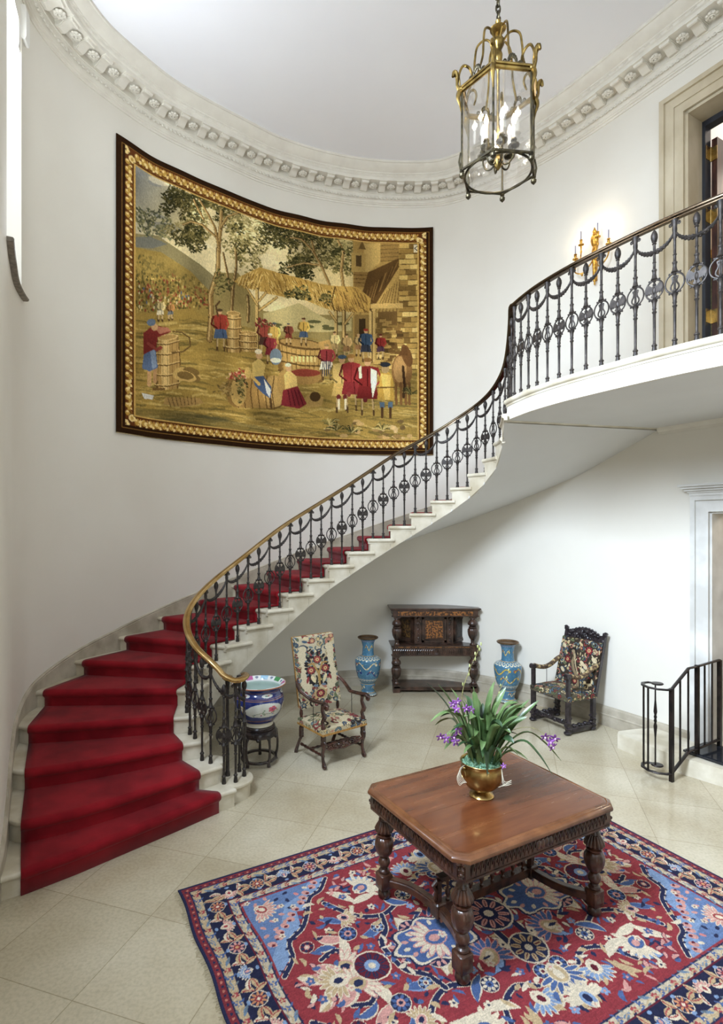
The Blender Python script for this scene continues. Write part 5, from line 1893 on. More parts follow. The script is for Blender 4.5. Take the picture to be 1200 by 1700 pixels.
rug_o = (-1.135, 3.915, 0.001)
RUG_A = 0.496
rug = painted('rug', make_rug(), rug_pos, M['woven'], normal_flip=True)
rug.location = rug_o
rug.rotation_euler = (0, 0, RUG_A)
tag(rug, 'red and navy floral oriental rug lying under the carved oak table', 'rug')
rs = rug.modifiers.new('thickness', 'SOLIDIFY')
rs.thickness = 0.009
rs.offset = 0
fr_ = MB()
RR = random.Random(3)
for k in range(330):
    y = -RL * (k + RR.random()) / 330
    L = RR.uniform(0.008, 0.035)
    for s, x0 in ((-1, 0.0), (1, RW)):
        fr_.tube([(x0 - s * 0.004, y, 0.008), (x0 + s * L * 0.6, y + RR.uniform(-0.006, 0.006), 0.005), (x0 + s * L, y + RR.uniform(-0.012, 0.012), 0.003)], 0.0014, 3)
tag(fr_.build('fringe', mat('cream_fringe', srgb(196, 184, 154), rough=0.9), rug), kind='stuff')

# ------------------------------------------------------------------ carved oak table
M['oak_top'] = mat('polished_oak', srgb(84, 45, 26), srgb(124, 74, 43), rough=0.20, scale=1.7, stretch=(1.2, 7, 4), detail=12, coat=0.3, c3=srgb(106, 60, 35), rough2=0.32, ramp=(0.25, 0.75))
M['oak_edge'] = mat('oak_moulding', srgb(84, 49, 29), srgb(126, 81, 50), rough=0.25, scale=5, detail=8, coat=0.3)
M['oak_carved'] = mat('carved_brown_oak', srgb(34, 20, 14), srgb(80, 48, 32), rough=0.30, scale=14, detail=8, bump=0.2, bscale=70, coat=0.25)
M['brass_pot'] = mat('aged_brass_pot', srgb(122, 98, 56), srgb(188, 158, 100), rough=0.25, metal=1.0, scale=9, bump=0.12, bscale=26, rough2=0.38)


def chamfer_rect(hx, hy, c):
    return [(-hx + c, -hy), (hx - c, -hy), (hx, -hy + c), (hx, hy - c), (hx - c, hy), (-hx + c, hy), (-hx, hy - c), (-hx, -hy + c)]


RUGZ = 0.015
table = empty('oak_table', (1.028, 3.76, RUGZ), 0.494, 'square carved oak table with bulbous legs standing on the patterned rug', 'table')
table.scale = (0.978, 0.978, 1.066)
tt = MB()
HX, HY = 0.70, 0.53
rings = [(0.676, HX - 0.03, HY - 0.03), (0.679, HX - 0.014, HY - 0.014), (0.686, HX - 0.003, HY - 0.003), (0.696, HX, HY), (0.706, HX - 0.002, HY - 0.002), (0.714, HX - 0.010, HY - 0.010), (0.719, HX - 0.028, HY - 0.028), (0.716, HX - 0.034, HY - 0.034), (0.7195, HX - 0.040, HY - 0.040), (0.7205, HX - 0.046, HY - 0.046)]
rows = [[(x, y, z) for x, y in chamfer_rect(a, b, 0.075 - (HX - a) * 0.5)] for z, a, b in rings]
tt.grid(rows, closed_u=True)
tt.f.append(tuple(range(7, -1, -1)))
tt.f.append(tuple(len(tt.v) - 8 + k for k in range(8)))
top = tt.build('tabletop', M['oak_edge'], table, smooth=30)
tp = MB()
bx_, by_, bc_ = HX - 0.052, HY - 0.052, 0.056
cuts = [-by_, -0.27, -0.02, 0.22, by_]
for i in range(4):
    y0_, y1_ = cuts[i] + (0.0008 if i else 0), cuts[i + 1] - (0.0008 if i < 3 else 0)
    if i == 0: pl = [(-bx_ + bc_, y0_), (bx_ - bc_, y0_), (bx_, y0_ + bc_), (bx_, y1_), (-bx_, y1_), (-bx_, y0_ + bc_)]
    elif i == 3: pl = [(-bx_, y0_), (bx_, y0_), (bx_, y1_ - bc_), (bx_ - bc_, y1_), (-bx_ + bc_, y1_), (-bx_, y1_ - bc_)]
    else: pl = [(-bx_, y0_), (bx_, y0_), (bx_, y1_), (-bx_, y1_)]
    tp.prism(pl, 0.715, 0.7212)
tp.build('top_boards', M['oak_top'], top, smooth=0)
ap = MB()
AX, AY = 0.655, 0.485
for y in (-AY, AY):
    ap.box((0, y, 0.6375), (2 * AX - 0.04, 0.03, 0.095))
    ap.box((0, y, 0.588), (2 * AX - 0.06, 0.04, 0.012)); ap.box((0, y, 0.681), (2 * AX, 0.045, 0.012))
    n = 34
    for k in range(n):
        x = -AX + 0.075 + (2 * AX - 0.15) * k / (n - 1)
        if abs(k - (n - 1) / 2) < 1.6:
            ap.ball((x, y + (0.017 if y > 0 else -0.017), 0.637), (0.022, 0.012, 0.03), 8, 6)
            continue
        s = 1 if y > 0 else -1
        ap.tube([(x - 0.012, y + s * 0.016, 0.606), (x - 0.010, y + s * 0.022, 0.640), (x, y + s * 0.024, 0.668), (x + 0.010, y + s * 0.022, 0.650), (x + 0.011, y + s * 0.016, 0.628)], 0.0045, 5)
for x in (-AX, AX):
    ap.box((x, 0, 0.6375), (0.03, 2 * AY - 0.04, 0.095))
    ap.box((x, 0, 0.588), (0.04, 2 * AY - 0.06, 0.012)); ap.box((x, 0, 0.681), (0.045, 2 * AY, 0.012))
    n = 25
    for k in range(n):
        y = -AY + 0.075 + (2 * AY - 0.15) * k / (n - 1)
        s = 1 if x > 0 else -1
        if abs(k - (n - 1) / 2) < 1.6:
            ap.ball((x + s * 0.017, y, 0.637), (0.012, 0.022, 0.03), 8, 6)
            continue
        ap.tube([(x + s * 0.016, y - 0.012, 0.606), (x + s * 0.022, y - 0.010, 0.640), (x + s * 0.024, y, 0.668), (x + s * 0.022, y + 0.010, 0.650), (x + s * 0.016, y + 0.011, 0.628)], 0.0045, 5)
ap.build('apron', M['oak_carved'], table, smooth=40)


def table_leg(x, y):
    mb = MB()
    mb.lathe([(0.030, 0.0), (0.043, 0.012), (0.046, 0.030), (0.040, 0.048), (0.030, 0.056), (0.030, 0.06)], seg=20)
    mb.box((0, 0, 0.113), (0.094, 0.094, 0.106), bev=0.008)
    for (dx, dy) in ((1, 0), (-1, 0), (0, 1), (0, -1)):
        b0 = len(mb.v)
        c = 0.047
        if dx:
            P = [(dx * c, -0.036, 0.072), (dx * c, 0.036, 0.072), (dx * c, 0.036, 0.154), (dx * c, -0.036, 0.154), (dx * (c + 0.014), 0, 0.113)]
        else:
            P = [(-0.036, dy * c, 0.072), (0.036, dy * c, 0.072), (0.036, dy * c, 0.154), (-0.036, dy * c, 0.154), (0, dy * (c + 0.014), 0.113)]
        mb.add(P, [(0, 1, 4), (1, 2, 4), (2, 3, 4), (3, 0, 4)])
    mb.lathe([(0.030, 0.164), (0.040, 0.172), (0.038, 0.182), (0.026, 0.190), (0.024, 0.200), (0.034, 0.208), (0.043, 0.228), (0.043, 0.240), (0.034, 0.260), (0.024, 0.268), (0.026, 0.276), (0.040, 0.280)], seg=20)
    mb.lathe([(0.038, 0.280), (0.050, 0.296), (0.060, 0.325), (0.064, 0.355), (0.060, 0.380), (0.048, 0.398), (0.034, 0.405)], seg=48, flute=lambda a, i: 1 + 0.07 * abs(math.sin(a * 5)) + 0.02 * math.sin(a * 20 + i))
    mb.lathe([(0.034, 0.403), (0.052, 0.408), (0.054, 0.418), (0.040, 0.424), (0.044, 0.430)], seg=20)
    mb.lathe([(0.040, 0.430), (0.060, 0.440), (0.063, 0.452), (0.052, 0.475), (0.038, 0.498), (0.034, 0.505)], seg=84, flute=lambda a, i: 0.93 + 0.17 * abs(math.sin(a * 7)))
    mb.lathe([(0.034, 0.505), (0.040, 0.510), (0.038, 0.520), (0.033, 0.526), (0.033, 0.56), (0.040, 0.572), (0.046, 0.59)], seg=20)
    mb.box((0, 0, 0.635), (0.09, 0.09, 0.10))
    o = mb.build('leg', M['oak_carved'], table, smooth=40)
    o.location = (x, y, 0)
    a = math.atan2(y, x)
    a = math.copysign(PI / 4, a) if abs(a) < PI / 2 else math.copysign(3 * PI / 4, a)
    lm = MB()
    Mx = T(math.cos(a) * 0.062, math.sin(a) * 0.062, 0, rz=a)
    lm.ball((0.004, 0, 0.632), (0.030, 0.030, 0.036), 12, 8, M=Mx)
    lm.ball((0.036, 0, 0.622), (0.016, 0.014, 0.012), 8, 6, M=Mx)
    lm.ball((0.034, 0, 0.604), (0.012, 0.014, 0.008), 8, 6, M=Mx)
    for s in (-1, 1):
        lm.ball((0.026, s * 0.013, 0.640), (0.008, 0.007, 0.006), 8, 5, M=Mx)
        lm.ball((0.030, s * 0.010, 0.614), (0.011, 0.010, 0.009), 8, 5, M=Mx)
    for k in range(13):
        t = -1.2 + k * (PI + 2.4) / 12
        lm.ball((0.010, 0.032 * math.cos(t), 0.634 + 0.036 * math.sin(t)), (0.014, 0.010, 0.011), 7, 5, M=Mx)
    for k in range(5):
        lm.ball((0.024, -0.02 + k * 0.01, 0.663), (0.012, 0.006, 0.010), 7, 5, M=Mx)
    lm.build('lion_mask', M['oak_carved'], o, smooth=60)
    return o


LX, LY = 0.585, 0.415
for sx_ in (-1, 1):
    for sy_ in (-1, 1):
        table_leg(sx_ * LX, sy_ * LY)
for s in (-1, 1):
    mb = MB()
    P = catmull([(s * LX, -LY, 0.115), (s * (LX - 0.11), -LY * 0.62, 0.115), (s * (LX - 0.15), -0.10, 0.115), (s * (LX - 0.155), 0, 0.115), (s * (LX - 0.15), 0.10, 0.115), (s * (LX - 0.11), LY * 0.62, 0.115), (s * LX, LY, 0.115)], 5)
    fr = []
    for i, p in enumerate(P):
        a_, b_ = P[max(0, i - 1)], P[min(len(P) - 1, i + 1)]
        d = Vector((b_[0] - a_[0], b_[1] - a_[1], 0)).normalized()
        fr.append((p, (d.y, -d.x, 0), (0, 0, 1)))
    mb.sweep(fr, [(-0.027, -0.025), (0.027, -0.025), (0.027, 0.012), (0.020, 0.016), (0.020, 0.024), (-0.020, 0.024), (-0.020, 0.016), (-0.027, 0.012)], closed_prof=True)
    mb.box((s * (LX - 0.155), 0, 0.112), (0.08, 0.08, 0.09), bev=0.008)
    mb.build('curved_stretcher', M['oak_carved'], table, smooth=30)
mb = MB()
mb.box((0, 0, 0.112), (0.80, 0.05, 0.05)); mb.box((0, 0, 0.140), (0.80, 0.058, 0.008))
mb.box((0, 0, 0.285), (0.84, 0.045, 0.022)); mb.box((0, 0, 0.300), (0.86, 0.055, 0.010))
for s in (-1, 1):
    mb.box((s * 0.43, 0, 0.22), (0.030, 0.04, 0.13))
    mb.tube([(s * 0.43, 0, 0.15), (s * 0.455, 0, 0.18), (s * 0.445, 0, 0.22), (s * 0.47, 0, 0.26), (s * 0.44, 0, 0.28)], 0.014, 6)
mb.build('centre_stretcher', M['oak_carved'], table, smooth=30)
for k in range(8):
    mb = MB()
    mb.lathe([(0.012, 0.142), (0.014, 0.150), (0.008, 0.158), (0.017, 0.180), (0.018, 0.192), (0.009, 0.212), (0.007, 0.232), (0.011, 0.245), (0.008, 0.262), (0.012, 0.276)], seg=10)
    mb.build('spindle', M['oak_carved'], table).location = (-0.35 + 0.1 * k, 0, 0)

# ------------------------------------------------------------------ brass pot and orchids
TZ = RUGZ + 0.7212 * 1.066 + 0.0005
PX, PY = 0.984, 3.73
pot = empty('brass_planter', (PX, PY, TZ), 0.3, 'lobed brass planter standing on the oak table, filled with orchids', 'planter')
mb = MB()


def lobe(a, i):
    return 1 + (0.035 * (abs(math.cos(a * 4)) ** 0.6) - 0.02 if 5 <= i <= 12 else (0.02 * abs(math.cos(a * 4)) if i < 4 else 0.0))


mb.lathe([(0.078, 0.0), (0.082, 0.006), (0.076, 0.014), (0.055, 0.026), (0.046, 0.034), (0.062, 0.044), (0.096, 0.066), (0.122, 0.098), (0.134, 0.135), (0.137, 0.170), (0.135, 0.195), (0.130, 0.210), (0.138, 0.226), (0.144, 0.235), (0.141, 0.238), (0.132, 0.226), (0.120, 0.19), (0.09, 0.12)], seg=64, flute=lobe, cap=False)
mb.build('bowl', M['brass_pot'], pot, smooth=60)
for a in (0.15, PI + 0.15):
    mb = MB()
    Mx = T(0.148 * math.cos(a), 0.148 * math.sin(a), 0.175, rz=a)
    mb.tube([(0.006 + 0.004 * math.cos(t), 0.026 * math.cos(t), 0.030 * math.sin(t)) for t in np.linspace(0, 2 * PI, 17)[:-1]], 0.005, 6, M=Mx, closed=True)
    mb.ball((-0.008, 0, 0.036), (0.016, 0.012, 0.012), 8, 6, M=Mx)
    mb.build('ring_handle', M['brass_pot'], pot)
M['moss'] = mat('pale_green_moss', srgb(104, 150, 122), srgb(152, 190, 160), rough=0.95, scale=40)
rg = random.Random(2)
mb = MB()
mb.ball((0, 0, 0.190), (0.128, 0.128, 0.065), 20, 10)
for k in range(260):
    t, q = rg.uniform(0, 2 * PI), math.sqrt(rg.random()) * 0.125
    mb.ball((q * math.cos(t), q * math.sin(t), 0.19 + 0.065 * math.sqrt(max(0, 1 - (q / 0.13) ** 2)) + rg.uniform(-0.003, 0.010)), rg.uniform(0.007, 0.012), 6, 4)
tag(mb.build('moss', M['moss'], smooth=60, loc=(PX, PY, TZ)), 'mound of pale green moss filling the brass planter', 'moss', kind='stuff')
orchid = empty('orchid_plant', (PX, PY, TZ + 0.24), 0, 'orchid plant with long arching green leaves and purple flowers in brass planter', 'plant')
M['leaf'] = mat('orchid_leaf', srgb(62, 88, 46), srgb(126, 152, 96), rough=0.38, scale=5, stretch=(1, 1, 1), coat=0.1)
M['leaf_dark'] = mat('dark_orchid_leaf', srgb(34, 58, 34), srgb(66, 98, 58), rough=0.4, scale=6)
M['petal'] = mat('purple_petal', srgb(98, 42, 122), srgb(158, 96, 176), rough=0.6, scale=60)
M['petal_pale'] = mat('pale_lip', srgb(224, 202, 226), srgb(190, 130, 196), rough=0.6, scale=80)
M['stem'] = mat('flower_stem', srgb(98, 86, 58), srgb(150, 148, 92), rough=0.6, scale=30)


def leaf(base, tip, lift, w, mtl, twist=0.0):
    b, t = Vector(base), Vector(tip)
    mid = (b + t) / 2 + Vector((0, 0, lift))
    P = [b, b * 0.55 + mid * 0.45 + Vector((0, 0, lift * 0.25)), mid, t * 0.5 + mid * 0.5 + Vector((0, 0, lift * 0.12)), t]
    C = catmull([tuple(p) for p in P], 5)
    n = len(C)
    rows = []
    for i, p in enumerate(C):
        q0, q1 = C[max(0, i - 1)], C[min(n - 1, i + 1)]
        d = (Vector(q1) - Vector(q0)).normalized()
        side = d.cross(Vector((0, 0, 1)))
        if side.length < 0.15: side = d.cross(Vector((0.3, 1, 0)))
        side.normalize()
        side = Matrix.Rotation(twist * i / n, 3, d) @ side
        up = side.cross(d)
        k = i / (n - 1)
        ww = w * (0.55 + 0.45 * math.sin(min(1, k * 1.5) * PI / 2)) * (1 - max(0, (k - 0.62) / 0.38) ** 2.2) + 0.0008
        p = Vector(p)
        rows.append([tuple(p + side * ww * a + up * (ww * 0.38 * abs(a) + 0.001 * s_)) for a, s_ in ((-1, 0), (-0.5, 1), (0, 1.2), (0.5, 1), (1, 0), (0.5, -1), (0, -1.2), (-0.5, -1))])
    mb = MB()
    mb.grid(rows, closed_u=True)
    return mb.build('leaf', mtl, orchid, smooth=60)


def tip_from_px(x, y, depth=0.0):
    """tip at image pixel x, y, scaled to metres right of and above the pot rim"""
    k = 0.00414  # metres per image pixel at the pot
    return ((x - 800) * k, depth, (1262 - y) * k)


LEAVES = [(715, 1143, 0.10, .06), (731, 1141, 0.05, .05), (735, 1172, -0.10, .08), (713, 1196, -0.05, .16), (743, 1207, -0.12, .12), (762, 1236, -0.16, .06), (745, 1198, 0.15, .1), (786, 1141, 0.0, .05),  # tip x, y in image pixels, then depth and lift
          (797, 1158, 0.12, .04), (760, 1158, 0.2, .06), (836, 1146, 0.2, .07), (849, 1151, 0.12, .06), (866, 1165, 0.05, .05), (877, 1161, -0.02, .04), (900, 1168, 0.06, .02), (921, 1253, -0.10, .17),
          (898, 1265, -0.20, .16), (866, 1249, -0.12, .04), (788, 1182, -0.16, .10), (763, 1178, -0.15, .10), (796, 1267, -0.20, .10), (822, 1190, -0.10, .05), (812, 1165, -0.05, .06), (852, 1180, -0.12, .06),
          (838, 1215, -0.20, .07), (741, 1250, 0.05, .09), (733, 1224, 0.22, .12), (856, 1205, 0.22, .10), (880, 1195, 0.18, .12), (806, 1175, 0.22, .05), (828, 1166, 0.0, .09), (776, 1205, -0.20, .10),
          (817, 1235, -0.22, .06), (786, 1225, -0.22, .08), (846, 1236, -0.18, .05), (770, 1165, 0.02, .05), (860, 1220, 0.0, .06), (750, 1185, 0.0, .1), (842, 1160, -0.06, .05), (826, 1142, 0.1, .03),
          (780, 1195, 0.1, .05), (800, 1200, -0.15, .05), (872, 1182, 0.1, .05), (835, 1195, 0.05, .06)]
for i, (x, y, d, lf_) in enumerate(LEAVES):
    tp_ = tip_from_px(x, y, d)
    bx = max(-0.07, min(0.08, tp_[0] * 0.25 + rg.uniform(-0.03, 0.03)))
    leaf((bx, d * 0.3 + rg.uniform(-0.02, 0.02), -0.01), tp_, lf_ + 0.03, rg.uniform(0.017, 0.024), M['leaf'] if i % 4 else M['leaf_dark'], rg.uniform(-0.9, 0.9))


def orchid_flower(c, r, seed):
    q = random.Random(seed)
    mb = MB()
    rx, ry = q.uniform(-0.6, 0.6), q.uniform(-0.5, 0.5)
    for k in range(5):
        a = 2 * PI * k / 5 + q.uniform(-0.15, 0.15)
        Mx = T(*c) @ Matrix.Rotation(rx, 4, 'X') @ Matrix.Rotation(ry, 4, 'Z') @ Matrix.Rotation(a, 4, 'Y')
        mb.ball((0, 0, r * 0.6), (r * 0.26, r * 0.10, r * 0.52), 8, 6, M=Mx)
    o = mb.build('flower', M['petal'], orchid)
    mb = MB()
    mb.ball((c[0], c[1] - r * 0.25, c[2] - r * 0.15), (r * 0.22, r * 0.22, r * 0.26), 8, 6)
    mb.build('lip', M['petal_pale'], o)


def spike(P, rad=0.0028):
    mb = MB()
    C = catmull(P, 5)
    mb.tube(C, [rad * (1 - 0.5 * i / len(C)) for i in range(len(C))], 6)
    mb.build('stem', M['stem'], orchid)
    return C


spike([(-0.06, 0, 0), (-0.12, -0.06, 0.22), (-0.20, -0.10, 0.26), (-0.27, -0.12, 0.20)])
for k, (x, y, d) in enumerate(((727, 1213, -0.12), (737, 1218, -0.10), (748, 1212, -0.13), (752, 1222, -0.1), (757, 1206, -0.08))):
    orchid_flower(tip_from_px(x, y, d), 0.030, k)
spike([(-0.04, 0.02, 0), (-0.09, 0.02, 0.22), (-0.12, 0.0, 0.36), (-0.05, -0.02, 0.34)])
for k, (x, y, d) in enumerate(((753, 1170, 0.0), (762, 1168, 0.02), (774, 1176, -0.02), (783, 1180, 0.0), (757, 1176, -0.03))):
    orchid_flower(tip_from_px(x, y, d), 0.027, 10 + k)
spike([(0.06, 0, 0), (0.12, -0.05, 0.18), (0.28, -0.1, 0.26), (0.42, -0.12, 0.20)])
for k, (x, y, d) in enumerate(((893, 1213, -0.12), (902, 1221, -0.12), (911, 1217, -0.1), (906, 1229, -0.12))):
    orchid_flower(tip_from_px(x, y, d), 0.032, 20 + k)
orchid_flower(tip_from_px(826, 1257, -0.14), 0.018, 31)
C = spike([(-0.08, 0.02, 0.0), (-0.12, 0.04, 0.30), (-0.115, 0.05, 0.46), (-0.06, 0.05, 0.62), (-0.015, 0.05, 0.72), (0.0, 0.05, 0.77)], 0.0035)
M['bud'] = mat('green_bud', srgb(150, 160, 96), srgb(196, 200, 140), rough=0.5, scale=40)
for i in range(10, len(C)):
    if i % 2:
        mb = MB()
        mb.ball((C[i][0] + (0.010 if i % 4 == 1 else -0.008), C[i][1], C[i][2] + 0.008), (0.006, 0.005, 0.013), 7, 5)
        mb.build('bud', M['bud'], orchid)
C = spike([(0.06, 0.06, 0.0), (0.10, 0.10, 0.30), (0.16, 0.12, 0.44), (0.235, 0.14, 0.57)], 0.003)
mb = MB()
for i in range(8, len(C)):
    if i % 2:
        mb = MB()
        mb.ball((C[i][0] + (0.008 if i % 4 == 1 else -0.007), C[i][1], C[i][2] + 0.006), (0.005, 0.005, 0.010), 7, 5)
        mb.build('bud', M['bud'], orchid)
M['root'] = mat('white_aerial_root', srgb(206, 200, 180), rough=0.8)
mb = MB()
for k in range(9):
    x0, y0_ = (-0.13, -0.06) if k < 6 else (0.10, -0.12)
    mb.tube(catmull([(x0, y0_, -0.01), (x0 - 0.035 * (1 if k < 6 else -1) - 0.004 * k, y0_ - 0.03, -0.02 - 0.01 * k), (x0 - 0.03 - 0.003 * k if k < 6 else x0 + 0.05, y0_ - 0.05, -0.06 - 0.012 * (k % 6)), (x0 - 0.005 * k, y0_ - 0.06, -0.10)], 4), 0.0016, 4)
    if k in (5, 8):
        mb.build('aerial_root', M['root'], orchid)
        mb = MB()

for k in range(30):
    a = rg.uniform(0, 2 * PI)
    r_ = rg.uniform(0.16, 0.34)
    leaf((0.05 * math.cos(a), 0.05 * math.sin(a), -0.01), (r_ * math.cos(a), r_ * math.sin(a) * 0.9, rg.uniform(0.10, 0.40)), rg.uniform(0.06, 0.17), rg.uniform(0.016, 0.023), M['leaf'] if k % 3 else M['leaf_dark'], rg.uniform(-1.2, 1.2))

# ------------------------------------------------------------------ upholstery weaves
def flowery(w, h, base, dark, seed, bird=False, big=False):
    W = Weave(w, h, base, seed=seed)
    R = random.Random(seed)
    ar = w / h
    pal = [(146, 52, 52), (62, 88, 118), (92, 120, 132), (196, 172, 120), (104, 116, 78), (182, 110, 92), (214, 196, 150), (52, 46, 44)]

    def E(x, y, r1, r2, c, a=0, al=1.0):
        cc, ss = math.cos(a), math.sin(a)
        W.poly([(x + (r1 * math.cos(t) * cc - r2 * math.sin(t) * ss) / ar, y + (r1 * math.cos(t) * ss + r2 * math.sin(t) * cc)) for t in np.linspace(0, 2 * PI, 12)[:-1]], c, alpha=al)

    def flower(x, y, r, c):
        E(x, y, r * 1.15, r * 1.1, dark)
        for k in range(8):
            t = k * PI / 4
            E(x + r * 0.65 * math.cos(t) / ar, y + r * 0.65 * math.sin(t), r * 0.38, r * 0.26, c, t)
        E(x, y, r * 0.45, r * 0.45, (206, 176, 112)); E(x, y, r * 0.2, r * 0.2, c)

    def curl(x, y, r, c, a0, wd):
        P = [(x + r * (1 - t * 0.75) * math.cos(a0 + t * 5) / ar, y + r * (1 - t * 0.75) * math.sin(a0 + t * 5)) for t in np.linspace(0, 1, 12)]
        W.line(P, wd + 2, dark); W.line(P, wd, c)
    for k in range(int(170 if not big else 150)):
        x, y = R.random(), R.random()
        m = x if x < 0.5 else 1 - x
        c = R.choice(pal)
        r = R.uniform(0.02, 0.05)
        if R.random() < 0.5: curl(x, y, r * 1.6, c, R.uniform(0, 6), R.uniform(2, 4))
        else: E(x, y, r, r * 0.45, c, R.uniform(0, 3))
    for k in range(26):
        flower(R.random(), R.random(), R.uniform(0.022, 0.036), R.choice(pal[:6]))
    return W, E, flower, curl


def clear_back():
    W, E, flower, curl = flowery(150, 260, (188, 176, 146), (48, 44, 46), 3)
    cream = (200, 187, 154)
    R2 = random.Random(12)
    for s in (-1, 1):
        for k in range(9):
            y = 0.20 + 0.065 * k
            x = 0.5 + s * (0.30 + 0.03 * math.sin(k * 1.3))
            E(x, y, 0.055, 0.05, cream)
            curl(0.5 + s * 0.44, y, 0.03, [(92, 122, 144), (150, 60, 60), (112, 124, 92)][k % 3], k, 3)
    for k in range(40):
        t = R2.uniform(0, 6.28); q = R2.uniform(0.75, 1.0)
        E(0.5 + 0.26 * q * math.cos(t), 0.47 + 0.25 * q * math.sin(t), 0.03, 0.018, (46, 42, 46), t)
        if k % 2: E(0.5 + 0.27 * q * math.cos(t + 0.1), 0.47 + 0.26 * q * math.sin(t + 0.1), 0.018, 0.011, R2.choice([(92, 120, 140), (120, 130, 100), (160, 70, 70)]), t)
    flower(0.5, 0.35, 0.05, (168, 66, 60)); flower(0.34, 0.48, 0.052, (158, 58, 58)); flower(0.66, 0.48, 0.052, (158, 58, 58))
    W.line([(0.5, 0.68), (0.49, 0.52), (0.40, 0.40), (0.30, 0.40)], 6, (176, 136, 72)); W.line([(0.5, 0.68), (0.51, 0.52), (0.60, 0.40), (0.70, 0.40)], 6, (176, 136, 72))
    for s in (-1, 1):
        E(0.5 + s * 0.13, 0.60, 0.022, 0.055, (214, 198, 150), s * 0.4); E(0.5 + s * 0.25, 0.60, 0.016, 0.045, (150, 48, 54), -s * 0.3); E(0.5 + s * 0.09, 0.69, 0.03, 0.016, (92, 120, 150), 0.3)
    E(0.5, 0.80, 0.085, 0.065, (184, 150, 96)); flower(0.5, 0.80, 0.05, (150, 48, 56))
    for s in (-1, 1):
        for k in range(5): curl(0.5 + s * (0.12 + 0.07 * k), 0.93 - 0.05 * k, 0.03, [(150, 60, 64), (96, 110, 82), (88, 116, 136)][k % 3], 1.5 * s, 3)
    W.fade(0.28, (1.06, 1.0, 0.88)); W.grain(0.22); return W


def clear_seat(seed, base, dark):
    W, E, flower, curl = flowery(150, 130, base, dark, seed, big=True)
    R = random.Random(seed + 1)
    for k in range(16):
        curl(R.random(), R.random(), R.uniform(0.06, 0.12), R.choice([(150, 50, 56), (70, 92, 118), (196, 178, 130), (92, 104, 74)]), R.uniform(0, 6), 4)
    W.fade(0.28, (1.06, 1.0, 0.88)); W.grain(0.22); return W


def dark_back():
    W, E, flower, curl = flowery(190, 190, (64, 52, 42), (38, 32, 32), 11)
    R = random.Random(4)
    for k in range(60):
        x, y = R.random(), R.random()
        E(x, y, R.uniform(0.02, 0.035), R.uniform(0.012, 0.022), R.choice([(206, 186, 140), (190, 168, 120), (176, 158, 116)]), R.uniform(0, 3))
    # bird
    W.line([(0.30, 0.28), (0.40, 0.24), (0.46, 0.34), (0.40, 0.46), (0.46, 0.60), (0.58, 0.74), (0.62, 0.88)], 15, (44, 38, 36)); W.line([(0.40, 0.30), (0.44, 0.36), (0.40, 0.46), (0.46, 0.60), (0.56, 0.72), (0.60, 0.86)], 11, (140, 120, 88))
    W.line([(0.42, 0.32), (0.48, 0.50), (0.56, 0.66)], 4, (186, 168, 128)); E(0.38, 0.27, 0.04, 0.03, (150, 130, 96))
    flower(0.72, 0.20, 0.075, (158, 44, 50)); flower(0.28, 0.44, 0.06, (150, 42, 48)); flower(0.52, 0.80, 0.05, (150, 42, 48)); flower(0.85, 0.62, 0.05, (70, 100, 128)); flower(0.16, 0.80, 0.05, (82, 104, 120))
    for (x, y) in ((0.62, 0.45), (0.70, 0.5), (0.66, 0.58), (0.15, 0.2), (0.85, 0.35), (0.2, 0.65)): E(x, y, 0.06, 0.035, (206, 190, 150), 0.7)
    W.fade(0.28, (1.06, 1.0, 0.88)); W.grain(0.22); return W


M['gimp'] = mat('gold_braid', srgb(134, 92, 40), srgb(184, 140, 70), rough=0.7, scale=80)
M['walnut'] = mat('dark_walnut', srgb(36, 20, 16), srgb(78, 46, 36), rough=0.24, scale=8, coat=0.4)


def pad(w, d, z0, z1, dome, wv, name, parent, y0=0.0, mirror=False):
    """upholstered block: top grid with rounded sides"""
    def pos(U, V):
        out = np.zeros(U.shape + (3,))
        ex = np.clip(np.minimum(U, 1 - U) / 0.10, 0, 1)
        ey = np.clip(np.minimum(V, 1 - V) / 0.10, 0, 1)
        e = np.minimum(ex, ey)
        fx = np.where(U < 0.1, 0, np.where(U > 0.9, 1, (U - 0.1) / 0.8))
        fy = np.where(V < 0.1, 0, np.where(V > 0.9, 1, (V - 0.1) / 0.8))
        out[..., 0] = (fx - 0.5) * w
        out[..., 1] = (0.5 - fy) * d + y0
        out[..., 2] = np.where(e < 1, z0 + (z1 - z0) * e, z1 + dome * np.sin(PI * fx) ** 0.6 * np.sin(PI * fy) ** 0.6)
        return out
    return painted(name, wv, pos, M['woven'], parent)


# high-backed armchair --------------------------------------------------
hc = empty('high_back_armchair', (-0.055, 6.245, 0), 0.64, 'high-backed walnut armchair in cream floral needlework beside blue and white bowl', 'armchair')
SW, SD = 0.60, 0.50
seat = pad(SW, SD, 0.37, 0.43, 0.05, clear_seat(21, (186, 172, 138), (60, 50, 48)), 'seat', hc)
mb = MB()
mb.box((0, 0, 0.372), (SW + 0.012, SD + 0.012, 0.02))
mb.build('braid', M['gimp'], seat, smooth=0)
mb = MB()
mb.box((0, 0, 0.375), (SW - 0.02, SD - 0.02, 0.04))
mb.build('seat_frame', M['walnut'], hc, smooth=0)
lean = 0.20
# back: a padded slab leaning backwards
bw = 0.56


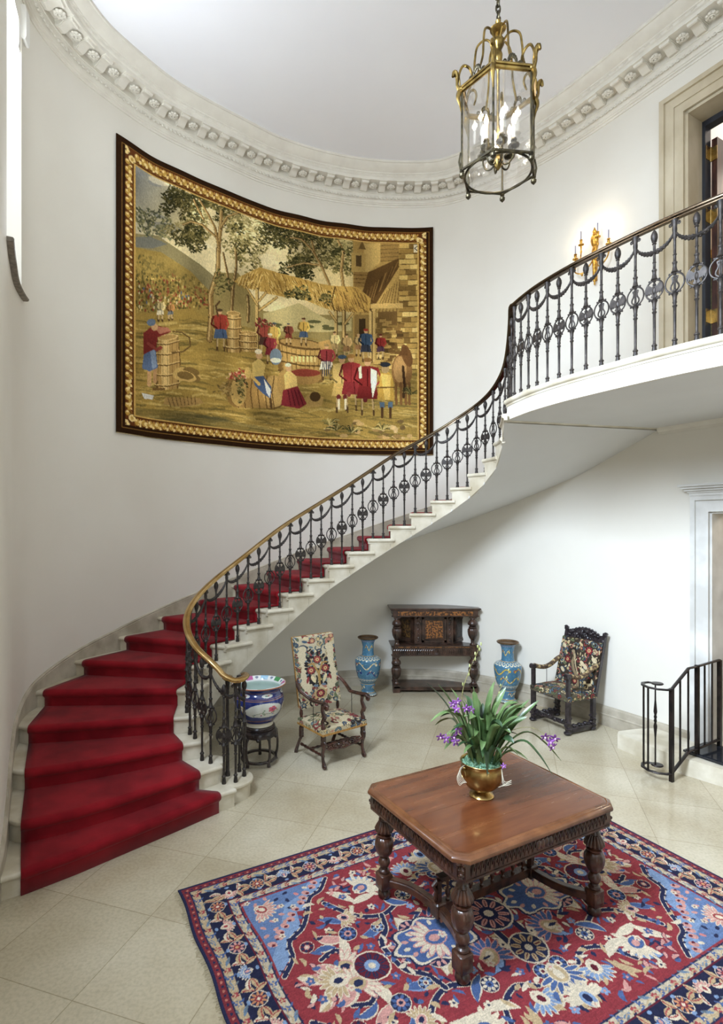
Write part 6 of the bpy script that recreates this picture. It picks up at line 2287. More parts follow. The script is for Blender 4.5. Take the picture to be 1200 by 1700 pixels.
def back_pos(w, z0, z1, y0, ln, thick=0.05, arch=0.0):
    def pos(U, V):
        out = np.zeros(U.shape + (3,))
        e = np.minimum(np.clip(np.minimum(U, 1 - U) / 0.06, 0, 1), np.clip(np.minimum(V, 1 - V) / 0.04, 0, 1))
        fx = np.clip((U - 0.06) / 0.88, 0, 1)
        fy = np.clip((V - 0.04) / 0.92, 0, 1)
        h = (z1 - z0) * (1 - fy)
        bulge = thick * np.sqrt(e) + 0.012 * np.sin(PI * fx) * np.sin(PI * fy)
        out[..., 0] = (fx - 0.5) * w
        out[..., 1] = y0 + h * math.tan(ln) - bulge
        out[..., 2] = z0 + h - bulge * 0.2
        return out
    return pos


bk_ = painted('backrest', clear_back(), back_pos(bw, 0.54, 1.32, SD / 2 - 0.0, lean, 0.05), M['woven'], hc)
mb = MB()
hgt = 0.78
Mx = T(0, SD / 2, 0.54) @ Matrix.Rotation(-lean, 4, 'X')
mb.box((0, 0.004, hgt / math.cos(lean) / 2), (bw + 0.012, 0.012, hgt / math.cos(lean) + 0.01), M=Mx)
mb.build('braid', M['gimp'], bk_, smooth=0)
mb = MB()
mb.box((0, 0.022, hgt / math.cos(lean) / 2), (bw - 0.01, 0.03, hgt / math.cos(lean) - 0.01), M=Mx)
mb.build('back_frame', M['walnut'], hc, smooth=0)
for s in (-1, 1):
    # rear leg, raking back below the seat and carrying the back above it
    mb = MB()
    x = s * (SW / 2 - 0.035)
    mb.tube([(x, SD / 2 + 0.09, 0.0), (x, SD / 2 + 0.085, 0.03), (x, SD / 2 + 0.02, 0.16), (x, SD / 2 - 0.02, 0.22)], [0.028, 0.028, 0.022, 0.022], 4, flat=1.0, up=(1, 0, 0))
    mb.box((x, SD / 2 - 0.02, 0.27), (0.042, 0.042, 0.12), bev=0.004)
    mb.lathe([(0.018, 0.33), (0.022, 0.345), (0.014, 0.37)], c=(x, SD / 2 - 0.02, 0), seg=12)
    xb = s * (bw / 2 - 0.02)
    mb.lathe([(0.02, 0.40), (0.022, 0.42), (0.014, 0.44), (0.021, 0.47), (0.019, 0.50), (0.013, 0.52), (0.020, 0.545), (0.018, 0.58)], c=(xb, SD / 2 - 0.01, 0), seg=14)
    mb.build('rear_leg', M['walnut'], hc, smooth=40)
    # front leg: scrolled foot, block, turned upper part
    mb = MB()
    x = s * (SW / 2 - 0.025)
    y = -SD / 2 + 0.03
    mb.tube([(x, y - 0.004, 0.30), (x, y - 0.014, 0.24), (x, y + 0.012, 0.17), (x, y + 0.010, 0.10), (x, y - 0.012, 0.045)], [0.026, 0.024, 0.019, 0.018, 0.022], 8)
    mb.tube([(x, y - 0.02 + a * 1.0, 0.036 + c) for a, _, c in spiral(0, 0, 0.026, 0.006, 1.2, -1.5, 16)], [0.018] * 8 + [0.013] * 9, 8)
    mb.tube([(x, y - 0.006 + a, 0.27 + c) for a, _, c in spiral(0, 0, 0.036, 0.008, -1.2, 1.6, 18)], [0.016] * 10 + [0.011] * 9, 8)
    mb.lathe([(0.026, 0.29), (0.030, 0.31), (0.030, 0.36)], c=(x, y, 0), seg=14)
    mb.build('front_leg', M['walnut'], hc, smooth=50)
    # arm support rising from the seat corner
    mb = MB()
    mb.lathe([(0.026, 0.43), (0.028, 0.45), (0.020, 0.47)], c=(x, y, 0), seg=14)
    mb.tube([(x, y + 0.0, 0.45), (x, y + 0.018, 0.50), (x, y - 0.022, 0.56), (x, y + 0.020, 0.63), (x, y + 0.010, 0.69)], [0.022, 0.020, 0.028, 0.020, 0.022], 8)
    mb.tube([(x, y - 0.012 + a, 0.545 + c) for a, _, c in spiral(0, 0, 0.030, 0.006, 1.0, 1.5, 16)], 0.011, 6)
    mb.build('arm_support', M['walnut'], hc, smooth=50)
    # arm: dipping curve ending in a scroll
    mb = MB()
    P = catmull([(s * (bw / 2 + 0.0), SD / 2 + 0.05, 0.83), (s * (bw / 2 + 0.03), SD / 2 - 0.06, 0.76), (s * (SW / 2 - 0.015), SD / 2 - 0.20, 0.705), (x, 0.0, 0.69), (x, y + 0.04, 0.705), (x + s * 0.01, y - 0.04, 0.715), (x + s * 0.015, y - 0.085, 0.695)], 4)
    mb.tube(P, [0.022 + 0.010 * min(1, i / len(P)) for i in range(len(P))], 10, flat=0.62, up=(0, 0, 1))
    mb.tube([(x + s * 0.012, y - 0.070 + a, 0.680 + c) for a, _, c in spiral(0, 0, 0.026, 0.006, 1.6, 1.4, 14)], 0.016, 8)
    mb.tube([(p[0], p[1], p[2] + 0.016) for p in P[:-2]], 0.006, 5)
    mb.build('arm', M['walnut'], hc, smooth=50)
    mb = MB()
    mb.tube([(x - s * 0.005, -0.02, 0.69), (x - s * 0.003, -0.02, 0.40)], 0.004, 6)
    mb.build('arm_rod', M['blackiron'], hc)
mb = MB()
for s in (-1, 1):
    for k in range(3):
        mb.tube([(s * (0.05 + 0.07 * k) + a * s, -SD / 2 + 0.03, 0.215 + 0.012 * ((k % 2) * 2 - 1) + c) for a, _, c in spiral(0, 0, 0.036, 0.008, 2.2 + k, -1.5, 14)], 0.0105, 6)
    mb.tube([(s * 0.27, -SD / 2 + 0.03, 0.225), (s * 0.2, -SD / 2 + 0.03, 0.19), (s * 0.1, -SD / 2 + 0.03, 0.185), (0, -SD / 2 + 0.03, 0.17)], 0.014, 6)
    mb.tube([(s * 0.23, -SD / 2 + 0.03, 0.24), (s * 0.14, -SD / 2 + 0.03, 0.255), (s * 0.05, -SD / 2 + 0.03, 0.25), (0, -SD / 2 + 0.03, 0.265)], 0.011, 6)
mb.ball((0, -SD / 2 + 0.03, 0.225), (0.026, 0.016, 0.03), 10, 8)
mb.build('carved_stretcher', M['walnut'], hc, smooth=60)
mb = MB()
for s in (-1, 1):
    x = s * (SW / 2 - 0.035)
    pr = []
    n = 16
    P = [(x, -SD / 2 + 0.04 + (SD - 0.06) * i / n, 0.13) for i in range(n + 1)]
    mb.tube(P, [0.018 if i in (0, 1, n, n - 1, 7, 8, 9) else (0.011 + 0.008 * (i % 2)) for i in range(n + 1)], 10)
P = [(-SW / 2 + 0.035 + (SW - 0.07) * i / 16, 0.05, 0.13) for i in range(17)]
mb.tube(P, [0.018 if i in (0, 16, 7, 8, 9) else (0.011 + 0.008 * (i % 2)) for i in range(17)], 10)
mb.build('turned_stretcher', M['walnut'], hc, smooth=50)

# black carved armchair against the right wall --------------------------
M['ebonised'] = mat('ebonised_oak', srgb(20, 16, 20), srgb(52, 44, 48), rough=0.28, scale=24, bump=0.25, bscale=60, coat=0.3)
bc = empty('carved_armchair', (2.975, 7.23, 0), -1.13, 'ebonised armchair with pierced crest and dark bird needlework against the right wall', 'armchair')
SW, SD = 0.64, 0.50
seat = pad(SW, SD, 0.42, 0.48, 0.05, clear_seat(31, (92, 84, 66), (40, 34, 34)), 'seat', bc)
mb = MB(); mb.box((0, 0, 0.425), (SW - 0.01, SD - 0.01, 0.03)); mb.build('seat_frame', M['ebonised'], bc, smooth=0)
lean = 0.24
bk2 = painted('backrest', dark_back(), back_pos(SW - 0.02, 0.46, 1.10, SD / 2 - 0.02, lean, 0.045), M['woven'], bc)
mb = MB()
Mx = T(0, SD / 2 - 0.02, 0.46) @ Matrix.Rotation(-lean, 4, 'X')
hh = 0.64 / math.cos(lean)
mb.box((0, 0.018, hh / 2), (SW - 0.02, 0.034, hh), M=Mx)
for s in (-1, 1): mb.box((s * (SW / 2 - 0.02), 0.02, hh / 2 + 0.05), (0.04, 0.045, hh + 0.16), M=Mx)
mb.build('back_frame', M['ebonised'], bc, smooth=0)
mb = MB()
rc = random.Random(8)
n = 26
P_ = [(-SW / 2 + 0.02, hh), (-SW / 2 + 0.0, hh + 0.10), (-0.22, hh + 0.085), (-0.12, hh + 0.135), (0, hh + 0.15), (0.12, hh + 0.135), (0.22, hh + 0.085), (SW / 2, hh + 0.10), (SW / 2 - 0.02, hh)]
mb.add([(a, 0.008, b) for a, b in P_] + [(a, 0.030, b) for a, b in P_], [tuple(range(9)), tuple(range(17, 8, -1))] + [(i, (i + 1) % 9, 9 + (i + 1) % 9, 9 + i) for i in range(9)], M=Mx)
for k in range(30):
    x = rc.uniform(-0.29, 0.29)
    z = hh + rc.uniform(0.01, 0.13 - 0.06 * abs(x) / 0.3)
    mb.tube([(x + a, 0.002 - 0.004 * (k % 2), z + c) for a, _, c in spiral(0, 0, rc.uniform(0.02, 0.032), 0.005, rc.uniform(0, 6), rc.choice((-1.4, 1.4)), 12)], 0.0085, 5, M=Mx)
for s in (-1, 1):
    mb.tube([(s * (SW / 2 - 0.005) + a * s, 0.01, hh + 0.105 + c) for a, _, c in spiral(0, 0, 0.030, 0.006, 0.5, 1.6, 16)], 0.014, 7, M=Mx)
for k in range(9):
    x = -0.2 + 0.05 * k
    mb.ball((x, 0.015, hh + 0.150 - 0.9 * x * x * 1.4), (0.022, 0.018, 0.016), 8, 6, M=Mx)
mb.build('crest_rail', M['ebonised'], bc, smooth=50)
for s in (-1, 1):
    x = s * (SW / 2 - 0.03)
    for y, nm_ in ((-SD / 2 + 0.03, 'front_leg'), (SD / 2 - 0.03, 'rear_leg')):
        mb = MB()
        mb.box((x, y, 0.245), (0.055, 0.055, 0.41), bev=0.005)
        for k in range(7):
            mb.ball((x + 0.020 * math.sin(k * 2.1), y + 0.020 * math.cos(k * 2.1), 0.06 + 0.024 * k), (0.034, 0.034, 0.018), 8, 5)
        mb.ball((x, y - 0.01, 0.026), (0.046, 0.052, 0.026), 10, 7)
        if nm_ == 'front_leg':
            mb.box((x, y, 0.56), (0.046, 0.046, 0.28), bev=0.004)
            mb.ball((x, y, 0.725), (0.036, 0.036, 0.040), 10, 8)
            mb.tube([(x - 0.03, y - 0.012, 0.735), (x + 0.03, y - 0.012, 0.735)], 0.036, 12)
        mb.build(nm_, M['ebonised'], bc, smooth=40)
    mb = MB()
    P = catmull([(x, SD / 2 + 0.06, 0.82), (x, SD / 2 - 0.04, 0.79), (x, SD / 2 - 0.14, 0.735), (x, 0.0, 0.705), (x, -SD / 2 + 0.14, 0.715), (x, -SD / 2 + 0.04, 0.745)], 4)
    mb.tube(P, [0.030] * len(P), 10)
    arm = mb.build('arm', mat('needlework_arm_%s' % ('left' if s < 0 else 'right'), srgb(64, 54, 42), srgb(184, 164, 116), rough=0.95, scale=26, c3=srgb(98, 74, 56), ramp=(0.38, 0.62)), bc)
    mb = MB(); mb.tube([(x, 0.02, 0.70), (x, 0.02, 0.46)], 0.0035, 6); mb.build('arm_rod', M['blackiron'], bc)
mb = MB()
for s in (-1, 1):
    mb.box((s * (SW / 2 - 0.03), 0, 0.055), (0.05, SD - 0.08, 0.07), bev=0.006)
    for k in range(8):
        mb.ball((s * (SW / 2 - 0.03), -0.18 + 0.052 * k, 0.095 + 0.014 * (k % 2)), (0.030, 0.030, 0.022), 8, 6)
mb.box((0, -SD / 2 + 0.05, 0.13), (SW - 0.08, 0.035, 0.045))
for k in range(15):
    x = -0.26 + 0.52 * k / 14
    mb.tube([(x + a, -SD / 2 + 0.03, 0.14 + 0.010 * math.cos(k) + c) for a, _, c in spiral(0, 0, 0.028, 0.006, k, 1.3 * (1 if k % 2 else -1), 10)], 0.0095, 5)
mb.build('carved_stretcher', M['ebonised'], bc, smooth=50)

# ------------------------------------------------------------------ court cupboard
M['inlay'] = mat('marquetry_frieze', srgb(58, 34, 20), srgb(150, 96, 46), rough=0.35, scale=34, ramp=(0.46, 0.56), coat=0.2)
cb = empty('court_cupboard', (1.55, 8.62, 0), 0.0, 'dark carved oak court cupboard with bulbous columns between two blue vases', 'cupboard')
cw, cd = 1.32, 0.42
mb = MB()
mb.box((0, cd / 2, 1.320), (cw + 0.11, cd + 0.05, 0.022), bev=0.005)
mb.box((0, cd / 2, 1.302), (cw + 0.07, cd + 0.02, 0.016))
mb.build('top', M['darkoak'], cb, smooth=0)
mb = MB()
mb.box((0, 0.02, 1.248), (cw + 0.02, 0.05, 0.092)); mb.box((0, cd / 2, 1.248), (cw, cd - 0.02, 0.088)); mb.box((0, 0.018, 1.207), (cw + 0.05, 0.06, 0.014))
fz = mb.build('upper_frieze', M['darkoak'], cb, smooth=0)
mb = MB(); mb.box((0, -0.007, 1.250), (cw - 0.14, 0.006, 0.062)); mb.build('inlay_band', M['inlay'], fz, smooth=0)
mb = MB()
mb.box((0, cd / 2, 0.735), (cw + 0.07, cd + 0.03, 0.018)); mb.box((0, cd / 2, 0.718), (cw + 0.05, cd + 0.015, 0.018))
mb.build('shelf', M['darkoak'], cb, smooth=0)
mb = MB()
mb.box((0, 0.03, 0.650), (cw + 0.03, 0.06, 0.115)); mb.box((0, cd / 2, 0.655), (cw, cd - 0.02, 0.10)); mb.box((0, 0.026, 0.590), (cw + 0.06, 0.075, 0.016))
for k in range(38):
    x = -0.66 + 1.32 * (k + 0.5) / 38
    s = 1 if x > 0 else -1
    if abs(x) < 0.05:
        continue
    mb.tube([(x - s * 0.018, 0.002, 0.694), (x + s * 0.004, -0.008, 0.672), (x + s * 0.010, -0.010, 0.640), (x - s * 0.002, -0.006, 0.606)], [0.006, 0.011, 0.012, 0.007], 6)
for r_ in (0.018, 0.036, 0.05):
    mb.tube([(r_ * math.cos(t), -0.004, 0.648 + r_ * 0.9 * math.sin(t)) for t in np.linspace(0, 2 * PI, 17)[:-1]], 0.006, 5, closed=True)
mb.build('gadrooned_drawer', M['darkoak'], cb, smooth=50)
mb = MB(); mb.box((0, -0.012, 0.722), (cw - 0.06, 0.006, 0.012)); mb.build('inlay_band', M['inlay'], cb, smooth=0)
mb = MB()
mb.box((0, cd / 2, 0.085), (cw - 0.02, cd, 0.022)); mb.box((0, cd / 2 - 0.01, 0.060), (cw - 0.04, cd - 0.04, 0.04))
mb.build('lower_shelf', M['darkoak'], cb, smooth=0)


def cup_column(x, y, z0, z1, name='column'):
    H = z1 - z0
    mb = MB()
    fl_ = lambda a, i: 1 + 0.06 * abs(math.sin(a * 6))
    mb.lathe([(0.046, 0), (0.050, 0.02 * H), (0.034, 0.06 * H), (0.028, 0.10 * H), (0.036, 0.14 * H), (0.026, 0.17 * H)], seg=20)
    mb.lathe([(0.028, 0.17 * H), (0.050, 0.24 * H), (0.068, 0.34 * H), (0.076, 0.46 * H), (0.074, 0.54 * H), (0.060, 0.58 * H)], seg=72, flute=fl_)
    mb.lathe([(0.056, 0.58 * H), (0.066, 0.60 * H), (0.064, 0.63 * H), (0.046, 0.645 * H), (0.050, 0.66 * H)], seg=24)
    mb.lathe([(0.050, 0.66 * H), (0.072, 0.70 * H), (0.074, 0.75 * H), (0.062, 0.81 * H), (0.040, 0.86 * H), (0.034, 0.88 * H)], seg=48, flute=lambda a, i: 1 + 0.05 * abs(math.cos(a * 5 + i)))
    mb.lathe([(0.034, 0.88 * H), (0.042, 0.90 * H), (0.038, 0.93 * H)], seg=20)
    mb.box((0, 0, 0.955 * H), (0.10, 0.09, 0.05 * H)); mb.box((0, 0, 0.987 * H), (0.13, 0.11, 0.026 * H))
    o = mb.build(name, M['darkoak'], cb, smooth=45)
    o.location = (x, y, z0)


for s in (-1, 1):
    cup_column(s * 0.60, 0.055, 0.745, 1.202)
    cup_column(s * 0.61, 0.055, 0.13, 0.582)
    mb = MB(); mb.box((0, 0, 0.065), (0.11, 0.11, 0.13)); mb.build('foot', M['darkoak'], cb, smooth=0).location = (s * 0.61, 0.055, 0)
    mb = MB(); mb.box((0, 0, 0.29), (0.08, 0.03, 0.58)); mb.build('back_post', M['darkoak'], cb, smooth=0).location = (s * 0.60, cd - 0.02, 0)
cc = MB()
pts_ = [(-0.60, 0.40), (-0.31, 0.13), (0.31, 0.13), (0.60, 0.40)]
cc.prism(pts_, 0.744, 1.203)
cc.build('cupboard_box', M['darkoak'], cb, smooth=0)


def panel(cx_, cy_, rz, w, name, mt):
    mb = MB()
    Mx = T(cx_, cy_, 0.975, rz=rz)
    for (x, z, sx_, sz_) in ((0, 0.185, w, 0.035), (0, -0.185, w, 0.035), (-w / 2 + 0.018, 0, 0.036, 0.40), (w / 2 - 0.018, 0, 0.036, 0.40)):
        mb.box((x, -0.008, z), (sx_, 0.022, sz_), M=Mx)
    for (x, z, sx_, sz_) in ((0, 0.155, w - 0.08, 0.018), (0, -0.155, w - 0.08, 0.018), (-w / 2 + 0.048, 0, 0.018, 0.30), (w / 2 - 0.048, 0, 0.018, 0.30)):
        mb.box((x, -0.004, z), (sx_, 0.016, sz_), M=Mx)
    d = mb.build(name, M['darkoak'], cb, smooth=0)
    mb = MB(); mb.box((0, 0.0, 0), (w - 0.11, 0.010, 0.285), M=Mx); mb.build('inlaid_panel', mt, d, smooth=0)


panel(0, 0.122, 0.0, 0.39, 'door', M['inlay'])
al_ = math.atan2(0.27, 0.29)
panel(-0.455, 0.258, -al_, 0.36, 'side_panel', mat('dim_marquetry', srgb(40, 26, 18), srgb(98, 70, 34), rough=0.35, scale=30, ramp=(0.47, 0.56)))
panel(0.455, 0.258, al_, 0.36, 'side_panel', mat('dark_panel_oak', srgb(38, 30, 26), srgb(64, 54, 48), rough=0.3, scale=30))
mb = MB()
for s in (-1, 1):
    mb.box((s * 0.252, 0.120, 0.975), (0.095, 0.03, 0.44))
    for k in range(9):
        mb.tube([(s * 0.252 + a, 0.100, 0.80 + 0.043 * k + c) for a, _, c in spiral(0, 0, 0.026, 0.005, k * 1.7, 1.2 * (1 if k % 2 else -1), 10)], 0.008, 5)
    mb.ball((s * 0.252, 0.1, 1.15), (0.03, 0.018, 0.035), 8, 6)
mb.build('carved_pilaster', M['darkoak'], cb, smooth=50)

# ------------------------------------------------------------------ cloisonne vases
VP = catmull([(0.137, 0.0), (0.140, 0.012), (0.128, 0.03), (0.098, 0.075), (0.106, 0.125), (0.116, 0.165), (0.112, 0.19), (0.135, 0.225), (0.168, 0.30), (0.190, 0.40), (0.202, 0.50), (0.196, 0.555), (0.160, 0.592), (0.108, 0.610), (0.094, 0.63),
              (0.088, 0.70), (0.090, 0.77), (0.104, 0.83), (0.135, 0.872), (0.158, 0.888)], 6)
VL = [0.0]
for i in range(1, len(VP)): VL.append(VL[-1] + math.dist(VP[i], VP[i - 1]))


def vase_weave(seed, white_dragon):
    W = Weave(220, 240, (72, 118, 146), lambda x, y: (x, (0.9 - y) / 0.9), seed=seed)     # x: turn 0..1, y: height
    R = random.Random(seed)
    gold, cream, navy, red = (206, 178, 70), (222, 216, 186), (44, 56, 120), (140, 60, 66)
    for k in range(260):
        x, y = R.random(), R.uniform(0.02, 0.87)
        P = [(x + 0.012 * math.cos(t), y + 0.010 * math.sin(t)) for t in np.linspace(0, 4.5, 7)]
        W.line(P, 1.0, (104, 160, 190), alpha=0.7)

    def dragon(x, y, s, c, c2):
        P = [(x + s * 0.30 * (t - 0.5), y + s * 0.05 * math.sin(t * 9)) for t in np.linspace(0, 1, 16)]
        W.line(P, 4.5, (40, 60, 90)); W.line(P, 3, c)
        for i in range(2, 15, 3): W.line([P[i], (P[i][0] + 0.015, P[i][1] + 0.022)], 1.6, c2)
        W.ell(P[-1][0], P[-1][1], 0.018, 0.018, c); W.ell(P[0][0] + 0.03, P[0][1] + 0.03, 0.010, 0.010, red)
    for k in range(3):
        x = 0.08 + k / 3
        dragon(x, 0.48, 0.9, cream if white_dragon else gold, gold)
        dragon(x + 0.14, 0.36, 0.8, navy if white_dragon else gold, cream)
        dragon(x + 0.05, 0.74, 0.7, gold, cream)
        dragon(x + 0.2, 0.13, 0.5, cream, gold)
        W.ell(x + 0.2, 0.50, 0.022, 0.022, red); W.ell(x + 0.2, 0.50, 0.010, 0.010, gold)
    for k in range(20):
        x = (k + 0.5) / 20
        for y, c, d in ((0.585, cream, 0.022), (0.262, cream, 0.016), (0.85, (150, 150, 190), 0.014), (0.03, cream, 0.012)):
            W.ell(x, y, 0.022, d, c); W.ell(x, y + 0.003, 0.013, d * 0.6, (70, 120, 150))
    for y in (0.615, 0.23, 0.19, 0.055): W.line([(0, y), (1, y)], 1.6, (176, 150, 90))
    W.grain(0.10)
    return W


M['bronze_rim'] = mat('brown_bronze_rim', srgb(96, 74, 54), srgb(132, 106, 80), rough=0.35, metal=0.8, scale=20)


def vase(loc, rz, seed, white, label):
    v = empty('cloisonne_vase', loc, rz, label, 'vase', 'enamel vases beside the cupboard')

    def pos(U, V):
        Z = 0.9 * (1 - V)
        s = np.array([p[1] for p in VP])
        r = np.array([p[0] for p in VP])
        # parametrise by length so that the neck and the foot keep enough rows
        L = np.interp((1 - V), np.array(VL) / VL[-1], np.arange(len(VP)))
        i0 = np.clip(L.astype(int), 0, len(VP) - 2)
        t = L - i0
        rr = r[i0] * (1 - t) + r[i0 + 1] * t
        zz = s[i0] * (1 - t) + s[i0 + 1] * t
        return np.stack([rr * np.cos(2 * PI * U), rr * np.sin(2 * PI * U), zz], -1)
    w = vase_weave(seed, white)
    # the weave is drawn by height: resample its rows to the length parametrisation
    Vv = np.linspace(0, 1, w.h)
    L = np.interp(1 - Vv, np.array(VL) / VL[-1], [p[1] for p in VP])
    rows = np.clip(((0.9 - L) / 0.9 * (w.h - 1)).astype(int), 0, w.h - 1)
    w.a = w.a[rows]
    painted('body', w, pos, M['enamel'], v)
    mb = MB()
    mb.lathe([(0.150, 0.876), (0.160, 0.886), (0.162, 0.898), (0.154, 0.902), (0.128, 0.872), (0.096, 0.82), (0.080, 0.74), (0.078, 0.5), (0.0, 0.5)], seg=40)
    mb.build('rim', M['bronze_rim'], v)
    mb = MB(); mb.lathe([(0.138, 0.0), (0.142, 0.002), (0.143, 0.012), (0.139, 0.014)], seg=40); mb.build('foot_ring', M['bronze_rim'], v)
    return v


vase((0.485, 8.55, 0), 1.9, 3, True, 'blue enamel vase with white dragon, left of the cupboard, behind the high-backed chair')
vase((2.555, 8.20, 0), 1.1, 5, False, 'blue enamel vase with yellow dragons, between the cupboard and the ebonised armchair')

# ------------------------------------------------------------------ porcelain bowl on stand
BX, BY = -0.862, 6.08
stand = empty('wooden_stand', (BX, BY, 0), 0.4, 'round dark wooden stand with curved legs carrying the porcelain bowl', 'stand')
M['rosewood'] = mat('rosewood', srgb(26, 20, 20), srgb(56, 44, 42), rough=0.25, scale=10, coat=0.3)
mb = MB()
mb.lathe([(0.0, 0.385), (0.150, 0.385), (0.178, 0.392), (0.182, 0.402), (0.172, 0.410), (0.176, 0.420), (0.170, 0.428), (0.0, 0.428)], seg=40)
mb.build('top', M['rosewood'], stand)
mb = MB()
mb.lathe([(0.172, 0.388), (0.196, 0.370), (0.204, 0.345), (0.200, 0.318), (0.188, 0.318), (0.190, 0.345), (0.184, 0.366), (0.165, 0.384)], seg=50, flute=lambda a, i: 1 + (0.02 * math.cos(a * 10) if i in (3, 4) else 0))
for k in range(10):
    a = 2 * PI * k / 10
    mb.ball((0.196 * math.cos(a), 0.196 * math.sin(a), 0.314), (0.022, 0.022, 0.022), 8, 6)
mb.build('apron', M['rosewood'], stand)
for k in range(5):
    a = 2 * PI * k / 5
    mb = MB()
    P = [((r_) * math.cos(a), (r_) * math.sin(a), z) for r_, z in catmull([(0.192, 0.345), (0.206, 0.28), (0.214, 0.20), (0.208, 0.12), (0.190, 0.055), (0.196, 0.012)], 4)]
    mb.tube(P, [0.022, 0.020, 0.017, 0.015, 0.014, 0.013, 0.013, 0.013, 0.013, 0.013, 0.013, 0.014, 0.014, 0.015, 0.016, 0.017, 0.018, 0.018, 0.019, 0.020, 0.020][:len(P)], 8)
    mb.build('leg', M['rosewood'], stand)
mb = MB()
mb.lathe([(0.168, 0.050), (0.198, 0.050), (0.202, 0.062), (0.198, 0.074), (0.168, 0.074), (0.168, 0.050)], seg=50, cap=False)
mb.build('ring_stretcher', M['rosewood'], stand)

BPf = catmull([(0.150, 0.0), (0.158, 0.006), (0.160, 0.03), (0.170, 0.05), (0.215, 0.11), (0.255, 0.18), (0.275, 0.25), (0.274, 0.31), (0.258, 0.36), (0.242, 0.39), (0.245, 0.41), (0.270, 0.435), (0.293, 0.448)], 5)
IPf = catmull([(0.296, 0.456), (0.280, 0.462), (0.262, 0.452), (0.240, 0.43), (0.232, 0.40), (0.245, 0.34), (0.245, 0.25), (0.20, 0.14), (0.10, 0.07), (0.005, 0.06)], 5)


def lathe_painted(name, prof, W, loc, parent):
    PL = [0.0]
    for i in range(1, len(prof)): PL.append(PL[-1] + math.dist(prof[i], prof[i - 1]))
    PLn = np.array(PL) / PL[-1]
    r = np.array([p[0] for p in prof]); z = np.array([p[1] for p in prof])

    def pos(U, V):
        return np.stack([np.interp(V, PLn, r) * np.cos(2 * PI * U), np.interp(V, PLn, r) * np.sin(2 * PI * U), np.interp(V, PLn, z)], -1)
    o = painted(name, W, pos, M['enamel'], parent)
    return o


bowl = empty('porcelain_bowl', (BX, BY, 0.429), -2.2, 'large cobalt blue porcelain fish bowl with white floral panels on a dark stand', 'bowl')
W = Weave(300, 130, (34, 48, 112), seed=2)
R = random.Random(6)
for k in range(500):
    x, y = R.random(), R.uniform(0.12, 0.8)
    W.ell(x, y, 0.004, 0.008, R.choice([(44, 60, 130), (26, 38, 96)]), n=6)
W.poly([(0, 0), (1, 0), (1, 0.12), (0, 0.12)], (208, 204, 186))
for y, c, w_ in ((0.125, (150, 104, 62), 1.6), (0.19, (120, 100, 110), 1.4), (0.22, (150, 104, 62), 1.2), (0.70, (150, 110, 80), 1.6), (0.735, (150, 110, 80), 1.2), (0.86, (150, 104, 62), 1.4)):
    W.line([(0, y), (1, y)], w_, c)
white = (208, 210, 202)
for k in range(3):
    cx_ = (k + 0.5) / 3
    W.ell(cx_, 0.49, 0.125, 0.165, white); W.ell(cx_ - 0.07, 0.46, 0.070, 0.12, white); W.ell(cx_ + 0.07, 0.44, 0.060, 0.11, white)
    for j in range(5):
        t = j * 1.26
        W.ell(cx_ + 0.045 + 0.017 * math.cos(t), 0.52 + 0.038 * math.sin(t), 0.014, 0.032, (188, 84, 104))
    W.ell(cx_ + 0.045, 0.52, 0.010, 0.022, (150, 40, 70))
    for j in range(16):
        W.ell(cx_ + R.uniform(-0.09, 0.09), 0.42 + R.uniform(-0.07, 0.12), 0.006, 0.013, R.choice([(96, 130, 96), (90, 110, 160), (186, 120, 110), (120, 150, 110)]))
    W.line([(cx_ - 0.09, 0.40), (cx_ - 0.03, 0.45), (cx_ + 0.03, 0.42), (cx_ + 0.09, 0.47)], 1.2, (110, 120, 90))
    c2 = k / 3 + 0.0
    W.ell(c2 + 0.02, 0.80, 0.040, 0.042, white); W.ell(c2 + 0.18, 0.80, 0.040, 0.042, white)
    for q in (0.02, 0.18):
        W.ell(c2 + q, 0.80, 0.018, 0.014, (96, 130, 110)); W.ell(c2 + q + 0.01, 0.805, 0.007, 0.012, (186, 100, 110))
    W.ell(c2, 0.50, 0.030, 0.085, (214, 204, 176)); W.ell(c2, 0.50, 0.020, 0.06, (190, 160, 120)); W.ell(c2, 0.50, 0.012, 0.035, white)
W.grain(0.05)
lathe_painted('body', BPf, W, None, bowl)
W = Weave(300, 70, (190, 208, 200), seed=2)
W.poly([(0, 0), (1, 0), (1, 0.15), (0, 0.15)], (222, 224, 222))
for k in range(9):
    x = k / 9
    c = [(186, 96, 150), (72, 140, 84), (150, 190, 214)][k % 3]
    W.poly([(x, 0.02), (x + 0.055, 0.02), (x + 0.055, 0.13), (x, 0.13)], c)
    W.ell(x + 0.083, 0.075, 0.012, 0.03, (120, 130, 150))
W.poly([(0, 0.0), (1, 0), (1, 0.012), (0, 0.012)], (176, 120, 84))
for k in range(22):
    W.ell(R.random(), R.uniform(0.4, 0.6), 0.012, 0.018, R.choice([(60, 120, 70), (190, 90, 60), (90, 140, 90)]))
lathe_painted('interior', IPf, W, None, bowl)
mb = MB(); mb.lathe([(0.288, 0.444), (0.298, 0.450), (0.298, 0.457), (0.290, 0.460)], seg=60, cap=False); mb.build('rim_edge', mat('iron_red_rim', srgb(150, 100, 70), rough=0.3), bowl)

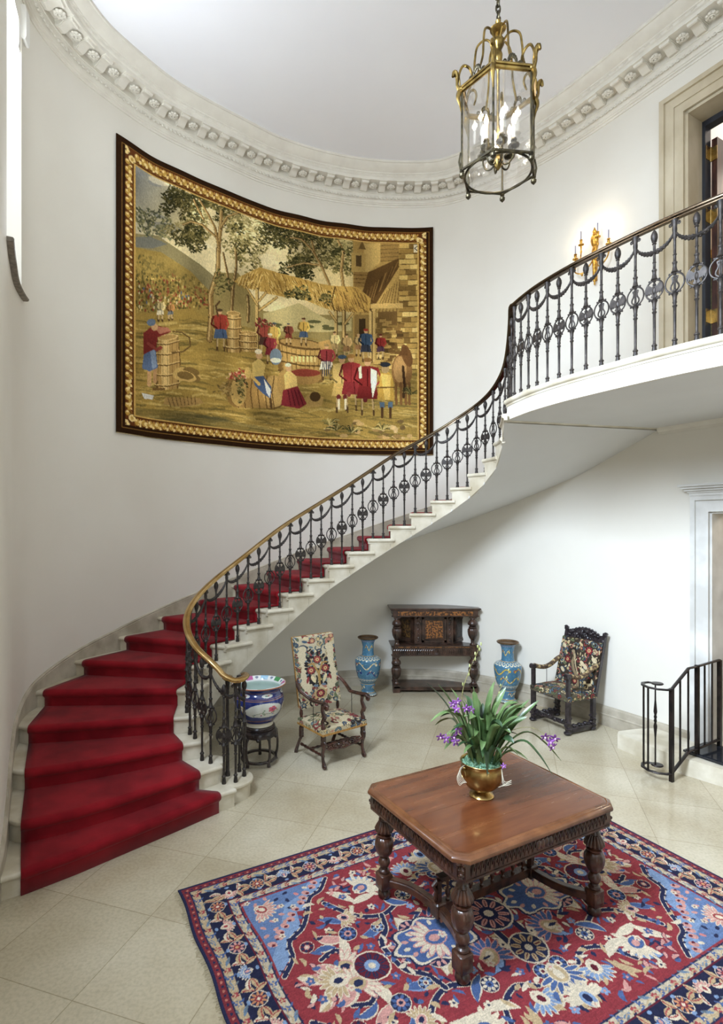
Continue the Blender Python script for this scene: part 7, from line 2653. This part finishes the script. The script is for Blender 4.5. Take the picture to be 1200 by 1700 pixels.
# ------------------------------------------------------------------ hanging lantern
LXc, LYc = 1.235, 4.2
lan = empty('hanging_lantern', (LXc, LYc, 5.32), math.radians(7), 'hexagonal brass and glass hanging lantern with lit candle bulbs on a chain', 'lantern')
M['lantern_brass'] = mat('lantern_brass', srgb(88, 72, 40), srgb(164, 138, 80), rough=0.30, metal=1.0, scale=14)
M['lantern_dark'] = mat('lantern_bronze', srgb(48, 44, 36), srgb(92, 84, 62), rough=0.38, metal=0.85, scale=20)
RH = 0.287
lg_ = gm.copy()
lg_.name = 'lantern_glass'
lb_ = lg_.node_tree.nodes['Principled BSDF']
lb_.inputs['IOR'].default_value = 1.45
lb_.inputs['Alpha'].default_value = 0.22
lb_.inputs['Roughness'].default_value = 0.01
M['lantern_glass'] = lg_


def hexp(k, r=RH, z=0.0):
    return (r * math.cos(k * PI / 3), r * math.sin(k * PI / 3), z)


mb = MB()
for k in range(6):
    a, b = hexp(k, RH, 0.60), hexp(k + 1, RH, 0.60)
    mb.tube([a, b], 0.016, 8); mb.tube([(a[0] * 1.03, a[1] * 1.03, 0.622), (b[0] * 1.03, b[1] * 1.03, 0.622)], 0.012, 8)
    mb.ball(hexp(k, RH * 1.02, 0.61), 0.022, 10, 7)
mb.build('top_frame', M['lantern_brass'], lan)
for k in range(6):
    mb = MB(); mb.tube([hexp(k, RH, 0.0), hexp(k, RH, 0.60)], 0.0085, 8)
    mb.tube([hexp(k, RH + 0.006, 0.0), hexp(k, RH + 0.022, 0.06), hexp(k, RH + 0.012, 0.13)], [0.012, 0.008, 0.004], 6)
    mb.build('upright', M['lantern_dark'], lan)
    mb = MB()
    a, b = hexp(k, RH - 0.004, 0.0), hexp(k + 1, RH - 0.004, 0.0)
    q = 0.995
    mb.add([(a[0], a[1], 0.01), (b[0], b[1], 0.01), (b[0], b[1], 0.59), (a[0], a[1], 0.59), (a[0] * q, a[1] * q, 0.01), (b[0] * q, b[1] * q, 0.01), (b[0] * q, b[1] * q, 0.59), (a[0] * q, a[1] * q, 0.59)],
           [(0, 1, 2, 3), (7, 6, 5, 4), (0, 4, 5, 1), (1, 5, 6, 2), (2, 6, 7, 3), (3, 7, 4, 0)])
    mb.build('glass_pane', M['lantern_glass'], lan, smooth=0)
mb = MB()
for k in range(6):
    mb.tube([hexp(k, RH, 0.0), hexp(k + 1, RH, 0.0)], 0.010, 8)
mb.tube([((RH * 0.86) * math.cos(t), (RH * 0.86) * math.sin(t), -0.006) for t in np.linspace(0, 2 * PI, 41)[:-1]], 0.009, 8, closed=True)
mb.build('bottom_frame', M['lantern_dark'], lan)
for k in range(6):
    mb = MB(); mb.lathe([(0.010, 0.0), (0.018, -0.012), (0.011, -0.022), (0.022, -0.034), (0.020, -0.050), (0.003, -0.068)], c=hexp(k, RH, 0.0), seg=12)
    mb.build('finial', M['lantern_dark'], lan)
    # corner horn scrolling outwards
    mb = MB()
    P = catmull([(RH * 0.80, 0.66), (RH * 0.72, 0.72), (RH * 0.80, 0.78), (RH * 0.97, 0.79), (RH * 1.08, 0.72), (RH * 1.06, 0.66), (RH * 1.05, 0.60)], 4)
    c_, s_ = math.cos(k * PI / 3), math.sin(k * PI / 3)
    mb.tube([(r_ * c_, r_ * s_, z) for r_, z in P], [0.007 + 0.003 * math.sin(i / 6) for i in range(len(P))], 8)
    P = catmull([(RH * 1.06, 0.60), (RH * 1.13, 0.64), (RH * 1.13, 0.70), (RH * 1.20, 0.735), (RH * 1.25, 0.70)], 4)
    mb.tube([(r_ * c_, r_ * s_, z) for r_, z in P], [0.020, 0.017, 0.014, 0.012, 0.011, 0.011, 0.012, 0.014, 0.016, 0.018, 0.019, 0.019, 0.018, 0.017, 0.015, 0.013, 0.010][:len(P)], 8)
    P = catmull([(RH * 1.06, 0.60), (RH * 1.10, 0.55), (RH * 1.05, 0.49), (RH * 1.02, 0.44)], 4)
    mb.tube([(r_ * c_, r_ * s_, z) for r_, z in P], [0.018, 0.02, 0.02, 0.018, 0.016, 0.014, 0.012, 0.010, 0.008, 0.007, 0.006, 0.005, 0.004][:len(P)], 6)
    mb.build('scroll', M['lantern_brass'], lan)
    # arched arm from hub to the top rail, palmette crest at the middle of each side
    mb = MB()
    am = (k + 0.5) * PI / 3
    cm, sm_ = math.cos(am), math.sin(am)
    P = catmull([(0.03, 0.99), (0.09, 1.05), (0.155, 1.02), (0.175, 0.92), (0.185, 0.80), (0.235, 0.66)], 5)
    mb.tube([(r_ * cm, r_ * sm_, z) for r_, z in P], 0.0085, 8)
    mb.build('arm', M['lantern_brass'], lan)
    mb = MB()
    Mx = T(RH * 0.875 * cm, RH * 0.875 * sm_, 0.63, rz=am)
    for q in range(7):
        t = (q - 3) * 0.42
        mb.ball((0, 0.030 * math.sin(t), 0.045 * math.cos(t) + 0.012), (0.010, 0.010, 0.020), 7, 5, M=Mx)
    for s in (-1, 1):
        mb.tube([(0.0, s * (0.055 + a), 0.012 + c) for a, _, c in spiral(0, 0, 0.020, 0.004, 3.0, 1.3, 10)], 0.006, 5, M=Mx)
    mb.build('crest', M['lantern_dark'], lan)
mb = MB()
mb.lathe([(0.010, 0.10), (0.012, 0.30), (0.011, 0.78), (0.022, 0.80), (0.018, 0.83), (0.030, 0.86), (0.034, 0.90), (0.024, 0.93), (0.030, 0.95), (0.046, 0.98), (0.048, 1.01), (0.030, 1.04), (0.020, 1.07), (0.055, 1.09), (0.062, 1.10), (0.022, 1.115), (0.014, 1.14), (0.022, 1.16), (0.010, 1.18)], seg=16)
mb.lathe([(0.004, 0.02), (0.026, 0.05), (0.034, 0.09), (0.020, 0.12), (0.030, 0.14), (0.012, 0.16)], seg=14)
mb.build('centre_stem', M['lantern_brass'], lan)
M['candle_tube'] = mat('white_candle_tube', srgb(238, 234, 222), rough=0.5)
M['bulb'] = emit('lit_bulb', (1.0, 0.93, 0.80, 1), 3.0)
for k in range(6):
    a = k * PI / 3 + 0.35
    c_, s_ = math.cos(a), math.sin(a)
    mb = MB()
    P = catmull([(0.02, 0.09), (0.05, 0.05), (0.09, 0.055), (0.115, 0.10), (0.118, 0.145)], 4)
    mb.tube([(r_ * c_, r_ * s_, z) for r_, z in P], 0.007, 7)
    mb.lathe([(0.006, 0.14), (0.040, 0.158), (0.044, 0.168), (0.014, 0.166), (0.012, 0.19), (0.024, 0.205), (0.018, 0.22)], c=(0.118 * c_, 0.118 * s_, 0), seg=16)
    br_ = mb.build('candle_arm', M['lantern_dark'], lan)
    mb = MB(); mb.lathe([(0.0125, 0.215), (0.0125, 0.325)], c=(0.118 * c_, 0.118 * s_, 0), seg=12); mb.build('candle_tube', M['candle_tube'], br_)
    mb = MB(); mb.lathe([(0.008, 0.325), (0.017, 0.345), (0.018, 0.362), (0.010, 0.392), (0.001, 0.412)], c=(0.118 * c_, 0.118 * s_, 0), seg=12); mb.build('bulb', M['bulb'], br_)
    g_ = point_light('candle_light', (0.118 * c_, 0.118 * s_, 0.362), 12.0, (1.0, 0.84, 0.62), 0.0205)
    g_.parent = lan
mb = MB()
z = 1.175
k = 0
while 5.32 + z < 8.36:
    P = []
    for t in np.linspace(0, 2 * PI, 13)[:-1]:
        u, v = 0.016 * math.cos(t), 0.034 * math.sin(t)
        P.append((u if k % 2 else 0.0, 0.0 if k % 2 else u, z + 0.03 + v))
    mb.tube(P, 0.0075, 5, closed=True)
    mb.ball((0.012 * math.cos(k), 0.012 * math.sin(k), z + 0.01), 0.012, 6, 4)
    z += 0.050
    k += 1
mb.build('chain', M['lantern_dark'], lan)

# ------------------------------------------------------------------ gilt wall sconce
sp = wall_arc((3.47, 7.33))
c0, c1 = wall_at(sp, 0.0), wall_at(sp, 0.1)
sz = math.atan2(c1[1] - c0[1], c1[0] - c0[0])
sc_ = empty('wall_sconce', (c0[0], c0[1], 5.85), sz, 'gilt bronze candle sconce glowing on the upper right wall', 'wall lamp')
mb = MB()
mb.lathe([(0.001, -0.02), (0.012, 0.0), (0.008, 0.02), (0.018, 0.04), (0.022, 0.10), (0.026, 0.28), (0.034, 0.32), (0.026, 0.35), (0.040, 0.40), (0.030, 0.46), (0.022, 0.50), (0.034, 0.52), (0.046, 0.57), (0.044, 0.62), (0.026, 0.66), (0.020, 0.68), (0.026, 0.70), (0.012, 0.73), (0.002, 0.76)], c=(0.045, 0, 0), seg=24, flute=lambda a, i: 1 + 0.06 * abs(math.sin(a * 5)))
mb.box((0.012, 0, 0.3), (0.022, 0.03, 0.5))
mb.build('back_plate', M['gilt'], sc_)
M['candle_shaded'] = mat('shade_grey_candle', srgb(150, 148, 164), rough=0.5)  # shaded grey of candles against the bright wall, put into the base colour
M['flame'] = emit('flame_bulb', (1.0, 0.9, 0.7, 1), 22.0)
for (dx, dy, zz) in ((0.16, -0.12, 0.53), (0.16, 0.12, 0.53), (0.11, -0.24, 0.40), (0.11, 0.24, 0.40)):
    mb = MB()
    mb.tube(catmull([(0.05, 0, 0.34), (0.08 + dx * 0.3, dy * 0.45, zz - 0.22), (0.05 + dx * 0.8, dy * 0.9, zz - 0.19), (dx, dy, zz - 0.10), (dx, dy, zz)], 5), 0.009, 7)
    mb.lathe([(0.010, -0.10), (0.016, -0.08), (0.008, -0.05), (0.014, -0.02), (0.010, -0.005), (0.036, 0.008), (0.038, 0.016), (0.014, 0.018), (0.012, 0.035), (0.020, 0.05), (0.014, 0.062), (0.022, 0.074), (0.019, 0.08)], c=(dx, dy, zz), seg=18)
    mb.ball((0.05 + dx * 0.5, dy * 0.6, zz - 0.235), (0.018, 0.014, 0.022), 8, 6)
    a_ = mb.build('arm', M['gilt'], sc_)
    mb = MB(); mb.lathe([(0.0105, 0.08), (0.0095, 0.20)], c=(dx, dy, zz), seg=10); mb.build('candle', M['candle_shaded'], a_)
    mb = MB(); mb.lathe([(0.004, 0.20), (0.007, 0.212), (0.006, 0.226), (0.001, 0.244)], c=(dx, dy, zz), seg=10); mb.build('bulb', M['flame'], a_)
    g_ = point_light('sconce_light', (dx, dy, zz + 0.222), 3.6, (1.0, 0.82, 0.56), 0.0085)
    g_.parent = sc_
